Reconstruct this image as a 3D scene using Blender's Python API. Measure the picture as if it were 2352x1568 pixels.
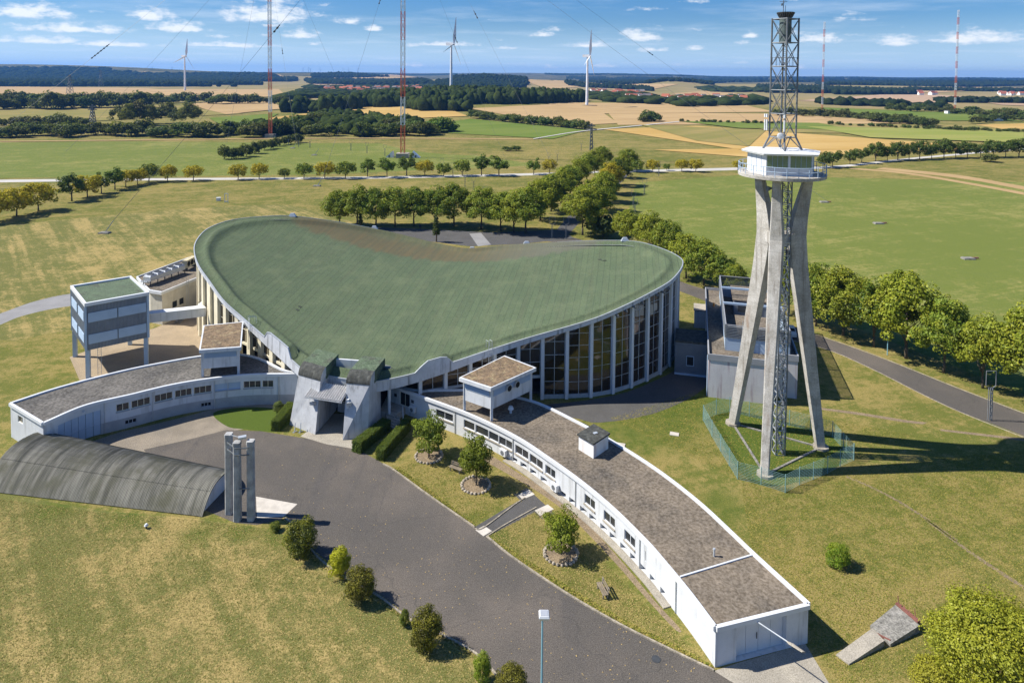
import bpy, bmesh, math, random
import numpy as np
from mathutils import Vector, Matrix
for o in list(bpy.data.objects): bpy.data.objects.remove(o, do_unlink=True)
S = bpy.context.scene
C = S.collection
R = math.radians
# ------------------------------------------------------------------ camera
CAM_H = 45.0; FPX = 1568.0; XC = 1176.0; YP = 238.0          # survey grid of the photograph: 2352 x 1568
PITCH = R(2.49); ROLL = R(0.5)
_F = np.array([0, math.cos(PITCH), -math.sin(PITCH)])
_R0 = np.array([1.0, 0, 0]); _U0 = np.array([0, math.sin(PITCH), math.cos(PITCH)])
_R = _R0*math.cos(ROLL) + _U0*math.sin(ROLL); _U = _U0*math.cos(ROLL) - _R0*math.sin(ROLL)
cam = bpy.data.cameras.new('camera'); cam_o = bpy.data.objects.new('camera', cam); C.objects.link(cam_o)
cam.sensor_width = 36; cam.lens = 36*FPX/2352; cam.shift_y = -(784-YP)/2352
cam.clip_start = 1; cam.clip_end = 60000
cam_o.matrix_world = Matrix(((_R[0], _U[0], -_F[0], 0), (_R[1], _U[1], -_F[1], 0), (_R[2], _U[2], -_F[2], CAM_H), (0, 0, 0, 1)))
S.camera = cam_o
S.render.resolution_x = 1024; S.render.resolution_y = 682
# ------------------------------------------------------------------ light
SUN_EL = R(46.5); SUN_AZ = R(-86.5)                     # azimuth from +Y, clockwise: the sun stands to the left
SUN_DIR = Vector((math.sin(SUN_AZ)*math.cos(SUN_EL), math.cos(SUN_AZ)*math.cos(SUN_EL), math.sin(SUN_EL)))
sl = bpy.data.lights.new('sun', 'SUN'); sl.energy = 4.8; sl.angle = R(0.53); sl.color = (1.0, 0.95, 0.86)
so = bpy.data.objects.new('sun', sl); C.objects.link(so); so.location = (-300, 0, 400)
so.rotation_euler = SUN_DIR.to_track_quat('Z', 'Y').to_euler()
S.view_settings.view_transform = 'Standard'; S.view_settings.look = 'None'
S.view_settings.exposure = 0.70; S.view_settings.gamma = 1.0; S.view_settings.use_curve_mapping = False
# ------------------------------------------------------------------ sky with fair-weather cumulus
W = bpy.data.worlds.new('World'); S.world = W; W.use_nodes = True
try: W.cycles.sampling_method = 'NONE'
except Exception: pass
def node(nt, t, **k):
    n = nt.nodes.new(t)
    for a, b in k.items(): setattr(n, a, b)
    return n
def mth(nt, op, a, b=None, c=None, clamp=False):
    n = node(nt, 'ShaderNodeMath', operation=op, use_clamp=clamp)
    for i, x in enumerate((a, b, c)):
        if x is None: continue
        if isinstance(x, (int, float)): n.inputs[i].default_value = x
        else: nt.links.new(x, n.inputs[i])
    return n.outputs[0]
def sstep(nt, x, a, b, lo=0.0, hi=1.0):
    n = node(nt, 'ShaderNodeMapRange', interpolation_type='SMOOTHSTEP')
    nt.links.new(x, n.inputs[0])
    for i, v in zip((1, 2, 3, 4), (a, b, lo, hi)): n.inputs[i].default_value = v
    return n.outputs[0]
def mixc(nt, f, a, b, bt='MIX'):
    n = node(nt, 'ShaderNodeMix', data_type='RGBA', blend_type=bt)
    for i, x in ((0, f), (6, a), (7, b)):
        if isinstance(x, (int, float)): n.inputs[i].default_value = x
        elif isinstance(x, (tuple, list)): n.inputs[i].default_value = (*x[:3], 1)
        else: nt.links.new(x, n.inputs[i])
    return n.outputs[2]
nt = W.node_tree; nt.nodes.clear()
out = node(nt, 'ShaderNodeOutputWorld'); bg = node(nt, 'ShaderNodeBackground')
sky = node(nt, 'ShaderNodeTexSky', sky_type='NISHITA', sun_disc=False, sun_elevation=SUN_EL, sun_rotation=SUN_AZ,
           altitude=300, air_density=1.0, dust_density=0.5, ozone_density=4.0)
tc = node(nt, 'ShaderNodeTexCoord')
sep = node(nt, 'ShaderNodeSeparateXYZ'); nt.links.new(tc.outputs['Generated'], sep.inputs[0])
dx, dy, dz = sep.outputs
az = mth(nt, 'ARCTAN2', dx, dy)
# the deep blue of the upper sky starts lower: look the sky up a little higher than the true elevation
zup = mth(nt, 'MULTIPLY', mth(nt, 'MAXIMUM', dz, 0.0), 0.88)
comb = node(nt, 'ShaderNodeCombineXYZ'); nt.links.new(dx, comb.inputs[0]); nt.links.new(dy, comb.inputs[1])
nt.links.new(mth(nt, 'ADD', zup, 0.015), comb.inputs[2])
nrm = node(nt, 'ShaderNodeVectorMath', operation='NORMALIZE'); nt.links.new(comb.outputs[0], nrm.inputs[0])
nt.links.new(nrm.outputs[0], sky.inputs[0])
hsv = node(nt, 'ShaderNodeHueSaturation'); hsv.inputs['Saturation'].default_value = 1.45; hsv.inputs['Value'].default_value = 1.0
nt.links.new(sky.outputs[0], hsv.inputs['Color'])
SKY_K = 0.056
skyc = node(nt, 'ShaderNodeVectorMath', operation='SCALE'); skyc.inputs['Scale'].default_value = SKY_K
tint = mixc(nt, 1.0, hsv.outputs[0], (0.88, 1.0, 1.25), 'MULTIPLY')
nt.links.new(tint, skyc.inputs[0])
# cloud group: 1 - distance from a flat-based ellipse at (a, e)
g = bpy.data.node_groups.new('cloud', 'ShaderNodeTree')
for nme in ('az', 'el', 'a', 'e', 'w', 'h'): g.interface.new_socket(nme, in_out='INPUT', socket_type='NodeSocketFloat')
g.interface.new_socket('m', in_out='OUTPUT', socket_type='NodeSocketFloat')
gi = node(g, 'NodeGroupInput'); go = node(g, 'NodeGroupOutput')
v_ = mth(g, 'DIVIDE', mth(g, 'SUBTRACT', gi.outputs['az'], gi.outputs['a']), gi.outputs['w'])
e_ = mth(g, 'DIVIDE', mth(g, 'SUBTRACT', gi.outputs['el'], gi.outputs['e']), gi.outputs['h'])
e_ = mth(g, 'MAXIMUM', e_, mth(g, 'MULTIPLY', e_, -2.6))
d_ = mth(g, 'SQRT', mth(g, 'ADD', mth(g, 'MULTIPLY', v_, v_), mth(g, 'MULTIPLY', e_, e_)))
g.links.new(mth(g, 'SUBTRACT', 1.0, d_), go.inputs[0])
cl = [(620,40,150,42),(350,40,66,22),(415,68,90,22),(60,34,130,24),(170,70,150,16),(690,84,80,15),(856,68,30,11),(1240,82,46,11),(1468,88,70,26),(1722,84,26,14),(1880,92,75,18),(2240,92,115,22),(260,104,120,9),(520,106,150,9),(90,96,110,12),(1030,104,120,9),(800,52,44,15),(1350,106,64,11),(2050,100,70,18)]
el = dz
cmax = None
cv = node(nt, 'ShaderNodeCombineXYZ'); nt.links.new(mth(nt, 'MULTIPLY', az, 26.0), cv.inputs[0]); nt.links.new(mth(nt, 'MULTIPLY', dz, 62.0), cv.inputs[1])
nz1 = node(nt, 'ShaderNodeTexNoise'); nz1.inputs['Scale'].default_value = 1.7; nz1.inputs['Detail'].default_value = 6; nz1.inputs['Roughness'].default_value = 0.62
nt.links.new(cv.outputs[0], nz1.inputs['Vector'])
for (px, py, w, h) in cl:
    n = node(nt, 'ShaderNodeGroup'); n.node_tree = g
    nt.links.new(az, n.inputs['az']); nt.links.new(el, n.inputs['el'])
    a = math.atan((px-XC)/FPX); e = math.sin(math.atan((170+(px-XC)*0.0087-py)/FPX*math.cos(a)))
    n.inputs['a'].default_value = a; n.inputs['e'].default_value = e
    n.inputs['w'].default_value = w*0.86/FPX; n.inputs['h'].default_value = h*1.25/FPX
    cmax = n.outputs[0] if cmax is None else mth(nt, 'MAXIMUM', cmax, n.outputs[0])
# the many small flat-based puffs: one cell pattern all round the sky
vc = node(nt, 'ShaderNodeCombineXYZ'); nt.links.new(mth(nt, 'MULTIPLY', az, 15.0), vc.inputs[0]); nt.links.new(mth(nt, 'MULTIPLY', dz, 66.0), vc.inputs[1])
vo = node(nt, 'ShaderNodeTexVoronoi', voronoi_dimensions='2D'); vo.inputs['Scale'].default_value = 1.0; nt.links.new(vc.outputs[0], vo.inputs['Vector'])
vd = node(nt, 'ShaderNodeVectorMath', operation='SUBTRACT'); nt.links.new(vc.outputs[0], vd.inputs[0]); nt.links.new(vo.outputs['Position'], vd.inputs[1])
vs_ = node(nt, 'ShaderNodeSeparateXYZ'); nt.links.new(vd.outputs[0], vs_.inputs[0]); vcol = node(nt, 'ShaderNodeSeparateColor'); nt.links.new(vo.outputs['Color'], vcol.inputs[0])
ey = mth(nt, 'MAXIMUM', vs_.outputs[1], mth(nt, 'MULTIPLY', vs_.outputs[1], -2.2))
vr = mth(nt, 'SUBTRACT', mth(nt, 'MULTIPLY', vcol.outputs[0], 1.0), 0.42)
vm = mth(nt, 'SUBTRACT', vr, mth(nt, 'SQRT', mth(nt, 'ADD', mth(nt, 'MULTIPLY', vs_.outputs[0], vs_.outputs[0]), mth(nt, 'MULTIPLY', mth(nt, 'MULTIPLY', ey, ey), 1.3))))
cmax = mth(nt, 'MAXIMUM', cmax, mth(nt, 'MULTIPLY', vm, 1.1))
nzo = mth(nt, 'MULTIPLY', mth(nt, 'SUBTRACT', nz1.outputs['Fac'], 0.5), 2.2)
dens = sstep(nt, mth(nt, 'ADD', cmax, nzo), 0.12, 0.92)
# thin high wisps everywhere, thicker towards the horizon, one even field all round
wv = node(nt, 'ShaderNodeCombineXYZ')
nt.links.new(mth(nt, 'DIVIDE', dx, mth(nt, 'ADD', mth(nt, 'MAXIMUM', dz, 0.0), 0.03)), wv.inputs[0]); nt.links.new(mth(nt, 'DIVIDE', dy, mth(nt, 'ADD', mth(nt, 'MAXIMUM', dz, 0.0), 0.03)), wv.inputs[1])
nz2 = node(nt, 'ShaderNodeTexNoise'); nz2.inputs['Scale'].default_value = 0.42; nz2.inputs['Detail'].default_value = 6; nz2.inputs['Roughness'].default_value = 0.6
nt.links.new(wv.outputs[0], nz2.inputs['Vector'])
wisp = mth(nt, 'MULTIPLY', sstep(nt, nz2.outputs['Fac'], 0.46, 0.74), 0.36)
nz3 = node(nt, 'ShaderNodeTexNoise'); nz3.inputs['Scale'].default_value = 4.5; nz3.inputs['Detail'].default_value = 4
nt.links.new(cv.outputs[0], nz3.inputs['Vector'])
shade = mth(nt, 'ADD', sstep(nt, mth(nt, 'ADD', cmax, mth(nt, 'MULTIPLY', nz3.outputs['Fac'], 0.35)), 0.1, 0.75, 0.80, 1.0), 0.0)
ccol = mixc(nt, shade, (0.26, 0.35, 0.52), (0.66, 0.68, 0.70))
skyh = mixc(nt, sstep(nt, dz, 0.0, 0.085, 0.72, 0.0), skyc.outputs[0], (0.40, 0.56, 0.74))
c1 = mixc(nt, wisp, skyh, (0.50, 0.58, 0.68))
c2 = mixc(nt, mth(nt, 'MULTIPLY', dens, 0.86), c1, ccol)
nt.links.new(c2, bg.inputs['Color']); bg.inputs['Strength'].default_value = 1.0
nt.links.new(bg.outputs[0], out.inputs['Surface'])
# ------------------------------------------------------------------ helpers
def P(x, y, h=0.0):
    d = _F + (x-XC)/FPX*_R + (YP-y)/FPX*_U
    t = (h-CAM_H)/d[2]
    return np.array([d[0]*t, d[1]*t, h])
def proj(p):
    q = np.array(p, float) - np.array([0, 0, CAM_H]); z = q @ _F
    return XC + FPX*(q @ _R)/z, YP - FPX*(q @ _U)/z
def sm(a, b, x):
    t = np.clip((x-a)/(b-a), 0, 1); return t*t*(3-2*t)
def worldloc(o):
    v = Vector((0, 0, 0))
    while o is not None: v += o.location; o = o.parent
    return v
class MB:
    def __init__(s): s.v = []; s.f = []; s.m = []; s.cur = 0
    def add(s, vs, fs):
        b = len(s.v); s.v += [tuple(float(c) for c in v) for v in vs]; s.f += [tuple(b+i for i in f) for f in fs]; s.m += [s.cur]*len(fs); return s
    def obox(s, o, a, b, c):
        o, a, b, c = (np.array(q, float) for q in (o, a, b, c))
        if np.dot(np.cross(a, b), c) < 0: a, b = b, a
        return s.add([o, o+a, o+a+b, o+b, o+c, o+a+c, o+a+b+c, o+b+c], [(3,2,1,0),(4,5,6,7),(0,1,5,4),(1,2,6,5),(2,3,7,6),(3,0,4,7)])
    def box(s, c, sz, rz=0.0):
        cr, sr = math.cos(rz), math.sin(rz); a = np.array([cr, sr, 0])*sz[0]; b = np.array([-sr, cr, 0])*sz[1]; u = np.array([0, 0, sz[2]])
        return s.obox(np.array(c, float)-a/2-b/2-u/2, a, b, u)
    def prism(s, poly, z0, z1):
        n = len(poly); p = [np.array(q[:2], float) for q in poly]
        ar = sum(p[i][0]*p[(i+1) % n][1]-p[(i+1) % n][0]*p[i][1] for i in range(n))
        if ar < 0: p = p[::-1]
        return s.add([(q[0], q[1], z0) for q in p]+[(q[0], q[1], z1) for q in p], [tuple(range(n))[::-1], tuple(range(n, 2*n))]+[(i, (i+1) % n, n+(i+1) % n, n+i) for i in range(n)])
    def tube(s, p0, p1, r0, r1=None, n=6):
        r1 = r0 if r1 is None else r1
        p0 = np.array(p0, float); p1 = np.array(p1, float); d = p1-p0; L = np.linalg.norm(d)
        if L < 1e-6: return s
        d /= L; t = np.array([0, 0, 1.]) if abs(d[2]) < .9 else np.array([1., 0, 0]); a = np.cross(d, t); a /= np.linalg.norm(a); b = np.cross(d, a)
        vs = [p0+r0*(a*math.cos(2*math.pi*i/n)+b*math.sin(2*math.pi*i/n)) for i in range(n)]+[p1+r1*(a*math.cos(2*math.pi*i/n)+b*math.sin(2*math.pi*i/n)) for i in range(n)]
        return s.add(vs, [(i, n+i, n+(i+1) % n, (i+1) % n) for i in range(n)]+[tuple(range(n)), tuple(range(n, 2*n))[::-1]])
    def bar(s, p0, p1, w, h):
        p0 = np.array(p0, float); p1 = np.array(p1, float); d = p1-p0; L = np.linalg.norm(d)
        if L < 1e-6: return s
        d = d/L; t = np.array([0, 0, 1.]) if abs(d[2]) < .95 else np.array([0, 1., 0]); a = np.cross(d, t); a /= np.linalg.norm(a); b = np.cross(a, d)
        return s.obox(p0-a*w/2-b*h/2, a*w, b*h, p1-p0)
    def loft(s, rings, caps=True, closed=True):
        n = len(rings[0]); vs = [q for r in rings for q in r]; fs = []
        for k in range(len(rings)-1):
            for i in range(n if closed else n-1):
                j = (i+1) % n; fs.append((k*n+i, k*n+j, (k+1)*n+j, (k+1)*n+i))
        if caps: fs += [tuple(range(n))[::-1], tuple(range((len(rings)-1)*n, len(rings)*n))]
        return s.add(vs, fs)
    def poly(s, pts): return s.add(pts, [tuple(range(len(pts)))])
    def build(s, name, mats, parent=None, smooth=False, recalc=False):
        me = bpy.data.meshes.new(name)
        o0 = worldloc(parent) if parent is not None else Vector((0, 0, 0))
        me.from_pydata([(v[0]-o0.x, v[1]-o0.y, v[2]-o0.z) for v in s.v], [], s.f)
        for m in (mats if isinstance(mats, (list, tuple)) else [mats]): me.materials.append(m)
        if isinstance(mats, (list, tuple)) and len(mats) > 1: me.polygons.foreach_set('material_index', s.m)
        if recalc:
            bm = bmesh.new(); bm.from_mesh(me); bmesh.ops.recalc_face_normals(bm, faces=bm.faces); bm.to_mesh(me); bm.free()
        if smooth: me.shade_smooth()
        return link(name, me, parent)
def link(name, me, parent=None):
    o = bpy.data.objects.new(name, me); C.objects.link(o)
    if parent is not None: o.parent = parent
    return o
def thing(name, label, cat, loc=(0, 0, 0), group=None, rz=0.0):
    o = bpy.data.objects.new(name, None); C.objects.link(o); o.location = Vector([float(q) for q in loc]); o.rotation_euler = (0, 0, rz); o.empty_display_size = 0.5
    return tag(o, label, cat, group)
def tag(o, label=None, cat=None, group=None, kind=None):
    if label: o['label'] = label
    if cat: o['category'] = cat
    if group: o['group'] = group
    if kind: o['kind'] = kind
    return o
def dup(root, loc, rz=0.0, sc=1.0, label=None, group=None, color=None):
    r = root.copy(); C.objects.link(r); r.location = Vector([float(q) for q in loc]); r.rotation_euler = (0, 0, rz); r.scale = (sc,)*3 if isinstance(sc, (int, float)) else sc
    if label: r['label'] = label
    if group: r['group'] = group
    if color: r.color = color
    for ch in root.children:
        c = ch.copy(); C.objects.link(c); c.parent = r
        if color: c.color = color
        for q in ch.children:
            d = q.copy(); C.objects.link(d); d.parent = c
    return r
ORD = ['first', 'second', 'third', 'fourth', 'fifth', 'sixth', 'seventh', 'eighth', 'ninth', 'tenth', 'eleventh', 'twelfth', 'thirteenth', 'fourteenth', 'fifteenth', 'sixteenth', 'seventeenth', 'eighteenth', 'nineteenth', 'twentieth']
def np_mesh(name, V, Fq, mats, mi=None, smooth=False):
    me = bpy.data.meshes.new(name); n = len(V); k = Fq.shape[1]; m = len(Fq)
    me.vertices.add(n); me.vertices.foreach_set('co', np.asarray(V, np.float32).ravel())
    me.loops.add(m*k); me.loops.foreach_set('vertex_index', np.asarray(Fq, np.int32).ravel())
    me.polygons.add(m); me.polygons.foreach_set('loop_start', np.arange(0, m*k, k, dtype=np.int32))
    for q in (mats if isinstance(mats, (list, tuple)) else [mats]): me.materials.append(q)
    if mi is not None: me.polygons.foreach_set('material_index', np.asarray(mi, np.int32))
    me.update(calc_edges=True); me.validate()
    if smooth: me.shade_smooth()
    return me
# ------------------------------------------------------------------ materials
def newmat(name):
    m = bpy.data.materials.new(name); m.use_nodes = True; t = m.node_tree
    b = t.nodes['Principled BSDF']; b.inputs['Specular IOR Level'].default_value = 0.25
    return m, t, b
def noise(t, vec, scale, detail=5, rough=.6):
    n = node(t, 'ShaderNodeTexNoise'); n.inputs['Scale'].default_value = scale; n.inputs['Detail'].default_value = detail; n.inputs['Roughness'].default_value = rough
    t.links.new(vec, n.inputs['Vector']); return n.outputs['Fac']
def stretch(t, vec, sx, sy, sz, rz=0.0):
    n = node(t, 'ShaderNodeMapping'); n.inputs['Scale'].default_value = (sx, sy, sz); n.inputs['Rotation'].default_value = (0, 0, rz); t.links.new(vec, n.inputs['Vector']); return n.outputs[0]
def geo_pos(t):
    return node(t, 'ShaderNodeNewGeometry').outputs['Position']
def bump(t, b, h, strength=.4, dist=.05):
    n = node(t, 'ShaderNodeBump'); n.inputs['Strength'].default_value = strength; n.inputs['Distance'].default_value = dist
    t.links.new(h, n.inputs['Height']); t.links.new(n.outputs[0], b.inputs['Normal'])
def mat(name, col, rough=.75, var=.18, scale=1.5, metal=0.0, streak=None, streak_col=(.08, .08, .075), streak_amt=.5, fine=None, bmp=0.0, spec=.25, fine_white=.07, col2=None, c2scale=.3, c2lo=.5, c2hi=.7):
    m, t, b = newmat(name); p = geo_pos(t)
    a = tuple(max(0, c*(1-var)) for c in col); d = tuple(min(1, c*(1+var)) for c in col)
    n1 = noise(t, p, scale, 6, .65)
    c = mixc(t, sstep(t, n1, .3, .7), a, d)
    if col2: c = mixc(t, sstep(t, noise(t, p, c2scale, 5, .6), c2lo, c2hi), c, col2)
    if fine:
        nf = noise(t, p, fine, 3, .7); c = mixc(t, sstep(t, nf, .25, .75), mixc(t, .5, c, (0, 0, 0)), mixc(t, fine_white, c, (1, .95, .88)))
    if streak:
        ns = noise(t, stretch(t, p, 1.0, 1.0, .09), streak, 5, .6); c = mixc(t, mth(t, 'MULTIPLY', sstep(t, ns, .5, .74), streak_amt), c, streak_col)
    t.links.new(c, b.inputs['Base Color']); b.inputs['Roughness'].default_value = rough; b.inputs['Metallic'].default_value = metal; b.inputs['Specular IOR Level'].default_value = spec
    if bmp: bump(t, b, noise(t, p, fine or scale*6, 4, .7), .6, bmp)
    return m
MT = {}
MT['white'] = mat('white_render', (.58, .60, .62), .8, .07, .6, streak=1.6, streak_col=(.24, .24, .23), streak_amt=.55)
MT['white_clean'] = mat('white_paint', (.62, .64, .66), .6, .04, .8)
MT['cream'] = mat('cream_render', (.72, .66, .5), .8, .07, .7, streak=1.2, streak_col=(.4, .34, .22), streak_amt=.3)
MT['plinth'] = mat('grey_plinth', (.36, .37, .38), .85, .1, .8)
MT['fascia'] = mat('fascia_stained', (.52, .54, .57), .75, .1, .7, streak=1.8, streak_col=(.09, .09, .085), streak_amt=.75)
MT['pylon'] = mat('pylon_concrete', (.48, .49, .50), .85, .12, .8, streak=1.9, streak_col=(.1, .1, .095), streak_amt=.6)
m, t, b = newmat('tower_concrete'); p = geo_pos(t); sx_ = node(t, 'ShaderNodeSeparateXYZ'); t.links.new(p, sx_.inputs[0])
c = mixc(t, sstep(t, noise(t, p, .5, 6, .7), .3, .7), (.38, .355, .31), (.60, .575, .53))
c = mixc(t, mth(t, 'MULTIPLY', sstep(t, noise(t, stretch(t, p, 1, 1, .06), 1.6, 6, .65), .5, .72), .6), c, (.17, .14, .11))
c = mixc(t, mth(t, 'MULTIPLY', sstep(t, noise(t, stretch(t, p, 1, 1, .15), 1.1, 5, .6), .60, .74), .55), c, (.30, .16, .09))
jz = mth(t, 'FRACT', mth(t, 'DIVIDE', mth(t, 'ADD', sx_.outputs[2], mth(t, 'MULTIPLY', noise(t, p, .6, 2, .5), .15)), 1.9)); c = mixc(t, sstep(t, jz, .0, .035, .5, 0.0), c, (.15, .14, .12))
c = mixc(t, mth(t, 'MULTIPLY', sstep(t, noise(t, p, 1.3, 5, .75), .58, .70), .5), c, (.20, .19, .16))
nf = noise(t, p, 8, 4, .7); c = mixc(t, sstep(t, nf, .25, .75), mixc(t, .3, c, (0, 0, 0)), c)
t.links.new(c, b.inputs['Base Color']); b.inputs['Roughness'].default_value = .92; bump(t, b, nf, .5, .02); MT['concrete'] = m
MT['paving'] = mat('tan_paving', (.27, .225, .165), .9, .18, .4, fine=10, bmp=.01, col2=(.21, .18, .14), c2scale=.12)
MT['concrete_pale'] = mat('pale_concrete', (.40, .36, .29), .9, .15, .5, fine=12, bmp=.01)
MT['lichen'] = mat('lichen_concrete', (.24, .23, .20), .95, .45, 2.2, fine=7, bmp=.02, col2=(.36, .34, .30), c2scale=1.5)
MT['slab'] = mat('slab', (.5, .46, .4), .9, .12, 1.0)
MT['yard'] = mat('yard_concrete', (.38, .29, .18), .9, .15, .25, fine=8, col2=(.30, .24, .17), c2scale=.12)
MT['gravel'] = mat('roof_gravel', (.19, .150, .104), .95, .22, .35, fine=3.2, bmp=.06, col2=(.085, .072, .055), c2scale=.16, c2lo=.45, c2hi=.7)
MT['gravel_dk'] = mat('roof_gravel_dark', (.125, .115, .10), .95, .3, .35, fine=3.0, bmp=.06, col2=(.07, .066, .058), c2scale=.2, c2lo=.45, c2hi=.68)
MT['moss'] = mat('moss_gravel', (.20, .13, .065), .95, .5, 1.8, fine=5, bmp=.05, col2=(.34, .26, .13), c2scale=1.2)
MT['dark'] = mat('dark_metal', (.05, .055, .06), .6, .2, 2)
MT['steel'] = mat('grey_steel', (.16, .175, .19), .5, .15, 1.5, metal=.25)
MT['steel_lt'] = mat('pale_steel', (.42, .46, .5), .5, .1, 1.5, metal=.2)
MT['galv'] = mat('galvanised', (.5, .53, .55), .45, .1, 2, metal=.4)
MT['clad'] = mat('grey_cladding', (.21, .235, .27), .55, .1, .6, spec=.4)
MT['clad_lt'] = mat('shade_blue_white_cladding', (.36, .46, .58), .55, .05, .6, spec=.4)  # white cladding with the blue of its shade put into the colour
MT['silver'] = mat('silver_unit', (.46, .48, .5), .4, .08, 2, metal=.3)
MT['beige'] = mat('beige_unit', (.55, .48, .31), .6, .06, 2)
MT['black'] = mat('black_opening', (.012, .012, .013), .7, .1, 2)
MT['purple'] = mat('stained_cladding', (.58, .56, .57), .7, .06, .6, streak=1.3, streak_col=(.27, .16, .2), streak_amt=.8)
m, t, b = newmat('asphalt'); p = geo_pos(t)
c = mixc(t, sstep(t, noise(t, p, .07, 5, .6), .38, .66), (.078, .068, .058), (.128, .106, .086))
c = mixc(t, mth(t, 'MULTIPLY', sstep(t, noise(t, stretch(t, p, .9, .06, 1, R(-50)), .5, 4, .6), .5, .72), .5), c, (.060, .055, .053))
vo = node(t, 'ShaderNodeTexVoronoi', feature='DISTANCE_TO_EDGE'); vo.inputs['Scale'].default_value = .085
wv_ = node(t, 'ShaderNodeVectorMath', operation='ADD'); nn_ = node(t, 'ShaderNodeTexNoise'); nn_.inputs['Scale'].default_value = .35; nn_.inputs['Detail'].default_value = 6; t.links.new(p, nn_.inputs['Vector'])
sc_ = node(t, 'ShaderNodeVectorMath', operation='SCALE'); sc_.inputs['Scale'].default_value = 3.0; t.links.new(nn_.outputs['Color'], sc_.inputs[0]); t.links.new(p, wv_.inputs[0]); t.links.new(sc_.outputs[0], wv_.inputs[1]); t.links.new(wv_.outputs[0], vo.inputs['Vector'])
c = mixc(t, sstep(t, vo.outputs['Distance'],   .002, .006, .38, 0.0), c, (.03, .028, .027))
nf = noise(t, p, 12, 3, .75); c = mixc(t, sstep(t, nf, .3, .7), mixc(t, .4, c, (0, 0, 0)), mixc(t, .06, c, (1, .95, .85)))
st_ = noise(t, p, .5, 5, .7); c = mixc(t, mth(t, 'MULTIPLY', sstep(t, st_, .62, .76), .55), c, (.055, .05, .047))
t.links.new(c, b.inputs['Base Color']); b.inputs['Roughness'].default_value = .92; bump(t, b, nf, .5, .012); MT['asphalt'] = m
MT['asphalt_dk'] = mat('asphalt_dark', (.07, .068, .066), .9, .15, .3, fine=14, bmp=.01)
MT['roadpale'] = mat('pale_road', (.46, .44, .4), .9, .1, .1)
MT['path'] = mat('path_asphalt', (.24, .235, .23), .9, .1, .3)
MT['kerb'] = mat('kerb_stone', (.36, .31, .23), .9, .3, 1.2, fine=6)
MT['soil'] = mat('dry_soil', (.25, .18, .10), .95, .25, 1.0, fine=8)
MT['stone'] = mat('planter_stone', (.36, .31, .24), .9, .35, 2.5)
MT['rust'] = mat('red_oxide', (.22, .095, .075), .7, .2, 2)
MT['red'] = mat('mast_red', (.68, .17, .08), .6, .05, .2)
MT['mwhite'] = mat('mast_white', (.75, .76, .78), .6, .05, .2)
MT['wood'] = mat('bench_wood', (.22, .18, .13), .9, .25, 3)
MT['lamp_blue'] = mat('lamp_post_paint', (.22, .42, .5), .5, .05, 1)
MT['cabwin'] = mat('cabin_window_blind', (.20, .25, .13), .5, .08, 1.5)
MT['trunk'] = mat('bark', (.11, .09, .065), .95, .25, 3)
MT['redroof'] = mat('house_red_roof', (.34, .11, .06), .9, .2, .02)
MT['greyroof'] = mat('house_grey_roof', (.2, .17, .16), .9, .2, .02)
MT['housewall'] = mat('house_wall', (.8, .77, .72), .9, .12, .02)
# dark reflecting glass
m, t, b = newmat('facade_glass'); b.inputs['Base Color'].default_value = (.030, .019, .009, 1); b.inputs['Roughness'].default_value = .05; b.inputs['Specular IOR Level'].default_value = .9
nn = noise(t, geo_pos(t), .9, 2, .5); bump(t, b, nn, .12, .02); MT['glass'] = m
m, t, b = newmat('window_glass'); b.inputs['Base Color'].default_value = (.03, .035, .04, 1); b.inputs['Roughness'].default_value = .08; b.inputs['Specular IOR Level'].default_value = .5; MT['wglass'] = m
# corrugated fibre cement of the vaulted shed
m, t, b = newmat('old_fibre_cement'); p = geo_pos(t)
AX = 0.154
ps = stretch(t, p, 1, 1, 1, AX)
st = noise(t, stretch(t, ps, 1.6, .13, .13), 1.0, 5, .65)
bl = noise(t, p, .35, 4, .6)
c = mixc(t, sstep(t, st, .3, .7), (.085, .083, .066), (.29, .275, .225)); c = mixc(t, sstep(t, bl, .42, .7), c, (.13, .125, .085))
t.links.new(c, b.inputs['Base Color']); b.inputs['Roughness'].default_value = .95; MT['fibre'] = m
# green felt roof of the hall (sheets laid front to back), brown wear along the back
HU = np.array([.986, -.168]); HV = np.array([.168, .986]); HC = np.array([-14.3, 110.0])
m, t, b = newmat('green_roof_felt'); p = geo_pos(t)
def dotc(v, off):
    n = node(t, 'ShaderNodeVectorMath', operation='DOT_PRODUCT'); t.links.new(p, n.inputs[0]); n.inputs[1].default_value = (v[0], v[1], 0)
    return mth(t, 'SUBTRACT', n.outputs['Value'], off)
ru = dotc(HU, float(HC @ HU)); rv = dotc(HV, float(HC @ HV))
cx = node(t, 'ShaderNodeCombineXYZ'); t.links.new(rv, cx.inputs[0]); t.links.new(ru, cx.inputs[1])
br = node(t, 'ShaderNodeTexBrick', offset=.37, squash=1.0); br.inputs['Scale'].default_value = 1.0; br.inputs['Mortar Size'].default_value = .045; br.inputs['Brick Width'].default_value = 5.0; br.inputs['Row Height'].default_value = 1.0
br.inputs['Color1'].default_value = (.076, .110, .054, 1); br.inputs['Color2'].default_value = (.090, .126, .062, 1); br.inputs['Mortar'].default_value = (.052, .076, .040, 1); br.inputs['Bias'].default_value = 0
t.links.new(cx.outputs[0], br.inputs['Vector'])
stk = noise(t, stretch(t, cx.outputs[0], .05, .9, 1), 1.0, 6, .65)
c = mixc(t, mth(t, 'MULTIPLY', sstep(t, stk, .42, .75), .55), br.outputs['Color'], (.078, .090, .050))
c = mixc(t, mth(t, 'MULTIPLY', sstep(t, noise(t, p, .22, 5, .65), .45, .7), .5), c, (.130, .160, .080))
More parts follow.
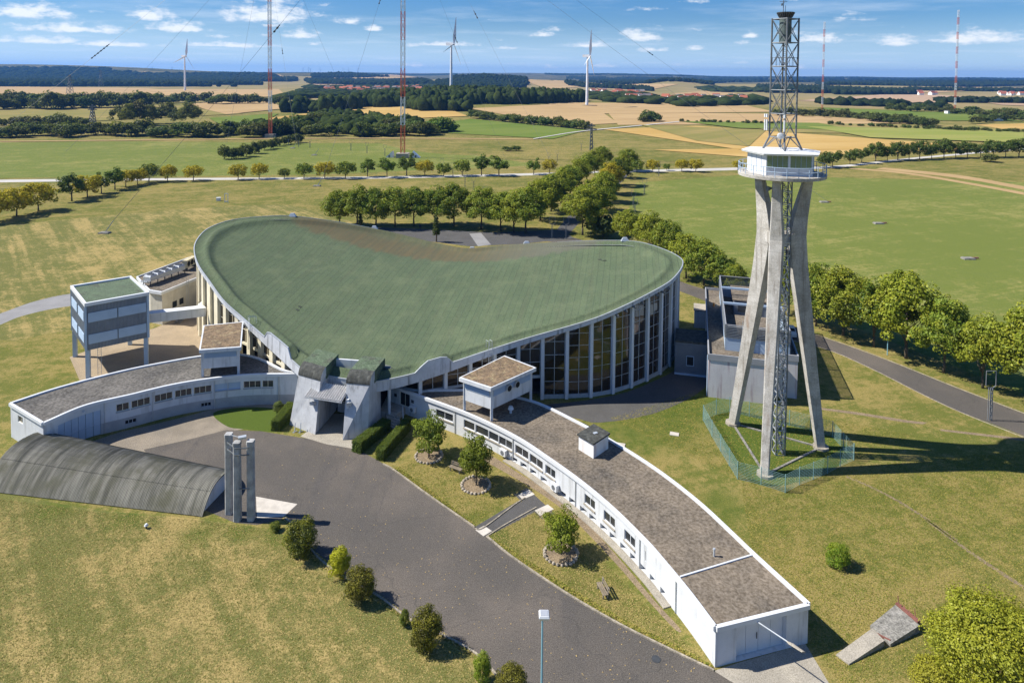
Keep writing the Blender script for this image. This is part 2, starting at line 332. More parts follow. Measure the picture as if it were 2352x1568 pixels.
nf = noise(t, p, 5, 3, .7); c = mixc(t, sstep(t, nf, .2, .8), mixc(t, .22, c, (0, 0, 0)), mixc(t, .03, c, (1, 1, 1)))
edge = mth(t, 'ADD', mth(t, 'ADD', rv, mth(t, 'MULTIPLY', mth(t, 'SUBTRACT', noise(t, stretch(t, cx.outputs[0], .25, .6, 1), 1.0, 5, .6), .5), 5.0)), mth(t, 'MULTIPLY', mth(t, 'MULTIPLY', ru, ru), -.0035))
bm_ = mth(t, 'MULTIPLY', sstep(t, edge, 14.6, 16.4), sstep(t, rv, 21.5, 26.5, 1.0, .55))
bm_ = mth(t, 'MULTIPLY', bm_, sstep(t, mth(t, 'ABSOLUTE', ru), 30, 38, 1, 0))
brown = mixc(t, sstep(t, ru, 0, 20), mixc(t, sstep(t, stk, .4, .65), (.105, .078, .046), (.15, .10, .05)), (.125, .115, .095))
c = mixc(t, mth(t, 'MULTIPLY', bm_, .62), c, brown)
t.links.new(c, b.inputs['Base Color']); b.inputs['Roughness'].default_value = .92; b.inputs['Specular IOR Level'].default_value = .15
bump(t, b, mth(t, 'ADD', mth(t, 'MULTIPLY', br.outputs['Fac'], -.6), nf), .35, .03); MT['green'] = m
MT['green_small'] = mat('green_felt_small', (.085, .135, .068), .92, .2, .8, fine=5, col2=(.06, .075, .045), c2scale=.7)
MT['capdark'] = mat('weathered_cap', (.06, .062, .055), .95, .35, 2.0, streak=2.0, streak_col=(.18, .18, .16), streak_amt=.5)
# leaves
def leafmat(name, yellow=(.36, .33, .025), ymix=.3):
    m, t, b = newmat(name); oi = node(t, 'ShaderNodeObjectInfo'); ge = node(t, 'ShaderNodeNewGeometry')
    rnd = ge.outputs['Random Per Island']
    c = mixc(t, sstep(t, rnd, 0, 1, 0, 1), mixc(t, .38, oi.outputs['Color'], (0, 0, 0)), mixc(t, .08, oi.outputs['Color'], (1, 1, .3)))
    big = noise(t, geo_pos(t), .55, 3, .6)
    c = mixc(t, mth(t, 'MULTIPLY', sstep(t, mth(t, 'ADD', mth(t, 'MULTIPLY', rnd, .35), big), .62, .85), ymix), c, yellow)
    df = node(t, 'ShaderNodeBsdfDiffuse'); tr = node(t, 'ShaderNodeBsdfTranslucent'); mx = node(t, 'ShaderNodeMixShader'); mx.inputs[0].default_value = .32
    t.links.new(c, df.inputs[0]); t.links.new(mixc(t, .4, c, (.30, .34, .01)), tr.inputs[0]); t.links.new(df.outputs[0], mx.inputs[1]); t.links.new(tr.outputs[0], mx.inputs[2])
    gl = node(t, 'ShaderNodeBsdfGlossy'); gl.inputs['Roughness'].default_value = .45; gl.inputs['Color'].default_value = (.5, .5, .5, 1)
    m2 = node(t, 'ShaderNodeMixShader'); m2.inputs[0].default_value = .02; t.links.new(mx.outputs[0], m2.inputs[1]); t.links.new(gl.outputs[0], m2.inputs[2])
    t.links.new(m2.outputs[0], t.nodes['Material Output'].inputs['Surface']); return m
MT['leaf'] = leafmat('leaves', ymix=.55); MT['leaf_g'] = leafmat('leaves_green', (.12, .14, .015), .4)
def forestmat(name, a, b_):
    m, t, b = newmat(name); ge = node(t, 'ShaderNodeNewGeometry'); r = ge.outputs['Random Per Island']
    c = mixc(t, r, a, b_); c = mixc(t, sstep(t, noise(t, geo_pos(t), .35, 4, .7), .35, .7), mixc(t, .5, c, (0, 0, 0)), c)
    t.links.new(c, b.inputs['Base Color']); b.inputs['Roughness'].default_value = 1; b.inputs['Specular IOR Level'].default_value = 0; return m
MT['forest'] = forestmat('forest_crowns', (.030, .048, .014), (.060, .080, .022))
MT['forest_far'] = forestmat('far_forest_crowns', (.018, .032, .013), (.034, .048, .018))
# grass
def grassmat(name, green, dry, dryness, stripes=0.0, stripe_dir=0.0, fine=2.6, bm=.035, blobs=()):
    m, t, b = newmat(name); p = geo_pos(t)
    L = noise(t, p, .020, 5, .6); Md = noise(t, p, .13, 6, .7); M2 = noise(t, p, .75, 5, .7); F_ = noise(t, p, fine, 6, .75)
    ps = stretch(t, p, 1, 1, 1, stripe_dir); sn = noise(t, stretch(t, ps, .9, .05, 1), 1.0, 4, .65); s2 = noise(t, stretch(t, ps, .22, .012, 1), 1.0, 3, .6)
    v = mth(t, 'ADD', mth(t, 'MULTIPLY', L, .7), mth(t, 'MULTIPLY', Md, .9))
    v = mth(t, 'ADD', v, mth(t, 'MULTIPLY', M2, .85)); v = mth(t, 'ADD', v, mth(t, 'ADD', mth(t, 'MULTIPLY', sstep(t, sn, .40, .60), stripes*.12), mth(t, 'MULTIPLY', sstep(t, s2, .42, .58), stripes*.16))); v = mth(t, 'ADD', v, mth(t, 'MULTIPLY', F_, .9))
    off = (.7+.9+.85+.9+stripes*.28)*.5
    k = sstep(t, v, off+.40-dryness*.7, off+.74-dryness*.7)
    mid_c = tuple(green[i]*.5+dry[i]*.5 for i in range(3))
    c = mixc(t, k, green, dry)
    spots = sstep(t, noise(t, p, .28, 4, .6), .64, .74); c = mixc(t, mth(t, 'MULTIPLY', spots, .55), c, tuple(x*.85 for x in green))
    bare = sstep(t, noise(t, stretch(t, p, 1.3, 1, 1), .19, 5, .7), .66, .78); c = mixc(t, mth(t, 'MULTIPLY', bare, .5*min(1, dryness*1.4)), c, (.30, .20, .095))
    for (cx_, cy_, r0_, r1_) in blobs:                      # places where the lawn grows greener
        dn = node(t, 'ShaderNodeVectorMath', operation='DISTANCE'); t.links.new(p, dn.inputs[0]); dn.inputs[1].default_value = (cx_, cy_, 0)
        dd_ = mth(t, 'ADD', dn.outputs['Value'], mth(t, 'MULTIPLY', mth(t, 'SUBTRACT', Md, .5), r1_*1.1)); c = mixc(t, sstep(t, dd_, r0_, r1_, .85, 0.0), c, mixc(t, sstep(t, M2, .35, .65), (.060, .110, .008), (.115, .145, .018)))
    ff = noise(t, p, fine*3.1, 4, .8)
    c = mixc(t, sstep(t, ff, .3, .7), mixc(t, .60, c, (.025, .024, .005)), mixc(t, .05, c, (1, .9, .5)))
    t.links.new(c, b.inputs['Base Color']); b.inputs['Roughness'].default_value = 1; b.inputs['Specular IOR Level'].default_value = .05
    bump(t, b, mth(t, 'ADD', ff, mth(t, 'MULTIPLY', F_, .8)), .7, bm); return m
MT['grass'] = grassmat('grass_meadow', (.125, .145, .022), (.32, .25, .08), .84, .5, R(70), blobs=[(*P(1470,945)[:2], 4, 15), (*P(1600,910)[:2], 4, 12), (*P(1655,1150)[:2], 1, 4), (*P(1130,1242)[:2], .6, 2.2)])
MT['grass_dry'] = grassmat('grass_dry', (.150, .158, .040), (.44, .33, .125), .74, .8, R(-40), blobs=[(*P(300,1185)[:2], .5, 3.5), (*P(450,1230)[:2], .5, 3), (*P(560,1215)[:2], .5, 3), (*P(120,1165)[:2], .5, 3), (*P(640,1225)[:2], .5, 3)])
MT['grass_green'] = grassmat('grass_green', (.150, .195, .034), (.31, .29, .085), .62, .55, R(68))
MT['grass_lush'] = grassmat('grass_lush', (.062, .115, .008), (.15, .16, .022), .30, .3)
def fieldmat(name, a, b_, dirz=0.0, sc=.05):
    m, t, b = newmat(name); p = geo_pos(t); ps = stretch(t, p, 1, 1, 1, dirz)
    k = noise(t, stretch(t, ps, sc, sc*.03, 1), 1.0, 5, .65); q = noise(t, p, .012, 5, .6)
    c = mixc(t, sstep(t, mth(t, 'ADD', mth(t, 'MULTIPLY', k, .6), mth(t, 'MULTIPLY', q, .6)), .45, .78), a, b_)
    t.links.new(c, b.inputs['Base Color']); b.inputs['Roughness'].default_value = 1; b.inputs['Specular IOR Level'].default_value = 0; return m
MT['f_wheat'] = fieldmat('stubble_gold', (.40, .26, .085), (.48, .33, .13), R(70), .12)
MT['f_tan'] = fieldmat('stubble_tan', (.36, .25, .125), (.44, .31, .16), R(55), .08)
MT['f_pink'] = fieldmat('ploughed_pale', (.36, .25, .16), (.42, .30, .20), R(30), .06)
MT['f_green'] = fieldmat('meadow_green', (.105, .155, .032), (.155, .19, .048), R(60), .08)
MT['f_olive'] = fieldmat('pasture_olive', (.20, .185, .062), (.29, .225, .09), R(40), .08)
MT['f_lime'] = fieldmat('pasture_lime', (.20, .235, .055), (.28, .27, .085), R(75), .08)
MT['far_land'] = fieldmat('far_land', (.03, .045, .016), (.20, .165, .085), 0, .002)
MT['ground'] = fieldmat('far_ground', (.21, .185, .075), (.30, .23, .115), 0, .01)
# ------------------------------------------------------------------ terrain
def az_of(px): return math.atan((px-XC)/FPX)
HILLS = [(1080, 1000, 190, 150, 9), (1110, 3100, 110, 260, 36), (1300, 3400, 60, 240, 14), (1545, 2850, 55, 200, 24), (1700, 3300, 120, 260, 10), (150, 4300, 240, 450, 42), (420, 4900, 220, 500, 26), (800, 4700, 110, 350, 34),
         (650, 3900, 90, 250, 8), (2000, 2900, 200, 250, 14), (300, 2150, 320, 260, 3), (-200, 4200, 260, 500, 40), (2500, 4500, 300, 500, 24)]
def terr(x, y):
    x = np.asarray(x, float); y = np.asarray(y, float); r = np.hypot(x, y); a = np.arctan2(x, y)
    h = -6*sm(1200, 2200, r)*(1-sm(4000, 6000, r))
    for (px, rc, spx, sr, hh) in HILLS:
        aa = az_of(px); h = h + hh*np.exp(-((a-aa)*FPX/spx)**2*.5*np.cos(aa)**0)*np.exp(-((r*np.cos(a)-rc)/sr)**2*.5)
    far = 28+12*np.sin(a*5.3+1.0)+8*np.sin(a*13.1+.4)+4*np.sin(a*29+2)+2*np.sin(a*57)
    h = h + sm(5600, 8200, r)*far + sm(9000, 12500, r)*(16+6*np.sin(a*9+3))
    return h
_T = 60.0*1.008**np.arange(0, 700); _T = _T[_T < 15000]
def PT(x, y):
    d = _F + (x-XC)/FPX*_R + (YP-y)/FPX*_U
    f_ = CAM_H+d[2]*_T-terr(d[0]*_T, d[1]*_T); w_ = np.nonzero(f_ <= 0)[0]
    if len(w_) == 0: t = 9000.0
    elif w_[0] == 0: t = _T[0]
    else: i = w_[0]; t = _T[i-1]+(_T[i]-_T[i-1])*f_[i-1]/(f_[i-1]-f_[i])
    p = d*t; return np.array([p[0], p[1], float(terr(p[0], p[1]))])
angs = np.concatenate([np.arange(-180, -46, 4.0), np.arange(-46, 46, .28), np.arange(46, 180, 4.0)]); angs = np.radians(angs)
rad = np.concatenate([[0.5, 8, 20, 40, 80, 140, 220, 320, 440, 560], 560*1.022**np.arange(1, 152)]); rad = rad[rad < 14500]
A, Rr = np.meshgrid(angs, rad); X = Rr*np.sin(A); Y = Rr*np.cos(A); Z = terr(X, Y)
na, nr = len(angs), len(rad); idx = np.arange(na*nr).reshape(nr, na)
q = np.stack([idx[:-1, :], np.roll(idx, -1, 1)[:-1, :], np.roll(idx, -1, 1)[1:, :], idx[1:, :]], -1).reshape(-1, 4)[:, ::-1]
cen = (rad[:-1]+rad[1:])/2; mi = np.repeat((cen > 1100).astype(int)+(cen > 4300).astype(int), na)
V = np.stack([X.ravel(), Y.ravel(), Z.ravel()], -1)
me = np_mesh('ground', V, q, [MT['grass'], MT['ground'], MT['far_land']], mi, True)
# near cap at the centre
gnd = link('ground', me); tag(gnd, kind='structure')
m_ = MB(); m_.poly([(.5*math.sin(a), .5*math.cos(a), 0) for a in angs[::-1]]); cap = m_.build('ground', MT['grass']); tag(cap, kind='structure')
# far face orientation check: normals must look up
if me.polygons[0].normal.z < 0: me.flip_normals()
def inpoly_tri(name, pts, z, material, kind='structure'):
    bm = bmesh.new(); vs = [bm.verts.new((p[0], p[1], z)) for p in pts]; f = bm.faces.new(vs)
    bmesh.ops.triangulate(bm, faces=[f]); me = bpy.data.meshes.new(name); bm.normal_update()
    bm.faces.ensure_lookup_table()
    if bm.faces[0].normal.z < 0: bmesh.ops.reverse_faces(bm, faces=bm.faces)
    bm.to_mesh(me); bm.free(); me.materials.append(material); o = link(name, me); tag(o, kind=kind); return o
def spline(pts, n, closed=False):
    p = [np.array(q, float) for q in pts]; N = len(p); outp = []
    segs = N if closed else N-1
    for i in range(segs):
        p1, p2 = p[i], p[(i+1) % N]
        p0 = p[i-1] if (i > 0 or closed) else 2*p1-p2; p3 = p[(i+2) % N] if (i+2 < N or closed) else 2*p2-p1
        for k in range(n):
            t = k/n; outp.append(.5*((2*p1)+(-p0+p2)*t+(2*p0-5*p1+4*p2-p3)*t*t+(-p0+3*p1-3*p2+p3)*t**3))
    if not closed: outp.append(p[-1])
    return outp
def sheet(name, px, z, material, sp=0):
    pts = [P(*q) for q in px]
    if sp: pts = spline(pts, sp, True)
    return inpoly_tri(name, pts, z, material)
def band(name, left, right, z, material, n=6):
    a = spline([P(*q) for q in left], n); b = spline([P(*q) for q in right], n)
    if len(a) != len(b): raise ValueError(name)
    m = MB()
    for i in range(len(a)-1): m.poly([(a[i][0], a[i][1], z), (b[i][0], b[i][1], z), (b[i+1][0], b[i+1][1], z), (a[i+1][0], a[i+1][1], z)])
    o = m.build(name, material, recalc=False); me = o.data
    if me.polygons[0].normal.z < 0: me.flip_normals()
    return tag(o, kind='structure')
def field(name, c4, material, lift=.3, nx=14, ny=8):
    m = MB(); g_ = []
    for j in range(ny+1):
        for i in range(nx+1):
            u, v = i/nx, j/ny; a, b, c_, d = (np.array(q, float) for q in c4)
            qx = (a*(1-u)+b*u)*(1-v)+(d*(1-u)+c_*u)*v; p = PT(*qx); p[2] += lift*(1+np.hypot(p[0], p[1])/1200); g_.append(p)
    m.add(g_, [(j*(nx+1)+i, j*(nx+1)+i+1, (j+1)*(nx+1)+i+1, (j+1)*(nx+1)+i) for j in range(ny) for i in range(nx)])
    o = m.build(name, material); me = o.data
    if me.polygons[0].normal.z < 0: me.flip_normals()
    return tag(o, kind='structure')
# lawns of different growth
sheet('dry_lawn', [(-60,1130),(0,1132),(230,1172),(460,1192),(600,1212),(690,1240),(725,1300),(860,1378),(960,1440),(1075,1512),(1130,1600),(900,1750),(-400,1750)], .004, MT['grass_dry'])
sheet('dry_lawn', [(-250,560),(200,500),(620,470),(760,500),(800,520),(480,650),(440,760),(160,760),(-60,760)], .004, MT['grass_dry'], 5)
sheet('green_lawn', [(1460,420),(1700,402),(2600,425),(2750,1010),(2352,905),(2150,825),(1950,745),(1800,692),(1690,650),(1560,590),(1440,500)], .004, MT['grass_green'])
sheet('green_lawn', [(-300,330),(300,325),(900,330),(1250,380),(700,402),(200,407),(-300,411)], .004, MT['grass_green'])
sheet('lush_lawn', [(1640,960),(1700,945),(1830,975),(1930,1010),(1950,1055),(1800,1115),(1700,1085)], .006, MT['grass_lush'], 4)
sheet('lush_lawn', [(490,948),(560,935),(640,940),(668,960),(640,990),(560,985),(520,978)], .008, MT['grass_lush'], 4)
# paved surfaces
sheet('paved_yard', [(150,1045),(250,1000),(350,975),(450,950),(545,925),(680,918),(690,960),(560,985),(520,992),(430,1018),(330,1045),(230,1075)], .005, MT['paving'], 4)
sheet('asphalt_drive', [(330,1032),(430,1010),(520,987),(600,990),(680,1003),(800,1020),(870,1058),(905,1080),(985,1138),(1095,1212),(1180,1282),(1300,1362),(1420,1432),(1540,1492),(1640,1540),(1760,1600),(1900,1720),(1400,1720),(1180,1600),(1105,1512),(1040,1470),(945,1425),(870,1370),(790,1325),(725,1275),(690,1220),(655,1190),(590,1205),(540,1200),(420,1150)], .010, MT['asphalt'])
sheet('entrance_apron', [(690,1002),(760,950),(800,950),(800,1008),(842,1022),(810,1030),(750,1020)], .016, MT['concrete_pale'])
sheet('concrete_apron', [(1640,1540),(1700,1520),(1850,1478),(1905,1570),(1960,1640),(1800,1640)], .016, MT['concrete_pale'])
sheet('concrete_slab', [(588,1140),(683,1157),(652,1186),(590,1190)], .016, MT['slab'])
sheet('paved_yard', [(160,820),(240,790),(360,752),(468,700),(500,770),(470,840),(330,870),(190,890)], .006, MT['yard'])
band('path', [(-120,760),(0,720),(80,692),(160,675),(260,668)], [(-120,800),(0,746),(60,723),(160,703),(260,700)], .005, MT['path'])
band('road', [(1130,545),(1290,540),(1420,585),(1560,645),(1640,672),(1800,742),(1950,795),(2050,832),(2200,892),(2400,968),(2700,1080)], [(1130,560),(1270,556),(1400,605),(1550,664),(1640,700),(1800,775),(1900,802),(2000,845),(2180,934),(2400,1022),(2700,1180)], .006, MT['asphalt'])
sheet('parking_lot', [(860,522),(1000,527),(1130,534),(1290,528),(1320,548),(1200,560),(1080,566),(950,550),(880,536)], .008, MT['asphalt_dk'])
sheet('concrete_slab', [(1078,537),(1105,535),(1128,562),(1098,566)], .016, MT['path'])
band('dirt_track', [(1945,1092),(2020,1125),(2100,1170),(2200,1240)], [(1943,1095),(2017,1128),(2096,1173),(2196,1243)], .008, MT['soil'])
band('dirt_track', [(2130,1192),(2230,1265),(2330,1330),(2420,1390)], [(2126,1195),(2225,1269),(2324,1335),(2414,1396)], .008, MT['soil'])
band('road', [(-400,418),(0,413),(300,410),(600,408),(900,405),(1220,398),(1450,391),(1700,385)], [(-400,424),(0,419),(300,415),(600,413),(900,410),(1220,403),(1450,396),(1700,391)], .02, MT['roadpale'])
band('road', [(1700,385),(1900,382),(2100,362),(2352,340)], [(1700,391),(1900,387),(2100,366),(2352,343)], .024, MT['roadpale'])
band('road', [(1268,540),(1330,470),(1380,430),(1440,394)], [(1300,545),(1370,470),(1415,430),(1452,394)], .012, MT['asphalt_dk'])
sheet('hall_shadow_asphalt', [(1225,935),(1330,962),(1380,970),(1500,950),(1600,905),(1625,870),(1560,850),(1530,862),(1440,900),(1340,920)], .010, MT['asphalt_dk'], 3)  # dark sheet standing in for the hall's shadow on the asphalt at its foot
sheet('footpath', [(1085,1213),(1190,1150),(1250,1165),(1118,1232)], .008, MT['asphalt_dk'])
sheet('footpath', [(1180,1135),(1210,1120),(1275,1180),(1245,1192)], .010, MT['asphalt_dk'])
for q in ([(1190,1136),(1215,1124),(1228,1135),(1200,1147)], [(1228,1172),(1258,1158),(1272,1169),(1240,1184)], [(1092,1217),(1112,1207),(1130,1219),(1110,1231)]):
    sheet('paving_slab', q, .020, MT['slab'])
sheet('soil_strip', [(1080,1040),(1120,1042),(1190,1085),(1300,1155),(1405,1262),(1500,1375),(1560,1440),(1552,1446),(1490,1380),(1393,1270),(1283,1162),(1175,1093),(1100,1052)], .006, MT['soil'], 3)
# dirt lines in the right meadow
band('dirt_track', [(1880,935),(1980,948),(2080,964),(2130,970)], [(1880,940),(1975,953),(2075,969),(2120,974)], .008, MT['soil'])
band('dirt_track', [(2160,985),(2250,995),(2400,1012)], [(2160,989),(2250,1000),(2400,1018)], .008, MT['soil'])
band('dirt_track', [(2030,385),(2200,402),(2352,428),(2500,450)], [(2010,388),(2200,409),(2352,436),(2500,460)], .03, MT['f_tan'])
band('dirt_track', [(1960,386),(2080,396),(2230,420),(2352,442)], [(1950,388),(2080,400),(2230,425),(2352,448)], .03, MT['f_tan'])
# kerbs along the drive
def kerb(px, w=.16, h=.12, name='kerb'):
    pts = spline([P(*q) for q in px], 6); m = MB(); rings = []
    for i, p in enumerate(pts):
        d = pts[min(i+1, len(pts)-1)]-pts[max(i-1, 0)]; d /= np.linalg.norm(d); n = np.array([-d[1], d[0], 0])
        rings.append([p-n*w/2-np.array([0, 0, .05]), p+n*w/2-np.array([0, 0, .05]), p+n*w/2+np.array([0, 0, h]), p-n*w/2+np.array([0, 0, h])])
    m.loft(rings); o = m.build(name, MT['kerb'], recalc=True); return tag(o, kind='structure')
kerb([(880,1066),(905,1080),(985,1138),(1090,1211)]); kerb([(1118,1232),(1180,1282),(1300,1362),(1420,1432),(1540,1492),(1640,1540)])
kerb([(655,1190),(690,1220),(725,1275),(790,1325),(870,1370),(945,1425),(1040,1470),(1105,1512),(1180,1600)])
kerb([(1088,1213),(1110,1212),(1180,1160),(1206,1143)], .12, .08); kerb([(1118,1232),(1160,1205),(1232,1165)], .12, .08)
kerb([(1800,777),(1900,803),(2000,846),(2180,935),(2400,1023)], .14, .05); kerb([(1640,671),(1800,741),(1950,794),(2050,831),(2200,891),(2400,967)], .14, .05)
# fields beyond the mast line
field('stubble_field', [(1385,298),(1700,345),(2352,345),(1600,290)], MT['f_wheat'], .25)
field('stubble_field', [(1500,345),(1720,362),(2400,340),(1720,342)], MT['f_wheat'], .2)
field('meadow', [(1470,288),(1760,300),(1720,338),(1600,325)], MT['f_olive'], .4)
field('pasture', [(1650,282),(2352,290),(2352,310),(1800,306)], MT['f_olive'], .3)
field('meadow', [(1850,292),(2352,302),(2352,330),(2000,318)], MT['f_lime'], .5)
field('meadow', [(1560,280),(1880,284),(1960,300),(1700,296)], MT['f_green'], .45)
field('stubble_field', [(1395,258),(1780,262),(2150,284),(1420,288)], MT['f_tan'], .2)
field('stubble_field', [(1080,250),(1350,236),(1420,284),(1300,290)], MT['f_tan'], .25)
field('stubble_field', [(1240,236),(1700,240),(1780,258),(1380,262)], MT['f_tan'], .3)
field('stubble_field', [(690,255),(1000,240),(1075,268),(820,278)], MT['f_wheat'], .35)
field('stubble_field', [(530,283),(700,262),(760,270),(620,288)], MT['f_wheat'], .3)
field('meadow', [(905,300),(1080,274),(1350,300),(1270,320)], MT['f_green'], .25)
field('meadow', [(480,272),(640,262),(600,285),(500,285)], MT['f_green'], .35)
field('stubble_field', [(-200,198),(330,203),(520,218),(-200,232)], MT['f_tan'], .3)
field('stubble_field', [(330,206),(640,206),(660,222),(420,228)], MT['f_tan'], .35)
field('stubble_field', [(-200,250),(330,238),(560,262),(-200,300)], MT['f_olive'], .3)
field('stubble_field', [(420,240),(600,228),(660,250),(520,264)], MT['f_tan'], .4)
field('pasture', [(1880,248),(2250,262),(2352,280),(2000,276)], MT['f_green'], .3)
field('pasture', [(2150,250),(2400,258),(2400,268),(2270,266)], MT['f_green'], .35)
field('stubble_field', [(2240,288),(2400,284),(2400,298),(2300,298)], MT['f_wheat'], .4)
field('ploughed_field', [(1830,232),(2080,214),(2352,230),(2050,240)], MT['f_pink'], .3)
field('ploughed_field', [(2200,226),(2400,226),(2400,246),(2300,242)], MT['f_pink'], .35)
field('stubble_field', [(1960,208),(2080,200),(2352,202),(2150,214)], MT['f_tan'], .35)
field('stubble_field', [(1190,182),(1290,186),(1390,196),(1260,206)], MT['f_tan'], .4)
field('stubble_field', [(1330,192),(1560,194),(1480,210),(1380,206)], MT['f_tan'], .4)
field('stubble_field', [(560,178),(640,172),(660,180),(580,184)], MT['f_tan'], .4)
field('stubble_field', [(700,178),(900,172),(960,178),(800,186)], MT['f_tan'], .4)
field('stubble_field', [(250,178),(330,166),(420,176),(330,182)], MT['f_pink'], .4)
field('meadow', [(970,206),(1070,202),(1180,208),(1040,214)], MT['f_lime'], .4)
field('stubble_field', [(700,196),(760,190),(800,198),(720,204)], MT['f_pink'], .4)
field('stubble_field', [(1540,216),(1620,210),(1700,216),(1600,226)], MT['f_tan'], .4)
band('dirt_track', [(1225,320),(1330,303),(1440,292),(1560,280)], [(1225,321.5),(1330,304.5),(1440,293.5),(1560,281.5)], .6, MT['roadpale'])
band('dirt_track', [(0,325),(300,322),(700,318),(980,318),(1225,320)], [(0,326.5),(300,323.5),(700,319.5),(980,319.5),(1225,321.5)], .25, MT['f_tan'])
# ------------------------------------------------------------------ path and wall tools
class Path:
    def __init__(s, pts, out=1):
        s.p = np.array([q[:2] for q in pts], float); d = np.linalg.norm(np.diff(s.p, axis=0), axis=1); s.s = np.concatenate([[0], np.cumsum(d)]); s.L = s.s[-1]; s.out = out
    def at(s, u): return np.array([np.interp(u, s.s, s.p[:, 0]), np.interp(u, s.s, s.p[:, 1])])
    def nrm(s, u):
        a = s.at(max(u-.6, 0)); b = s.at(min(u+.6, s.L)); d = b-a; d /= np.linalg.norm(d); return np.array([d[1], -d[0]])*s.out
    def pt(s, u, z, off=0.0):
        q = s.at(u)+s.nrm(u)*off; return np.array([q[0], q[1], z])
    def find(s, px, z, lo=0.0, hi=1.0):
        us = np.linspace(s.L*lo, s.L*hi, 600); xy = np.stack([np.interp(us, s.s, s.p[:, 0]), np.interp(us, s.s, s.p[:, 1]), np.full(600, z-CAM_H)], -1); xs = XC+FPX*(xy @ _R)/(xy @ _F); return float(us[np.argmin(abs(xs-px))])
def curved_wall(mb, path, s0, s1, z0, z1, openings=(), depth=.2, step=1.2):
    cuts = set([s0, s1]); k = s0
    while k < s1: cuts.add(k); k += step
    for (a, b, c, d) in openings: cuts.add(a); cuts.add(b)
    cuts = sorted(cuts)
    cl_ = [cuts[0]]
    for c in cuts[1:]:
        if c-cl_[-1] > .02: cl_.append(c)
    def quad(a, b, za, zb, o1=0., o2=0.): mb.poly([path.pt(a, za, o1), path.pt(b, za, o2), path.pt(b, zb, o2), path.pt(a, zb, o1)])
    for a, b in zip(cl_[:-1], cl_[1:]):
        m_ = (a+b)/2; ops = sorted([(c, d) for (p, q_, c, d) in openings if p-.01 < m_ < q_+.01]); z = z0
        for c, d in ops:
            if c > z: quad(a, b, z, c)
            for zz in (c, d): mb.poly([path.pt(a, zz, 0), path.pt(b, zz, 0), path.pt(b, zz, -depth), path.pt(a, zz, -depth)])
            z = d
        if z < z1: quad(a, b, z, z1)
    for (a, b, c, d) in openings:
        for u in (a, b): mb.poly([path.pt(u, c, 0), path.pt(u, d, 0), path.pt(u, d, -depth), path.pt(u, c, -depth)])
def window(parent, path, a, b, c, d, depth=.15, nx=2, framem='white_clean', glassm='wglass', blind=0.0, name='window', fw=.06):
    m = MB(); n = max(1, nx)
    def seg(u0, u1, za, zb, o=-depth, t=.05):
        m.loft([[path.pt(u0, za, o), path.pt(u0, zb, o), path.pt(u0, zb, o+t), path.pt(u0, za, o+t)], [path.pt(u1, za, o), path.pt(u1, zb, o), path.pt(u1, zb, o+t), path.pt(u1, za, o+t)]])
    seg(a, b, c, c+fw); seg(a, b, d-fw, d)
    for i in range(n+1):
        u = a+(b-a)*i/n; u0 = min(max(u-fw/2, a), b-fw); seg(u0, u0+fw, c+fw, d-fw)
    w = m.build(name, MT[framem], parent, recalc=True)
    for i in range(n):
        u0 = a+(b-a)*i/n+fw/2; u1 = a+(b-a)*(i+1)/n-fw/2; g_ = MB()
        g_.loft([[path.pt(u0, c+fw, -depth-.012), path.pt(u0, d-fw, -depth-.012), path.pt(u0, d-fw, -depth+.012), path.pt(u0, c+fw, -depth+.012)], [path.pt(u1, c+fw, -depth-.012), path.pt(u1, d-fw, -depth-.012), path.pt(u1, d-fw, -depth+.012), path.pt(u1, c+fw, -depth+.012)]])
        g_.build('pane', MT[glassm], w, recalc=True)
    if blind:
        g_ = MB(); z = d-fw
        g_.loft([[path.pt(a+fw, z-(d-c)*blind, -depth-.06), path.pt(a+fw, z, -depth-.06), path.pt(a+fw, z, -depth-.04), path.pt(a+fw, z-(d-c)*blind, -depth-.04)], [path.pt(b-fw, z-(d-c)*blind, -depth-.06), path.pt(b-fw, z, -depth-.06), path.pt(b-fw, z, -depth-.04), path.pt(b-fw, z-(d-c)*blind, -depth-.04)]])
        g_.build('blind', MT['white'], w, recalc=True)
    return w
# ------------------------------------------------------------------ the hall: saddle roof on fins
RIM = [(690,842,6.2),(650,806,6.8),(608,771,7.5),(556,726,8.6),(514,688,10),(483,646,11.5),(455,605,13),(446,570,14),(455,545,14.8),(480,522,15.4),(530,504,16),(600,496,16.2),(675,495,16),(800,512,14),(900,533,12),(1000,558,10.6),(1075,572,10.3),(1140,566,11),(1200,560,12),(1330,552,14),(1440,551,15.2),(1500,562,15.2),(1555,585,15),(1568,605,14.8),(1544,639,14.2),(1499,667,13.6),(1429,702,12.6),(1353,733,11.3),(1214,773,9.1),(1124,801,8),(1037,830,7),(943,857,6.2),(865,874,5.9)]
rw = [P(*q) for q in RIM]
open_rim = spline(rw, 10)                                   # front-left, round the back, to front-right
front = [rw[-1]*(1-t)+rw[0]*t+np.array([0, -.8*math.sin(math.pi*t), 0]) for t in np.linspace(0, 1, 12)[1:-1]]
loop = np.array(open_rim+front)
seg = np.linalg.norm(np.diff(np.vstack([loop, loop[:1]]), axis=0)[:, :2], axis=1); cum = np.concatenate([[0], np.cumsum(seg)]); LT = cum[-1]
NR = 256; ss = np.linspace(0, LT, NR, endpoint=False); ext = np.vstack([loop, loop[:1]])
rim = np.stack([np.interp(ss, cum, ext[:, i]) for i in range(3)], -1)
L_open = cum[len(open_rim)-1]
cxy = HC + HV*2.0
hump = np.zeros(NR)
def s_at(px, py, h): 
    p = P(px, py, h); i = int(np.argmin(np.hypot(rim[:, 0]-p[0], rim[:, 1]-p[1]))); return ss[i]
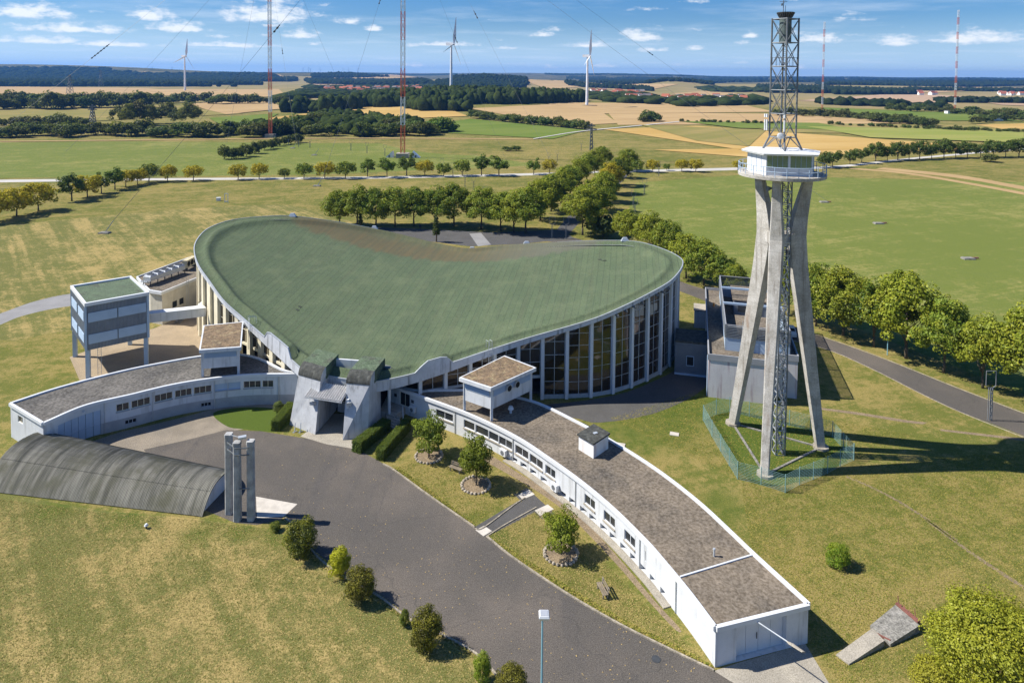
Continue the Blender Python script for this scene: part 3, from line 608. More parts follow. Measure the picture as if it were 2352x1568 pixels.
hA0, hA1 = s_at(668,828,6.4), s_at(606,770,7.5); hB0, hB1 = s_at(1034,830,7), s_at(950,855,6.3)
lo_, hi_ = min(hA0, hA1), max(hA0, hA1); hump += 1.25*sm(lo_, lo_+.7, ss)*(1-sm(hi_-1.2, hi_, ss))
lo_, hi_ = min(hB0, hB1), max(hB0, hB1); hump += 1.15*sm(lo_, lo_+1.2, ss)*(1-sm(hi_-1.6, hi_, ss))
fc = np.fft.rfft(rim[:, 2])/NR; kk = np.arange(len(fc))
NRAD = 30; rr = np.concatenate([np.linspace(0, .9, NRAD-9)[1:], [.915, .93, .945, .955, .965, .98, .99, 1.0]])
roofV = [(cxy[0], cxy[1], fc[0].real-2.7)]
for r_ in rr:
    hz = np.fft.irfft(fc*r_**(kk*.9), NR)*NR - 2.7*(1-r_*r_)**.8
    hz = hz + .62*np.exp(-((r_-.942)/.018)**2) - .12*sm(.97, 1, r_) + hump*sm(.945, .965, r_)
    xy = cxy + r_*(rim[:, :2]-cxy)
    roofV += [(xy[i, 0], xy[i, 1], hz[i]) for i in range(NR)]
rf = []
for i in range(NR): rf.append((0, 1+i, 1+(i+1) % NR))
for k in range(len(rr)-1):
    for i in range(NR):
        j = (i+1) % NR; b0 = 1+k*NR; b1 = 1+(k+1)*NR; rf.append((b0+i, b1+i, b1+j, b0+j))
hall = thing('exhibition_hall', 'large white hall with a green saddle-shaped roof and tall glazed walls', 'hall', (HC[0], HC[1], 0))
m = MB(); m.add(roofV, rf); roof = m.build('roof', MT['green'], hall, smooth=True, recalc=True)
top = np.array(roofV[-NR:]); 
if roof.data.polygons[5].normal.z < 0: roof.data.flip_normals()
def inset(i, d):
    a = rim[(i-2) % NR]; b = rim[(i+2) % NR]; t_ = (b-a)[:2]; t_ /= np.linalg.norm(t_); n = np.array([t_[1], -t_[0]])
    if np.dot(n, cxy-rim[i, :2]) < 0: n = -n
    return rim[i, :2]+n*d
thick = .75+.75*np.exp(-(np.minimum(ss, abs(L_open-ss))/16.0)**2)
bot = rim[:, 2]-thick
WALL = np.array([inset(i, .80) for i in range(NR)])
m = MB()                                                    # fascia and soffit
for i in range(NR):
    j = (i+1) % NR; o1 = inset(i, -.04); o2 = inset(j, -.04)
    m.poly([(o1[0], o1[1], bot[i]), (o2[0], o2[1], bot[j]), (o2[0], o2[1], top[j][2]-.05), (o1[0], o1[1], top[i][2]-.05)])
    m.poly([(o1[0], o1[1], bot[i]), (o2[0], o2[1], bot[j]), (*inset(j, 2.2), bot[j]+.25), (*inset(i, 2.2), bot[i]+.25)])
fas = m.build('fascia', MT['fascia'], roof, recalc=False)
m = MB()                                                    # thin upturned metal edge
rings = []
for i in range(NR+1):
    k = i % NR; a = inset(k, -.09); b = inset(k, .06); z = top[k][2]; rings.append([(a[0], a[1], z-.10), (b[0], b[1], z-.1), (b[0], b[1], z+.04), (a[0], a[1], z+.03)])
m.loft(rings, caps=False); m.build('roof_edge', MT['galv'], roof, recalc=True)
# skylight hatch strips and drains on the roof
def roofz(x, y):
    q = np.array(roofV); return float(q[np.argmin(np.hypot(q[:, 0]-x, q[:, 1]-y)), 2])
wp = Path(np.vstack([WALL[ss <= L_open]]), 1)
if np.dot(wp.nrm(wp.L*.5), wp.at(wp.L*.5)-cxy) < 0: wp.out = -1
def wtop(u):
    p = wp.at(u); i = int(np.argmin(np.hypot(WALL[:, 0]-p[0], WALL[:, 1]-p[1]))); return float(bot[i])+.12
# dark inside: floor and core so that no daylight falls through the glass
m = MB(); pl = [cxy+(q-cxy)*.93 for q in WALL[::6]]; m.prism(pl, .02, .3); m.build('floor', MT['asphalt_dk'], hall)
u_ref = wp.find(1245, 0.3, .6)                                  # a fin seen at this corner
SPC = 3.42
fins = [u_ref+SPC*k for k in range(-80, 80)]
fins = sorted([u for u in fins if 4.0 < u < wp.L-2.0])
uR = wp.L-62; uL = 40.0
wing_u0 = wp.find(1232, 3.2, .6)                                # beyond this the right wing roof lies against the glass
fi = MB()
for u in fins:
    p = wp.at(u); n = wp.nrm(u); t_ = np.array([-n[1], n[0]]); zt = wtop(u); left = u < wp.L*.45
    wd, dp = (.95, .5) if left else (.44, .42)
    f = MB(); o = np.array([*(p-t_*wd/2-n*.25), 0.0]); f.obox(o, np.array([*(t_*wd), 0]), np.array([*(n*(dp+.25)), 0]), np.array([0, 0, zt-.02]))
    f.build('fin', MT['cream' if left else 'white_clean'], hall)
for a, b in zip(fins[:-1], fins[1:]):
    vis_r = b > uR; vis_l = a < uL; a2, b2 = a+.26, b-.26
    zb = .55
    if b > wing_u0-.5: zb = 3.35
    if a < 21: zb = 4.3
    if not (vis_r or vis_l):
        m = MB(); k = MB(); m.loft([[wp.pt(a, .0, -.1), wp.pt(a, wtop(a), -.1), wp.pt(a, wtop(a), .0), wp.pt(a, 0, .0)], [wp.pt(b, 0, -.1), wp.pt(b, wtop(b), -.1), wp.pt(b, wtop(b), .0), wp.pt(b, 0, .0)]]); m.build('wall_panel', MT['glass'], hall, recalc=True); continue
    if vis_l and a > 25:                                    # blind cream bays at the left end
        m = MB(); m.loft([[wp.pt(a, .0, -.1), wp.pt(a, wtop(a), -.1), wp.pt(a, wtop(a), .05), wp.pt(a, 0, .05)], [wp.pt(b, 0, -.1), wp.pt(b, wtop(b), -.1), wp.pt(b, wtop(b), .05), wp.pt(b, 0, .05)]]); m.build('wall_panel', MT['cream'], hall, recalc=True)
        c0, c1 = b2-.55, b2
        g_ = MB(); g_.loft([[wp.pt(c0, 1., .06), wp.pt(c0, wtop(c0)-.8, .06), wp.pt(c0, wtop(c0)-.8, .09), wp.pt(c0, 1., .09)], [wp.pt(c1, 1., .06), wp.pt(c1, wtop(c1)-.8, .06), wp.pt(c1, wtop(c1)-.8, .09), wp.pt(c1, 1., .09)]]); g_.build('slot_window', MT['glass'], hall, recalc=True); continue
    m = MB()
    def bx(u0, u1, z0a, z0b, z1a, z1b, o0, o1): m.loft([[wp.pt(u0, z0a, o0), wp.pt(u0, z1a, o0), wp.pt(u0, z1a, o1), wp.pt(u0, z0a, o1)], [wp.pt(u1, z0b, o0), wp.pt(u1, z1b, o0), wp.pt(u1, z1b, o1), wp.pt(u1, z0b, o1)]])
    za, zz = wtop(a2), wtop(b2); mid = (a2+b2)/2; zm = wtop(mid)
    if min(za, zz) < zb+.5: continue
    bx(a2, b2, 0 if zb < 1 else zb-.35, 0 if zb < 1 else zb-.35, zb, zb, -.12, .16)   # plinth
    for u in (a2+.03, mid, b2-.03): bx(u-.035, u+.035, zb, zb, wtop(u)-.02, wtop(u)-.02, -.04, .06)
    rows = []; z = zb; n_ = max(1, int(round((max(za, zz)-zb)/1.8))); hrow = (max(za, zz)-zb)/n_
    for r_ in range(1, n_):
        zr = zb+hrow*r_
        if zr < min(za, zz)-.1: bx(a2, b2, zr-.03, zr-.03, zr+.03, zr+.03, -.03, .05)
    fr = m.build('glazing', MT['steel_lt' if vis_r else 'cream'], hall, recalc=True)
    for (c0, c1) in ((a2+.07, mid-.04), (mid+.04, b2-.07)):
        for r_ in range(n_):
            z0 = zb+hrow*r_+.03; z1 = zb+hrow*(r_+1)-.03; t0, t1 = min(z1, wtop(c0)), min(z1, wtop(c1))
            if t0-z0 < .12 and t1-z0 < .12: continue
            t0 = max(t0, z0+.05); t1 = max(t1, z0+.05); tl = random.Random(int(u*7+r_*13+c0*31)).uniform(-.008, .008)
            g_ = MB(); g_.loft([[wp.pt(c0, z0, -.012), wp.pt(c0, t0, -.012+tl), wp.pt(c0, t0, .012+tl), wp.pt(c0, z0, .012)], [wp.pt(c1, z0, -.012), wp.pt(c1, t1, -.012+tl), wp.pt(c1, t1, .012+tl), wp.pt(c1, z0, .012)]])
            g_.build('pane', MT['glass'], fr, recalc=True)
# walkway tiles and repair patches lying on the felt
_rp = np.array(roofV); _q = _rp-np.array([0, 0, CAM_H]); _pz = _q @ _F; _rx = XC+FPX*(_q @ _R)/_pz; _ry = YP-FPX*(_q @ _U)/_pz
def roof_at(px, py): 
    d = np.hypot(_rx-px, _ry-py); ids = np.argsort(d)[:3]; w_ = 1/(d[ids]+.5); return (_rp[ids]*w_[:, None]).sum(0)/w_.sum()
def plate(px4, name, mname, lift=.10):
    m = MB(); pts = [roof_at(*q)+np.array([0, 0, lift]) for q in px4]; m.loft([[q-np.array([0, 0, .3]) for q in pts], pts]); m.build(name, MT[mname], roof, recalc=True)
MT['tile_grey'] = mat('walkway_tile', (.17, .18, .17), .9, .15, 1)
for k in range(10):
    a, b = k/10, (k+.94)/10; q = lambda t_, o: (727+167*t_+o*4, 812+27*t_+6*math.sin(t_*3.1)+o*7)
    plate((q(a, 0), q(b, 0), q(b, 1), q(a, 1)), 'walkway_tile', 'tile_grey')
MT['felt_dark'] = mat('felt_repair', (.045, .055, .04), .95, .2, 1)
for (x, y) in ((676,712),(684,705),(1372,598),(1382,599)): plate(((x, y), (x+8, y-4), (x+12, y-1), (x+4, y+3)), 'repair_patch', 'felt_dark', .06)
# steps from the glazed front
m = MB(); uS = wp.find(1425, .3, .6)
for k in range(4): 
    q = wp.pt(uS, .1+.0, 1.0+.35*k); n = wp.nrm(uS); t_ = np.array([-n[1], n[0], 0]); m.obox(q-t_*1.4-np.array([0, 0, .1]), t_*2.8, np.array([n[0]*.34, n[1]*.34, 0]), np.array([0, 0, .72-.17*k]))
m.build('steps', MT['asphalt_dk'], hall, recalc=True)
# roof ladders hooked over the edge, small roof bumps on the back edge
def ladder(mb, p0, p1, side, rungs=8, r=.03):
    p0, p1, side = (np.array(q, float) for q in (p0, p1, side)); 
    for s_ in (-1, 1): mb.tube(p0+side*s_, p1+side*s_, r, n=5)
    for k in range(1, rungs): 
        q = p0+(p1-p0)*k/rungs; mb.tube(q-side, q+side, r*.7, n=4)
for (px, py, hh) in ((1124,800,8.0), (571,742,8.3)):
    p = P(px, py, hh); i = int(np.argmin(np.hypot(rim[:, 0]-p[0], rim[:, 1]-p[1]))); n = wp.nrm(np.clip(ss[i], 0, wp.L)); o = rim[i, :2]+n*.25; t_ = np.array([-n[1], n[0], 0])*.25; m = MB()
    ladder(m, (*o, 3.6 if px > 900 else 4.3), (*o, rim[i, 2]+1.1), t_, 18); i2 = rim[i, :2]-n*.8
    for s_ in (-1, 1): m.tube(np.array([*o, rim[i, 2]+1.1])+t_*s_, np.array([*i2, rim[i, 2]+.9])+t_*s_, .03, n=5); m.tube(np.array([*i2, rim[i, 2]+.9])+t_*s_, np.array([*i2, rim[i, 2]-.1])+t_*s_, .03, n=5)
    m.build('roof_ladder', MT['galv'], hall)
for (px, py, hh) in ((675,495,16),(1440,551,15.2),(857,523,13),(1082,571,10.4),(1212,559,12.3)):
    p = P(px, py, hh); i = int(np.argmin(np.hypot(rim[:, 0]-p[0], rim[:, 1]-p[1]))); q = inset(i, -.05); m = MB()
    m.loft([[(q[0]-.75, q[1]-.4, top[i][2]-.1), (q[0]+.75, q[1]-.4, top[i][2]-.1), (q[0]+.75, q[1]+.4, top[i][2]-.1), (q[0]-.75, q[1]+.4, top[i][2]-.1)], [(q[0]-.35, q[1]-.2, top[i][2]+.55), (q[0]+.35, q[1]-.2, top[i][2]+.55), (q[0]+.35, q[1]+.2, top[i][2]+.55), (q[0]-.35, q[1]+.2, top[i][2]+.55)]])
    m.build('roof_scupper', MT['galv'], roof, recalc=True)
# brackets under the right eave
for k, px in enumerate((1353,1372,1390,1408,1427,1444,1462,1480,1495,1508,1520)):
    u = wp.find(px, 10.5, .6); m = MB(); z = wtop(u); q = wp.pt(u, z-.25, .95); n = wp.nrm(u); m.box(q, (.16, .7, .3), math.atan2(n[1], n[0])-math.pi/2); m.build('eave_bracket', MT['steel'], hall)
# ------------------------------------------------------------------ entrance pylons and porch
ent = thing('entrance_porch', 'pair of battered concrete pylons with a corrugated canopy over the passage between them', 'entrance', P(756, 1000))
def pylon(bl, br, tl, tr, hb, back, name='pylon'):
    # front face corners on the ground (bl, br), top of the concrete face (tl, tr at height hb); curved felt cap runs back to the roof
    m = MB(); bd = np.array([*back, 0.0]); 
    a, b = P(*bl), P(*br); c, d = P(*tl, hb), P(*tr, hb)
    m.loft([[a, b, b+bd*1.0, a+bd*1.0], [c, d, d+bd*.8, c+bd*.8]]); o = m.build(name, MT['pylon'], ent, recalc=True)
    m = MB(); rings = []; u = bd/np.linalg.norm(bd)
    for k in range(9):
        th = math.pi/2*k/8; off = u*(1.6*(1-math.cos(th))-.06); zz = hb-.02+1.15*math.sin(th)
        e = (d-c)/np.linalg.norm(d-c)*.05
        rings.append([c-e+off+np.array([0, 0, zz-hb]), d+e+off+np.array([0, 0, zz-hb])])
    m.loft(rings, caps=False, closed=False); cap_ = m.build('cap', MT['capdark'], o)
    m = MB(); q0, q1 = rings[-1]; f0 = q0+u*3.8+np.array([0, 0, .1]); f1 = q1+u*3.8+np.array([0, 0, .1])
    m.loft([[q0-np.array([0, 0, 1.6]), q1-np.array([0, 0, 1.6]), q1, q0], [f0-np.array([0, 0, 1.6]), f1-np.array([0, 0, 1.6]), f1, f0]]); m.build('cap_roof', MT['green_small'], o, recalc=True)
    m = MB()                                                # cheeks below the curved cap
    for side in (0, 1):
        pts = [r_[side]*1.0 for r_ in rings]; pts = [p_+(np.array([0, 0, -.02])) for p_ in pts]; m.poly(pts+[np.array([pts[-1][0], pts[-1][1], hb-.02])])
    m.build('cheek', MT['pylon'], o)
    return o
PYH = 6.3
axv = HV*4.6
pl_ = pylon((665,975), (724,998), (686,860), (736,874), PYH, axv)
pr_ = pylon((787,1011), (845,1004), (796,879), (849,884), PYH, axv)
# passage: inner walls, back wall, lintel roof
m = MB(); i0 = P(724, 998)+np.array([*(HV*1.0), 0]); i1 = P(787, 1011)+np.array([*(HV*1.0), 0])
bk = np.array([*(HV*8.0), 0]); up = np.array([0, 0, 4.6])
m.obox(i0+np.array([-.35, 0, 0]), (.3, 0, 0), bk, up); m.obox(i1+np.array([.05, 0, 0]), (.3, 0, 0), bk, up); m.build('passage_wall', MT['white'], ent, recalc=True)
m = MB(); m.obox(i0+bk*.8, (i1-i0), bk*.1, (0, 0, 4.6)); m.build('passage_end', MT['plinth'], ent, recalc=True)
m = MB(); m.obox(i0+bk*.62+np.array([.3, 0, 0]), (i1-i0)*.8, bk*.16, (0, 0, 1.3)); m.build('reception_counter', MT['white'], ent, recalc=True)
m = MB(); tl2 = P(736, 874, PYH); tr2 = P(796, 879, PYH); dd = np.array([*HV, 0])
m.obox(tl2+np.array([.1, 0, -1.9])+dd*.1, (tr2-tl2)-np.array([.2, 0, 0]), dd*7.5, (0, 0, .5)); m.build('passage_roof', MT['green_small'], ent, recalc=True)
m = MB(); m.obox(tl2+np.array([-.05, 0, -1.5])+dd*4.6, (tr2-tl2)+np.array([.1, 0, 0]), dd*.3, (0, 0, 2.35)); m.build('parapet', MT['white'], ent, recalc=True)
# corrugated canopy on struts
ca, cb, cc, cd = P(726, 876, 5.6), P(805, 889, 5.6), P(785, 923, 4.5), P(699, 910, 4.5)
m = MB(); NX = 96; rws = []
for k in range(2):
    row = []
    for i in range(NX+1):
        u = i/NX; p = (ca*(1-u)+cb*u)*(1-k)+(cd*(1-u)+cc*u)*k; row.append(p+np.array([0, 0, .11*math.sin(u*2*math.pi*16)]))
    rws.append(row)
m.loft(rws, caps=False, closed=False); m.build('canopy', mat('canopy_sheet', (.55, .53, .50), .7, .15, 2), ent)
m = MB(); m.bar(cd-np.array([0, 0, .1]), cc-np.array([0, 0, .1]), .1, .1); m.bar(ca-np.array([0, 0, .1]), cb-np.array([0, 0, .1]), .1, .1)
for t_ in (.12, .9): 
    q = cd*(1-t_)+cc*t_; w_ = ca*(1-t_)+cb*t_; m.bar(q-np.array([0, 0, .1]), w_+np.array([0, .6, -2.2]), .07, .07); m.bar(q-np.array([0, 0, .1]), w_-np.array([0, 0, .1]), .06, .1)
m.build('canopy_strut', MT['galv'], ent)
for q, sd in ((P(717, 926, 3.6), -1), (P(802, 927, 4.1), 1), (P(806, 938, 3.4), 1)):
    m = MB(); m.box(q, (.55, .35, .4), .3*sd); m.bar(q, q+np.array([0, .9, .1]), .06, .06); m.build('floodlight', MT['galv'], ent)
for px in (677, 690):
    p = P(px, 992); t_ = thing('cycle_stand', 'thin blue-grey metal stand in front of the left pylon, %s of the two' % ('left' if px < 680 else 'right'), 'stand', p, 'metal stands by the pylon'); m = MB()
    m.tube(p, p+np.array([.0, .2, 1.1]), .05, n=6); m.tube(p+np.array([-.2, -.2, .03]), p+np.array([.2, .25, .03]), .05, n=6); m.tube(p+np.array([0, -.3, .0]), p+np.array([0, .1, .6]), .04, n=6); m.build('frame', MT['steel_lt'], t_)
# ------------------------------------------------------------------ low curved wings
def resample(pts, n):
    p = np.array([q[:2] for q in pts], float); d = np.concatenate([[0], np.cumsum(np.linalg.norm(np.diff(p, axis=0), axis=1))]); s_ = np.linspace(0, d[-1], n); return np.stack([np.interp(s_, d, p[:, i]) for i in (0, 1)], -1)
def wing_roof(root, fr, bk, h, n=60, gm='gravel'):
    a = resample(fr, n); b = resample(bk, n); m = MB()
    for i in range(n-1): m.poly([(*a[i], h-.12), (*a[i+1], h-.12), (*b[i+1], h-.12), (*b[i], h-.12)])
    o = m.build('roof', MT[gm], root)
    if o.data.polygons[0].normal.z < 0: o.data.flip_normals()
    def edge(path, inner, hh=.36, ov=.2, base=-.28):
        m = MB(); rings = []; k = len(path)
        for i in range(k):
            t_ = path[min(i+1, k-1)]-path[max(i-1, 0)]; t_ /= np.linalg.norm(t_); nn_ = np.array([t_[1], -t_[0]])
            if np.dot(nn_, path[i]-inner[min(i, len(inner)-1)]) < 0: nn_ = -nn_
            q = path[i]+nn_*ov; w_ = path[i]-nn_*.12
            rings.append([(*q, h+base), (*q, h+base+hh), (*w_, h+base+hh), (*w_, h+base)])
        m.loft(rings); return m.build('roof_edge', MT['white_clean'], o, recalc=True)
    edge(a, b); edge(b, a)
    for i in (0, n-1):
        e = np.array([a[i]*(1-t_)+b[i]*t_ for t_ in np.linspace(0, 1, 4)]); edge(e, [ (a[n//2]+b[n//2])/2 ]*4)
    return o, a, b
HL = 4.2; HRW = 3.2
# ---- left wing
LWf = [P(x, y, HL) for x, y in ((99,971),(194,931),(295,907),(417,879),(555,861),(684,858))]; LWf = spline(LWf, 8)
LWb = [P(x, y, HL) for x, y in ((24,926),(139,889),(278,853),(380,832),(462,818),(530,812),(590,822),(650,850),(684,856))]; LWb = spline(LWb, 8)
lw = thing('curved_wing', 'low curved white wing with a dark gravel roof left of the entrance', 'building', (*resample(LWf, 3)[1], 0))
wing_roof(lw, LWf, LWb, HL, gm='gravel_dk')
pf = Path(LWf); 
if np.dot(pf.nrm(pf.L/2), np.array([.2, -1])) < 0: pf.out = -1
ops = []; wlist = [(267,297,2),(302,345.5,3),(355,396.5,3),(402,440,3),(445.5,486,3),(493,522.5,1),(524,552,1),(559,599,3),(602,628,2)]
for (x0, x1, nx) in wlist: ops.append((pf.find(x0, 2.8), pf.find(x1, 2.8), 2.35, 3.3, nx))
for (x0, x1) in ((287,314),(461,485)): ops.append((pf.find(x0, .8), pf.find(x1, .8), .45, 1.0, 0))
gd = (pf.find(134, 1.5), pf.find(231, 1.5), .02, 3.1)
m = MB(); curved_wall(m, pf, 0, pf.L, 1.35, HL-.3, [o[:4] for o in ops if o[3] > 1.3]+[(gd[0], gd[1], 1.35, 3.1)], .2); m.build('wall', MT['white'], lw)
m = MB(); curved_wall(m, pf, gd[1], pf.L, 0, 1.35, [o[:4] for o in ops if o[3] < 1.3], .25); m.build('plinth', MT['plinth'], lw)
m = MB(); curved_wall(m, pf, 0, gd[0], 0, 1.35, [], .25); m.build('wall', MT['white'], lw)
m = MB(); k = 6
for i in range(k):
    u0 = gd[0]+(gd[1]-gd[0])*i/k+.02; u1 = gd[0]+(gd[1]-gd[0])*(i+1)/k-.02
    m.loft([[pf.pt(u0, .03, -.12), pf.pt(u0, 3.1, -.12), pf.pt(u0, 3.1, -.06), pf.pt(u0, .03, -.06)], [pf.pt(u1, .03, -.12), pf.pt(u1, 3.1, -.12), pf.pt(u1, 3.1, -.06), pf.pt(u1, .03, -.06)]])
m.build('garage_door', MT['clad_lt'], lw, recalc=True)
for o in ops:
    if o[4] == 0: window(lw, pf, *o[:4], depth=.2, nx=3, framem='steel_lt', glassm='black')
    elif o[4] == 1: window(lw, pf, *o[:4], nx=1, glassm='clad_lt', framem='clad_lt')
    else: window(lw, pf, *o[:4], nx=o[4], framem='cream')
    if o[4]:
        m = MB(); m.loft([[pf.pt(o[0]-.05, 2.24, 0), pf.pt(o[0]-.05, 2.35, 0), pf.pt(o[0]-.05, 2.33, .1), pf.pt(o[0]-.05, 2.24, .1)], [pf.pt(o[1]+.05, 2.24, 0), pf.pt(o[1]+.05, 2.35, 0), pf.pt(o[1]+.05, 2.33, .1), pf.pt(o[1]+.05, 2.24, .1)]]); m.build('sill', MT['plinth'], lw, recalc=True)
pe = Path([LWf[0], LWb[0]]); mid_ = (np.array(LWf[len(LWf)//2][:2])+np.array(LWb[len(LWb)//2][:2]))/2
if np.dot(pe.nrm(pe.L/2), pe.at(pe.L/2)-mid_) < 0: pe.out = -1
w0 = pe.L*.62; m = MB(); curved_wall(m, pe, 0, pe.L, 0, HL-.3, [(w0, w0+1.3, 2.5, 3.3)], .2); m.build('wall', MT['white'], lw); window(lw, pe, w0, w0+1.3, 2.5, 3.3, nx=2, framem='cream')
pb = Path(LWb[:34]); 
if np.dot(pb.nrm(pb.L/2), np.array([.2, -1])) > 0: pb.out = -1
m = MB(); curved_wall(m, pb, 0, pb.L, 0, HL-.3, [], .2); m.build('wall', MT['white'], lw)
m = MB(); q = pf.pt(pf.find(190, 3.6), 3.55, .15); m.box(q, (.3, .2, .14)); m.build('wall_lamp', MT['white_clean'], lw)
for x in (240, 350, 492, 640):
    u = pf.find(x, 2.0); m = MB(); m.tube(pf.pt(u, .05, .07), pf.pt(u, HL-.3, .07), .045, n=8); m.build('downpipe', MT['galv'], lw)
# ---- right wing
RWf = [P(x, y, HRW) for x, y in ((897,883),(975,912),(1082,952),(1185,1002),(1260,1051),(1335,1105),(1410,1168),(1485,1242),(1522,1284),(1584,1359),(1644,1439))]; RWf = spline(RWf, 8)
RWb = [P(x, y, HRW) for x, y in ((905,896-10),(960,896),(1020,896),(1100,898),(1221,921),(1325,969),(1395,1007),(1470,1053),(1535,1098),(1610,1158),(1685,1228),(1730,1271),(1857,1387))]; RWb = spline(RWb, 8)
rwg = thing('curved_wing', 'long low curved white wing with a brown gravel roof right of the drive', 'building', (*resample(RWf, 3)[1], 0))
rro, ra, rb = wing_roof(rwg, RWf, RWb, HRW)
pf2 = Path(RWf)
if np.dot(pf2.nrm(pf2.L/2), np.array([-1, -.5])) < 0: pf2.out = -1
wl2 = [(1001,1040,2,0),(1065,1090,1,0),(1092,1121,1,0),(1123,1144,1,.5),(1146,1176,2,0),(1183,1213,2,.35),(1217,1247,2,.3),(1252,1275,2,0),(1342,1367,2,.4),(1387,1412,2,.5),(1434,1459,2,.45),(1481,1507,0,0)]
ops = [(pf2.find(x0, 1.75), pf2.find(x1, 1.75), 1.25, 2.25, nx, bl_) for (x0, x1, nx, bl_) in wl2]
slots = [(pf2.find(x, .3)-.52, pf2.find(x, .3)+.52, .06, .60) for x in (1181,1202,1224,1248,1292,1314,1339,1361,1386,1408,1432,1455,1479,1500,1524)]
d0 = pf2.find(918, 1.0); door = (d0, pf2.find(941, 1.0), .95, 2.75)
m = MB(); curved_wall(m, pf2, 0, pf2.L, .62, HRW-.3, [o[:4] for o in ops]+[door], .22); m.build('wall', MT['white'], rwg)
m = MB(); curved_wall(m, pf2, 0, pf2.L, 0, .62, slots, .5); m.build('plinth', MT['white'], rwg)
window(rwg, pf2, *door, depth=.2, nx=2, framem='cream', glassm='black', name='door')
for o in ops:
    if o[4] == 0: window(rwg, pf2, *o[:4], nx=1, depth=.06, glassm='white', framem='white'); continue
    window(rwg, pf2, *o[:4], nx=o[4], blind=o[5], framem='white_clean')
    m = MB(); m.loft([[pf2.pt(o[0]-.05, 1.12, 0), pf2.pt(o[0]-.05, 1.25, 0), pf2.pt(o[0]-.05, 1.23, .12), pf2.pt(o[0]-.05, 1.12, .12)], [pf2.pt(o[1]+.05, 1.12, 0), pf2.pt(o[1]+.05, 1.25, 0), pf2.pt(o[1]+.05, 1.23, .12), pf2.pt(o[1]+.05, 1.12, .12)]]); m.build('sill', MT['concrete_pale'], rwg, recalc=True)
for s_ in slots:
    m = MB(); m.loft([[pf2.pt(s_[0], s_[2], -.46), pf2.pt(s_[0], s_[3], -.46), pf2.pt(s_[0], s_[3], -.44), pf2.pt(s_[0], s_[2], -.44)], [pf2.pt(s_[1], s_[2], -.46), pf2.pt(s_[1], s_[3], -.46), pf2.pt(s_[1], s_[3], -.44), pf2.pt(s_[1], s_[2], -.44)]]); m.build('cellar_slot_shade', MT['black'], rwg, recalc=True)  # black back plates paint in the shade of the deep cellar slots
u0, u1 = slots[0][0]-.6, slots[-1][1]+.6; m = MB(); rings = []
for u in np.linspace(u0, u1, 60): rings.append([pf2.pt(u, 0, .75), pf2.pt(u, .1, .75), pf2.pt(u, .1, .0), pf2.pt(u, 0, .0)])
m.loft(rings); m.build('light_well_kerb', MT['concrete_pale'], rwg, recalc=True)
for x in (1045, 1178, 1322, 1470, 1553):
    u = pf2.find(x, 1.5); m = MB(); m.tube(pf2.pt(u, .05, .07), pf2.pt(u, HRW-.3, .07), .045, n=8); m.build('downpipe', MT['galv'], rwg)
# end wall with the white doors
pe2 = Path([RWf[-1], RWb[-1]])
if np.dot(pe2.nrm(pe2.L/2), pe2.at(pe2.L/2)-ra[40]) < 0: pe2.out = -1
dA, dB = pe2.L*.22, pe2.L*.76
m = MB(); curved_wall(m, pe2, 0, pe2.L, 0, HRW-.3, [(dA, dB, .02, 2.72)], .55); m.build('wall', MT['white'], rwg)
for i in range(4):
    a, b = dA+(dB-dA)*i/4+.015, dA+(dB-dA)*(i+1)/4-.015; m = MB(); m.loft([[pe2.pt(a, .04, -.5), pe2.pt(a, 2.72, -.5), pe2.pt(a, 2.72, -.44), pe2.pt(a, .04, -.44)], [pe2.pt(b, .04, -.5), pe2.pt(b, 2.72, -.5), pe2.pt(b, 2.72, -.44), pe2.pt(b, .04, -.44)]]); dd_ = m.build('door_leaf', MT['white_clean'], rwg, recalc=True)
    if i == 1:
        m = MB(); m.tube(pe2.pt(b-.15, 1.1, -.38), pe2.pt(b-.15, 1.6, -.38), .03); m.build('handle', MT['dark'], dd_)
pb2 = Path(RWb[32:])
if np.dot(pb2.nrm(pb2.L/2), np.array([1, .5])) < 0: pb2.out = -1
m = MB(); curved_wall(m, pb2, 0, pb2.L, 0, HRW-.3, [], .2); m.build('wall', MT['white'], rwg)
# street light arm on the end wall
q = pe2.pt(pe2.L*.42, 2.95, .05); wl_ = thing('wall_street_light', 'white street light arm sticking out of the wing end wall', 'light', q); m = MB()
n3 = np.array([*pe2.nrm(pe2.L/2), 0]); e1 = q+n3*2.3+np.array([.9, 0, .25]); m.tube(q, e1, .05, .05, 8); m.build('arm', MT['galv'], wl_); m = MB(); d3 = (e1-q)/np.linalg.norm(e1-q)
m.loft([[e1+np.array([math.cos(a)*.07, 0, math.sin(a)*.05]) for a in np.linspace(0, 2*math.pi, 9)[:-1]], [e1+d3*.3+np.array([math.cos(a)*.2, 0, math.sin(a)*.09]) for a in np.linspace(0, 2*math.pi, 9)[:-1]], [e1+d3*1.3+np.array([math.cos(a)*.14, 0, math.sin(a)*.06]) for a in np.linspace(0, 2*math.pi, 9)[:-1]]]); m.build('lamp_head', MT['concrete_pale'], wl_, smooth=False, recalc=True)
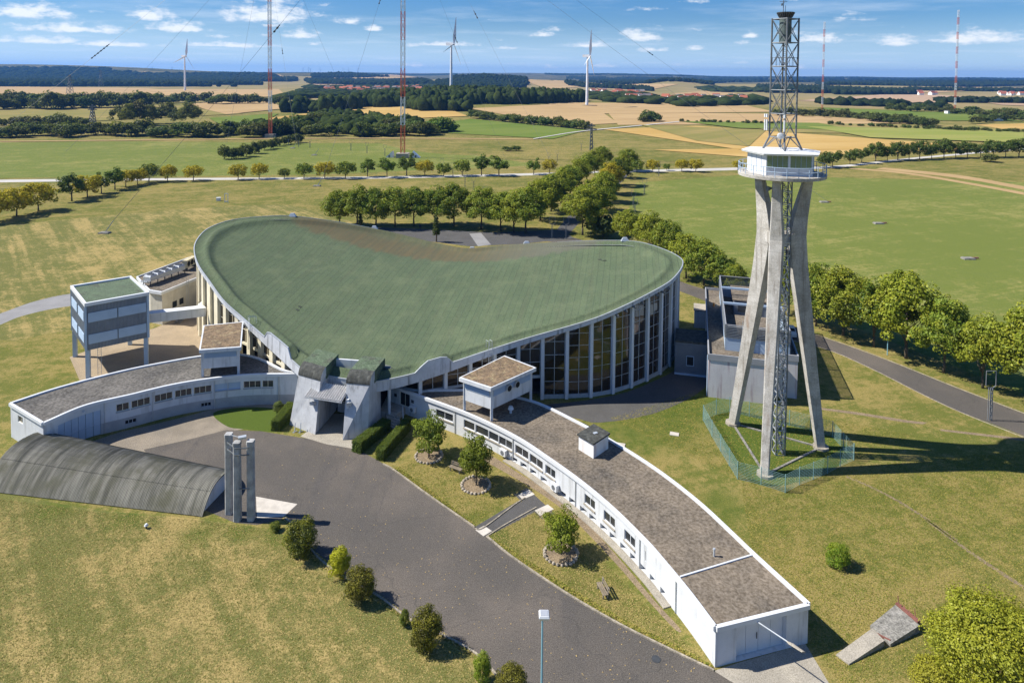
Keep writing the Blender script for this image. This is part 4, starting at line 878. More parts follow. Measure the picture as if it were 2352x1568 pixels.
# roof divider, vent pipe, plates
m = MB(); da, db = P(1562,1322,HRW), P(1730,1271,HRW); m.bar(da+np.array([0, 0, -.08]), db+np.array([0, 0, -.08]), .14, .12); m.build('roof_divider', MT['white_clean'], rro)
p = P(1640,1277,HRW-.12); t_ = thing('vent_pipe', 'slim pale vent pipe near the divider on the right wing roof', 'vent', p); m = MB(); m.tube(p, p+np.array([0, 0, .62]), .09, n=10); m.build('pipe', MT['galv'], t_); m = MB(); m.tube(p+np.array([0, 0, .62]), p+np.array([0, 0, .72]), .13, .11, 10); m.build('cap', MT['galv'], t_)
p = P(1173,948,HRW-.12); t_ = thing('roof_ventilator', 'white mushroom ventilator on the wing roof under the stilted cabin', 'vent', p); m = MB(); m.tube(p, p+np.array([0, 0, .5]), .16, n=10); m.build('pipe', MT['white_clean'], t_); m = MB(); m.tube(p+np.array([0, 0, .5]), p+np.array([0, 0, .85]), .38, .24, 12); m.build('hood', MT['white_clean'], t_)
# roof hut with black lid
h0 = [P(x, y, HRW-.12) for x, y in ((1329,1032),(1363,1053),(1397,1030))]; fourth = h0[0]+h0[2]-h0[1]
hut = thing('roof_hut', 'small white hut with a black felt lid on the right wing roof', 'hut', h0[1]); m = MB(); hp = [h0[0], h0[1], h0[2], fourth]; m.prism(hp, HRW-.12, HRW+1.5); m.build('wall', mat('rust_marked_white', (.74, .73, .7), .8, .06, .8, streak=1.4, streak_col=(.42, .2, .1), streak_amt=.55), hut)
m = MB(); ctr = sum(hp)/4; m.prism([ctr+(q-ctr)*1.12 for q in hp], HRW+1.5, HRW+1.68); lid = m.build('lid', MT['capdark'], hut); m = MB(); m.box(ctr+np.array([.2, .1, 1.78]), (.5, .35, .12), .5); m.build('hatch', MT['steel_lt'], lid)
# air conditioners on the walls
for (x, y, hh, pth, lab) in ((1160,1062,.75,pf2,'white air conditioner on the wing wall near the second planted tree'), (1279,1136,.75,pf2,'white air conditioner on the wing wall beside the paving slabs'), (951,930,1.2,pf2,'white air conditioner beside the porch stairs')):
    u = pth.find(x, hh); q = pth.pt(u, hh, .3); n = pth.nrm(u); t_ = thing('air_conditioner', lab, 'air conditioner', q); m = MB(); m.box(q, (.95, .4, .7), math.atan2(n[1], n[0])+math.pi/2); b_ = m.build('case', MT['white_clean'], t_); m = MB(); c_ = q+np.array([*n, 0])*.2; m.tube(c_, c_+np.array([*n, 0])*.03, .26, n=14); m.build('fan_grille', MT['steel'], t_)
# porch: raised floor, column, stairs, rail, plates
por = thing('side_stairs', 'concrete steps with a white handrail up to the side door right of the pylons', 'stairs', P(905, 985))
pa, pb_, pc, pd = P(872,960), P(905,972), P(958,945), P(900,925)
m = MB(); m.prism([pa, pb_, P(950,935), P(897,905)], 0, .92); m.build('landing', MT['concrete'], por)
s0, s1 = P(893,982), P(925,992)
for k in range(5):
    m = MB(); o = s0+(P(885,960)-s0)*k/5; w_ = (s1-s0); m.obox(o, w_, (P(885,960)-s0)/5*1.02, (0, 0, .17*(k+1))); m.build('step', MT['concrete'], por)
m = MB(); ha, hb_ = s1+np.array([.1, 0, 0]), s1+(P(885,960)-s0)+np.array([.4, .6, .92])
for z in (.55, 1.0): m.tube(ha+np.array([0, 0, z]), hb_+np.array([0, 0, z]), .04)
for t_ in (0, .33, .66, 1): q = ha*(1-t_)+hb_*t_; m.tube(q, q+np.array([0, 0, 1.0]), .035)
m.build('handrail', MT['white_clean'], por)
m = MB(); q = P(894,965); m.tube(q, q+np.array([0, 0, 4.6]), .2, n=14); m.build('column', MT['white'], por)
for x in (909, 948): u = pf2.find(x, 2.0); m = MB(); m.box(pf2.pt(u, 2.05, .03), (.45, .04, .4), math.atan2(*pf2.nrm(u)[::-1])+math.pi/2); m.build('name_plate', MT['dark'], por)
# ------------------------------------------------------------------ cabins on stilts
def stilt_cabin(name, label, roofpx, hroof, hfloor, hbody, roofm, vents, legs_to):
    c = [P(x, y, hroof) for x, y in roofpx]; ctr = sum(c)/4; t_ = thing(name, label, 'cabin', (ctr[0], ctr[1], legs_to)); m = MB()
    m.prism(c, hroof-.45, hroof); rr_ = m.build('roof', MT['white'], t_); m = MB(); m.prism([ctr+(q-ctr)*.93 for q in c], hroof-.1, hroof+.03); m.build('moss_bed', MT[roofm], rr_)
    b = [ctr+(q-ctr)*.88 for q in c]; m = MB(); m.prism(b, hfloor, hroof-.45); m.build('wall', MT['white'], t_)
    for q in b: m = MB(); d = (ctr-q)/np.linalg.norm((ctr-q)[:2]); q2 = q+d*.12; m.box((q2[0], q2[1], (legs_to+hroof-.45)/2), (.3, .3, hroof-.45-legs_to), .2); m.build('post', MT['white'], t_)
    for k in vents:
        a, e = b[k], b[(k+1) % 4]; ed = (e-a); ln = np.linalg.norm(ed[:2]); ed = ed/ln; nn_ = np.array([ed[1], -ed[0], 0]); 
        if np.dot(nn_, (a+e)/2-ctr) < 0: nn_ = -nn_
        z0, z1 = hroof-1.35, hroof-.6; m = MB(); m.obox(np.array([a[0], a[1], z0])+ed*.3+nn_*.004, ed*(ln-.6), nn_*.02, (0, 0, z1-z0)); lv = m.build('louvre', MT['steel'], t_, recalc=True)
        for i in range(7):
            z = z0+(z1-z0)*(i+.2)/7; m = MB(); m.obox(np.array([a[0], a[1], z])+ed*.3+nn_*.024, ed*(ln-.6), nn_*.05-np.array([0, 0, .04]), (0, 0, .05)); m.build('slat', MT['clad_lt'], lv, recalc=True)
    return t_, b, ctr
sc1, b1, c1_ = stilt_cabin('stilted_cabin', 'white louvred cabin on stilts with a mossy roof on the left wing', ((467,747),(559,738),(554,797),(457,804)), 8.0, 5.2, 0, 'moss', (2,), HL-.12)
m = MB(); m.box(c1_+np.array([.3, -2.75, -.75]), (.7, .5, .3)); m.build('floodlight', MT['white_clean'], sc1)
sc2, b2, c2_ = stilt_cabin('stilted_cabin', 'white louvred cabin on stilts with two fan outlets on the right wing', ((1159,816),(1232,844),(1127,891),(1054,867)), 7.4, 4.5, 0, 'moss', (1, 2), HRW-.12)
e0, e1_ = b2[1], b2[2]; ed = (e1_-e0); nn_ = np.array([ed[1], -ed[0], 0]); nn_ /= np.linalg.norm(nn_)
if np.dot(nn_, (e0+e1_)/2-c2_) < 0: nn_ = -nn_
for f_ in (.42, .62):
    q = e0*(1-f_)+e1_*f_; q = np.array([q[0], q[1], 6.35])+nn_*.05; m = MB(); m.tube(q, q+nn_*.35, .42, n=18); fo = m.build('fan_outlet', MT['silver'], sc2, recalc=True); m = MB(); m.tube(q+nn_*.34, q+nn_*.36, .36, n=18); m.build('fan', MT['black'], fo, recalc=True)
# satellite dish behind the left cabin
p = P(470,780,0); dsh = thing('satellite_dish', 'white satellite dish on a mast behind the left stilted cabin', 'dish', p); m = MB(); m.tube(p, p+np.array([0, 0, 5.6]), .09, n=8); m.build('mast', MT['galv'], dsh)
m = MB(); cdish = p+np.array([-.3, -.2, 5.9]); ax_ = np.array([-.55, -.35, .76]); ax_ /= np.linalg.norm(ax_); a_ = np.cross(ax_, [0, 0, 1.]); a_ /= np.linalg.norm(a_); b_ = np.cross(ax_, a_); rings = []
for r_ in (.02, .35, .7, .95): rings.append([cdish+ax_*(.28*r_*r_)+(a_*math.cos(t)+b_*math.sin(t))*r_ for t in np.linspace(0, 2*math.pi, 21)[:-1]])
m.loft(rings, caps=False); rings = [[q-ax_*.03 for q in r_] for r_ in rings]; m.loft(rings, caps=False); m.build('reflector', MT['white_clean'], dsh, smooth=True)
m = MB(); m.tube(cdish+b_*.9+ax_*.2, cdish+ax_*.9, .025); m.tube(cdish+ax_*.9, cdish+ax_*.72, .07); m.build('feed_arm', MT['steel'], dsh)
# ------------------------------------------------------------------ clad box on four legs, left
A0 = P(200, 870); D0 = P(341, 836.5); B0 = P(168.6, 818); C0 = B0+D0-A0; zt, zb = 11.2, 4.2
bx_ = thing('elevated_cooling_block', 'blue-grey corrugated box standing on four tall posts in the yard', 'building', A0)
for q in (A0, B0, C0, D0):
    ctr = (A0+C0)/2; d = (ctr-q)/np.linalg.norm((ctr-q)[:2]); q2 = q+d*.35; m = MB(); m.box((q2[0], q2[1], zb/2), (.55, .55, zb), .25); m.build('post', MT['clad_lt'], bx_)
m = MB(); m.prism([A0, B0, C0, D0], zb, zt-.5); m.build('body', MT['clad'], bx_)
def corr(a, b, z0, z1, n, amp, name, parent, mname, outw, depth=.0):
    a = np.array(a); b = np.array(b); ed = (b-a); nn_ = np.array([ed[1], -ed[0], 0]); nn_ /= np.linalg.norm(nn_)
    if np.dot(nn_, outw) < 0: nn_ = -nn_
    m = MB(); rows = []
    for z in (z0, z1):
        row = []
        for i in range(n*4+1):
            k = i % 4; off = amp if k in (1, 2) else 0.0; q = a+ed*i/(n*4)+nn_*(.03+depth+off); row.append((q[0], q[1], z))
        rows.append(row)
    m.loft(rows, caps=False, closed=False); return m.build(name, MT[mname], parent), nn_, ed
ctr = (A0+C0)/2
faces_ = ((A0, D0, 44), (B0, A0, 26))
for fi_, (a, b, n_) in enumerate(faces_):
    o_, nn_, ed = corr(a, b, zb+.02, zt-.5, n_, .09, 'corrugated_sheet', bx_, 'clad', (a+b)/2-ctr); ln = np.linalg.norm(ed[:2]); eh = ed/ln
    for (z0, z1) in ((zb+.9, zb+2.3), (zt-2.9, zt-1.5)):
        for (s0_, s1_) in (((.03, .49), (.51, .97)) if fi_ == 0 else ((.05, .45), (.55, .93))):
            m = MB(); m.obox(np.array([a[0], a[1], z0])+ed*s0_+nn_*.13, ed*(s1_-s0_), nn_*.06, (0, 0, z1-z0)); pn = m.build('louvre_panel', MT['clad_lt'], bx_, recalc=True)
            for i in range(6): m = MB(); z = z0+(z1-z0)*(i+.5)/6; m.obox(np.array([a[0], a[1], z])+ed*s0_+nn_*.19, ed*(s1_-s0_), nn_*.025, (0, 0, .05)); m.build('slat', MT['clad_lt'], pn, recalc=True)
for q in (A0, B0, D0):
    d = (q-ctr)/np.linalg.norm((q-ctr)[:2]); m = MB(); m.box((q[0]+d[0]*.08, q[1]+d[1]*.08, (zb+zt-.5)/2), (.28, .28, zt-.5-zb), .25); m.build('corner_trim', MT['clad_lt'], bx_)
m = MB(); o4 = [ctr+(q-ctr)*1.05 for q in (A0, B0, C0, D0)]; i4 = [ctr+(q-ctr)*.97 for q in (A0, B0, C0, D0)]
m.prism([ctr+(q-ctr)*1.03 for q in (A0, B0, C0, D0)], zt-.5, zt-.2); m.build('roof', MT['green_small'], bx_)
m = MB(); ro_ = [[(o[0], o[1], zt-.45), (o[0], o[1], zt+.05), (i_[0], i_[1], zt+.05), (i_[0], i_[1], zt-.45)] for o, i_ in zip(o4, i4)]; m.loft(ro_+[ro_[0]], caps=False); m.build('roof_edge', MT['white_clean'], bx_, recalc=True)
m = MB(); q = A0+(D0-A0)*.07; ed = (D0-A0)/np.linalg.norm(D0-A0); ladder(m, q+np.array([.6, 1.0, 0]), q+np.array([.6, 1.0, zb+.6]), ed*.24, 14, .03); m.build('ladder', MT['galv'], bx_)
# duct bridge to the hall
p0 = D0+(C0-D0)*.22+np.array([0, 0, 6.6]); p1 = P(470,714,5.7); dct = thing('duct_bridge', 'white box duct bridging from the corrugated box to the hall', 'duct', (*p0[:2], 0)); m = MB(); m.bar(p0, p1, 1.5, 1.35); m.build('duct', MT['white'], dct, recalc=True)
m = MB(); m.bar(p0+np.array([0, 0, .72]), p1+np.array([0, 0, .72]), 1.7, .1); m.build('cover', MT['white_clean'], dct, recalc=True)
# ------------------------------------------------------------------ annex with chillers
HA = 5.9
an = [P(x, y, HA) for x, y in ((345,666),(372,670.5),(456,636),(470,612),(451,592),(438,591),(317,636))]
ax_t = thing('plant_annex', 'white annex with a gravel roof carrying chillers behind the left end of the hall', 'building', (an[1][0], an[1][1], 0)); m = MB(); m.prism(an, 0, HA-.3); m.build('wall', mat('annex_render', (.56, .53, .45), .8, .1, .7, streak=1.3, streak_col=(.3, .27, .2), streak_amt=.45), ax_t)
ca_ = sum(an)/len(an); m = MB(); m.prism([ca_+(q-ca_)*1.03 for q in an], HA-.35, HA-.12); r_o = m.build('roof', MT['gravel'], ax_t); m = MB(); rg = [[(o[0], o[1], HA-.4), (o[0], o[1], HA+.12), (i_[0], i_[1], HA+.12), (i_[0], i_[1], HA-.4)] for o, i_ in zip([ca_+(q-ca_)*1.04 for q in an], [ca_+(q-ca_)*1.005 for q in an])]; m.loft(rg+[rg[0]], caps=False); m.build('roof_edge', MT['white_clean'], r_o, recalc=True)
pw = Path([an[1], an[2]]); 
if np.dot(pw.nrm(1), pw.at(pw.L/2)-ca_[:2]) < 0: pw.out = -1
for (x0, x1) in ((396,406),(412,421)): a, b = pw.find(x0, 2.6), pw.find(x1, 2.6); m = MB(); m.loft([[pw.pt(a, 2.2, .01), pw.pt(a, 3.3, .01), pw.pt(a, 3.3, .05), pw.pt(a, 2.2, .05)], [pw.pt(b, 2.2, .01), pw.pt(b, 3.3, .01), pw.pt(b, 3.3, .05), pw.pt(b, 2.2, .05)]]); m.build('window', MT['wglass'], ax_t, recalc=True)
m = MB(); q = pw.pt(pw.find(428, 3), 0, .3); t3 = (pw.at(2)-pw.at(1)); ladder(m, q, q+np.array([0, 0, HA+.9]), np.array([t3[0], t3[1], 0])*.28, 18, .03); m.build('ladder', MT['galv'], ax_t)
m = MB(); q = P(407,742); 
for k in range(5): m.box(q+np.array([.25*k, .3*k, .2+.2*k]), (1.2, .35, .06), .7)
for s_ in (-.55, .55): m.bar(q+np.array([s_*.8, s_*-.5, .1]), q+np.array([1.0+s_*.8, 1.2+s_*-.5, 1.1]), .06, .2)
m.build('metal_stairs', MT['steel'], ax_t)
# chiller row: five fans
c0 = P(346,656,HA); c1 = P(426,627,HA); dv = (c1-c0); ln = np.linalg.norm(dv[:2]); dv /= ln; nv = np.array([-dv[1], dv[0], 0])
ch = thing('rooftop_chiller', 'long silver chiller with a row of fans on the annex roof', 'chiller', c0); m = MB(); m.obox(c0+np.array([0, 0, .75]), dv*ln, nv*1.7, (0, 0, .75)); m.build('body', MT['silver'], ch, recalc=True)
for k in range(5):
    m = MB(); s_ = c0+dv*(ln*(k+.02)/5)+np.array([0, 0, 1.5]); w_ = dv*ln/5*.96; n0 = nv*1.7
    m.loft([[s_, s_+w_, s_+w_+n0, s_+n0], [s_+w_*.12+n0*.12+np.array([0, 0, .3]), s_+w_*.88+n0*.12+np.array([0, 0, .3]), s_+w_*.88+n0*.88+np.array([0, 0, .3]), s_+w_*.12+n0*.88+np.array([0, 0, .3])]]); hd = m.build('fan_hood', MT['silver'], ch, recalc=True); m = MB(); q = s_+w_*.5+n0*.5+np.array([0, 0, .3]); m.tube(q, q+np.array([0, 0, .08]), .62, .62, 14); m.build('fan', MT['dark'], hd, recalc=True)
for k in range(6):
    for s_ in (0, 1.7): m = MB(); q = c0+dv*ln*k/5*.98+nv*s_*.97; m.box(q+np.array([0, 0, .35]), (.12, .12, .8)); m.build('foot', MT['dark'], ch)
m = MB(); 
for k in range(4): m.tube(c0+nv*(.3+.4*k)+np.array([0, 0, .5]), c0-dv*.7+nv*(.3+.4*k)+np.array([0, 0, .9]), .12, n=8)
m.build('pipework', MT['steel_lt'], ch)
c0 = P(430,622,HA); c1 = P(452,610,HA); dv = (c1-c0); ln = np.linalg.norm(dv[:2]); dv /= ln; nv = np.array([-dv[1], dv[0], 0]); cu = thing('condenser_unit', 'beige condenser with three black fans at the end of the annex roof', 'condenser', c0); m = MB(); m.obox(c0+np.array([0, 0, .5]), dv*ln, nv*1.0, (0, 0, 1.5)); m.build('case', MT['beige'], cu, recalc=True)
for k in range(3): m = MB(); q = c0+dv*ln*(k+.5)/3+np.array([0, 0, 1.25])-nv*.01; m.tube(q, q-nv*.05, .52, n=16); m.build('fan', MT['black'], cu, recalc=True)
for k in (0.05, .95): m = MB(); q = c0+dv*ln*k+nv*.5; m.box(q+np.array([0, 0, .2]), (.2, 1.0, .6), math.atan2(dv[1], dv[0])); m.build('foot', MT['dark'], cu)
# ------------------------------------------------------------------ plant building beside the tower
BU = np.array([.966, -.259, 0]); BV = np.array([.259, .966, 0]); BA = P(1626, 911); BA[2] = 0
pb3 = thing('plant_building', 'flat-roofed grey plant building with louvred roof screens behind the tower', 'building', BA)
def bq(u, v, z=0.0): return BA+BU*u+BV*v+np.array([0, 0, z])
HB = 5.8
m = MB(); m.prism([bq(0, 0), bq(8.6, 0), bq(8.6, 2.8), bq(12, 2.8), bq(12, 31), bq(0, 31)], 0, HB-.25); m.build('wall', MT['purple'], pb3)
m = MB(); m.prism([bq(.1, .1), bq(8.5, .1), bq(8.5, 2.9), bq(11.9, 2.9), bq(11.9, 30.9), bq(.1, 30.9)], HB-.25, HB-.1); m.build('roof', MT['gravel'], pb3)
ol = [bq(-.1, -.1), bq(8.7, -.1), bq(8.7, 2.7), bq(12.1, 2.7), bq(12.1, 31.1), bq(-.1, 31.1)]; il = [bq(.08, .08), bq(8.52, .08), bq(8.52, 2.88), bq(11.92, 2.88), bq(11.92, 30.92), bq(.08, 30.92)]
MT['parapet'] = mat('parapet_sheet', (.30, .31, .33), .7, .1, .6)
m = MB(); rg = [[(o[0], o[1], HB-.5), (o[0], o[1], HB+.35), (i_[0], i_[1], HB+.35), (i_[0], i_[1], HB-.5)] for o, i_ in zip(ol, il)]; m.loft(rg+[rg[0]], caps=False); m.build('parapet', MT['parapet'], pb3, recalc=True)
m = MB(); m.obox(bq(8.62, .05, .2), BU*-.02, BV*0.0+BU*.05, (0, 0, 5)); 
# roof screen: white lower wall and louvres on four sides
SU0, SU1, SV0, SV1, ZT = 2.3, 11.0, 3.1, 28.0, 9.4
for (a, b) in (((SU0, SV0), (SU1, SV0)), ((SU1, SV0), (SU1, SV1)), ((SU1, SV1), (SU0, SV1)), ((SU0, SV1), (SU0, SV0))):
    pa, pb_ = bq(*a), bq(*b); ed = pb_-pa; ln = np.linalg.norm(ed); ed = ed/ln; nn_ = np.array([ed[1], -ed[0], 0]); m = MB()
    m.obox(pa+np.array([0, 0, HB-.1]), ed*ln, -nn_*.15, (0, 0, 1.9)); m.build('screen_wall', MT['clad_lt'], pb3, recalc=True)
    m = MB()
    for s_ in np.linspace(0, 1, max(2, int(ln/3))): m.box(pa+ed*ln*s_-nn_*.12+np.array([0, 0, ZT-.9]), (.14, .14, 1.9), math.atan2(ed[1], ed[0]))
    fr_ = m.build('louvre_frame', MT['steel'], pb3)
    for i in range(8): m = MB(); z = HB+1.85+i*.22; m.obox(pa+np.array([0, 0, z]), ed*ln, nn_*.1-np.array([0, 0, .07]), (0, 0, .09)); m.build('slat', MT['steel'], fr_, recalc=True)
    m = MB(); m.obox(pa+np.array([0, 0, ZT-.05]), ed*ln, -nn_*.12, (0, 0, .09)); m.build('screen_cap', MT['parapet'], pb3, recalc=True)
for v in (SV0+9.5, SV0+17.5): m = MB(); m.obox(bq(SU0, v, ZT-.1), BU*(SU1-SU0), BV*.3, (0, 0, .3)); m.build('cross_beam', MT['clad_lt'], pb3, recalc=True)
for (u0, v0, u1, v1, zz) in ((4.3, 4.2, 9.6, 11.8, 7.9), (4.3, 18.5, 9.6, 26.0, 8.3)):
    m = MB(); m.prism([bq(u0, v0), bq(u1, v0), bq(u1, v1), bq(u0, v1)], HB-.1, zz-.12); ph = m.build('penthouse', MT['clad'], pb3); m = MB(); m.prism([bq(u0-.25, v0-.25), bq(u1+.25, v0-.25), bq(u1+.25, v1+.25), bq(u0-.25, v1+.25)], zz-.12, zz+.05); m.build('penthouse_roof', MT['gravel'], ph)
    m = MB(); m.obox(bq(u0+.6, v0-.06, HB+.6), BU*3.6, -BV*.05, (0, 0, 1.2)); m.build('grille', MT['dark'], ph, recalc=True)
m = MB(); q = bq(SU0+2.6, SV0-.35, HB-.1); ladder(m, q, q+np.array([0, 0, 4.6]), BU*.3, 14, .035)
for z in (2.4, 3.1, 3.8): m.bar(q+np.array([0, 0, z])-BU*.3, q+np.array([0, 0, z])-BU*.3-BV*.6, .04, .04); m.bar(q+np.array([0, 0, z])+BU*.3, q+np.array([0, 0, z])+BU*.3-BV*.6, .04, .04); m.bar(q+np.array([0, 0, z])-BU*.3-BV*.6, q+np.array([0, 0, z])+BU*.3-BV*.6, .04, .04)
m.build('caged_ladder', MT['galv'], pb3)
m = MB(); q = bq(7.7, -.06, 2.5); m.obox(q, BU*.7, -BV*.12, (0, 0, 1.0)); m.build('wall_box', MT['dark'], pb3, recalc=True)
m = MB(); m.tube(bq(-.15, .3, 0), bq(-.15, .3, HB), .07, n=8); m.build('downpipe', MT['clad_lt'], pb3)
m = MB(); m.tube(bq(1.2, 22, HB-.1), bq(1.2, 22, HB+.5), .14, n=10); m.build('vent_cowl', mat('orange_cowl', (.6, .25, .05), .7, .1), pb3)
# corrugated link to the hall
la, lb = P(1549, 858), P(1623, 866); lk = thing('corrugated_link', 'dark blue corrugated passage with one window joining hall and plant building', 'building', la)
m = MB(); bkv = BV*5.0; m.prism([la, lb, lb+bkv, la+bkv], 0, 4.9); m.build('body', MT['clad'], lk); corr(la, lb, .25, 4.7, 34, .09, 'corrugated_sheet', lk, 'clad', -BV)
m = MB(); m.prism([la-BV*.15, lb-BV*.15, lb+bkv, la+bkv], 4.9, 5.2); m.build('roof', MT['capdark'], lk)
m = MB(); m.obox(la+np.array([0, 0, .0])-BV*.16, lb-la, BV*.1, (0, 0, .3)); m.build('plinth', MT['clad_lt'], lk, recalc=True)
wq = la+(lb-la)*.36-BV*.15; wd = (lb-la)*.24; m = MB(); 
for (a_, b_) in ((0, .08), (.92, .08)): m.obox(wq+wd*a_+np.array([0, 0, 1.5]), wd*b_, -BV*.08, (0, 0, 1.5))
for z in (1.5, 2.92): m.obox(wq+np.array([0, 0, z]), wd, -BV*.09, (0, 0, .1))
wf = m.build('window', MT['clad_lt'], lk, recalc=True); m = MB(); m.obox(wq+wd*.08+np.array([0, 0, 1.6])-BV*.01, wd*.84, -BV*.03, (0, 0, 1.32)); m.build('pane', MT['black'], wf, recalc=True)
# small shed and dish on the far side of it
q0 = P(1594, 752); sh = thing('small_shed', 'small white rendered shed beside the plant building wall', 'shed', q0); m = MB(); m.prism([q0, q0+BU*3.0, q0+BU*3.0+BV*3.5, q0+BV*3.5], 0, 3.1); m.build('wall', MT['white'], sh); m = MB(); m.prism([q0-BU*.12-BV*.12, q0+BU*3.1-BV*.12, q0+BU*3.1+BV*3.6, q0-BU*.12+BV*3.6], 3.1, 3.25); m.build('roof', MT['concrete_pale'], sh)
# white car parked beyond the plant building
def car(loc, rz):
    t_ = thing('parked_car', 'white car parked by the road behind the plant building', 'car', loc); m = MB(); cr, sr = math.cos(rz), math.sin(rz)
    def T(x, y, z): return (loc[0]+x*cr-y*sr, loc[1]+x*sr+y*cr, z)
    prof = [(-2.1, .35), (-2.1, .8), (-1.9, .95), (-1.2, 1.0), (-.6, 1.42), (.75, 1.45), (1.5, 1.05), (2.05, .95), (2.15, .7), (2.12, .35)]
    m.loft([[T(x, s_*.86*(1 if z < 1.1 else .85), z) for x, z in prof] for s_ in (-1, 1)]); m.build('body', MT['white_clean'], t_, recalc=True)
    m = MB()
    for s_ in (-1, 1): m.add([T(-.95, s_*.87, 1.03), T(1.3, s_*.87, 1.06), T(.7, s_*.755, 1.4), T(-.55, s_*.755, 1.38)], [(0, 1, 2, 3)])
    m.add([T(-1.17, -.72, 1.04), T(-1.17, .72, 1.04), T(-.64, .66, 1.4), T(-.64, -.66, 1.4)], [(0, 1, 2, 3)]); m.add([T(1.5, -.72, 1.09), T(1.5, .72, 1.09), T(.8, .66, 1.44), T(.8, -.66, 1.44)], [(0, 1, 2, 3)]); m.build('window', MT['black'], t_)
    for x in (-1.35, 1.3):
        for s_ in (-1, 1): m = MB(); a_, b_ = T(x, s_*.72, .32), T(x, s_*.9, .32); m.tube(a_, b_, .32, n=14); m.build('wheel', MT['black'], t_)
    return t_
car(P(1806, 768)+np.array([.6, 0, 0]), R(75))
# ------------------------------------------------------------------ tripod tower
TC = np.array([32.15, 80.8, 0.0]); tw = thing('tripod_tower', 'tall tower on three splayed concrete legs with a round deck and lattice top', 'tower', TC)
bases = [P(1683, 973), P(1757, 1091), P(1885, 1028)]
def leg(b):
    d = (b-TC)/np.linalg.norm(b-TC); t_ = np.array([-d[1], d[0], 0]); rb = np.linalg.norm(b-TC); rings = []
    for (z, r0, r1, w) in ((-.1, rb-.55, rb+.45, .98), (9, rb*.62+.15, rb*.62+1.55, 1.2), (22.5, 1.75, 3.75, 1.62), (26.0, .95, 2.9, 1.6), (28.3, 1.45, 3.1, 1.32), (33.0, 2.8, 3.75, .9)):
        if z == 9: k = z/24.5; r0 = (rb-.55)*(1-k)+.92*k; r1 = (rb+.45)*(1-k)+2.88*k; w = .85+.75*k
        if z == 22.5: k = z/25.0; r0 = (rb-.55)*(1-k)+.92*k; r1 = (rb+.45)*(1-k)+2.88*k; w = .85+.75*k
        c = .12; up_ = np.array([0, 0, z]); 
        rings.append([TC+d*r0+t_*(-w/2+c)+up_, TC+d*(r1-c)-t_*w/2+up_, TC+d*r1+t_*(-w/2+c)+up_, TC+d*r1+t_*(w/2-c)+up_, TC+d*(r1-c)+t_*w/2+up_, TC+d*r0+t_*(w/2-c)+up_])
    m = MB(); m.loft(rings); return m.build('leg', MT['concrete'], tw, recalc=True)
for b in bases:
    leg(b); m = MB(); m.prism([b+np.array([math.cos(a)*.95, math.sin(a)*.95, 0]) for a in np.linspace(0, 2*math.pi, 9)[:-1]], 0, .28); m.build('footing', MT['concrete_pale'], tw)
for i in range(3):
    d0, d1 = [(bases[k]-TC)/np.linalg.norm(bases[k]-TC) for k in (i, (i+1) % 3)]; m = MB(); m.bar(TC+d0*2.3+np.array([0, 0, 25.7]), TC+d1*2.3+np.array([0, 0, 25.7]), .5, 1.3); m.build('tie_beam', MT['concrete'], tw, recalc=True)
    m = MB(); m.bar(bases[i]+np.array([0, 0, .02]), bases[(i+1) % 3]+np.array([0, 0, .02]), .24, .24); m.build('ground_beam', MT['lichen'], tw, recalc=True)
ZD = 33.0
m = MB(); cir = lambda r, z, n=48: [TC+np.array([r*math.cos(a), r*math.sin(a), z]) for a in np.linspace(0, 2*math.pi, n+1)[:-1]]
m.loft([cir(4.5, ZD+.1), cir(4.93, ZD+.2), cir(4.95, ZD+.55), cir(4.8, ZD+.58)]); deck = m.build('deck', MT['concrete'], tw, recalc=True)
for z in (.62, 1.15):
    m = MB(); rr_ = cir(4.88, ZD+.55+z); m.loft([[q+np.array([0, 0, -.035]) for q in rr_], [TC+(q-TC)*np.array([.992, .992, 1]) for q in rr_], [q+np.array([0, 0, .035]) for q in rr_], [TC+(q-TC)*np.array([1.008, 1.008, 1]) for q in rr_], [q+np.array([0, 0, -.035]) for q in rr_]], caps=False); m.build('rail', MT['clad_lt'], deck)
for i in range(0, 48, 2): m = MB(); m.tube(cir(4.88, ZD+.4)[i], cir(4.88, ZD+1.7)[i], .04, n=5); m.build('rail_post', MT['clad_lt'], deck)
# cabin
rot = R(-7); rt = lambda x, y, z: TC+np.array([x*math.cos(rot)-y*math.sin(rot), x*math.sin(rot)+y*math.cos(rot), z])
cv = [(-2.55, -3.15), (2.55, -3.15), (3.85, .6), (2.4, 3.3), (-2.4, 3.3), (-3.85, .6)]; zc0, zc1 = ZD+.58, ZD+2.95
m = MB(); m.prism([rt(x, y, 0) for x, y in cv], zc0, zc1); cabn = m.build('cabin', MT['white_clean'], tw)
m = MB(); m.loft([[rt(x*1.16, y*1.16, zc1) for x, y in cv], [rt(x*1.19, y*1.19, zc1+.22) for x, y in cv], [rt(x*.5, y*.5, zc1+.42) for x, y in cv]]); m.build('cabin_roof', mat('cabin_roof_paint', (.74, .75, .74), .7, .06, .8, col2=(.5, .42, .33), c2scale=.9, c2lo=.6, c2hi=.75), tw, recalc=True)
for k in range(8):
    x0 = -2.45+(.28 if k > 3 else 0)+k*.575; wdt = .545; q = rt(x0, -3.16, zc0+.95); ex = rt(1, 0, 0)-TC; ey = rt(0, -1, 0)-TC; m = MB(); m.obox(q, ex*wdt, ey*.025, (0, 0, 1.5)); m.build('pane', MT['cabwin'], cabn, recalc=True)
    m = MB(); m.obox(q+ex*wdt+ey*.0, ex*.03, ey*.07, (0, 0, 1.5)); m.build('mullion', MT['clad_lt'], cabn, recalc=True)
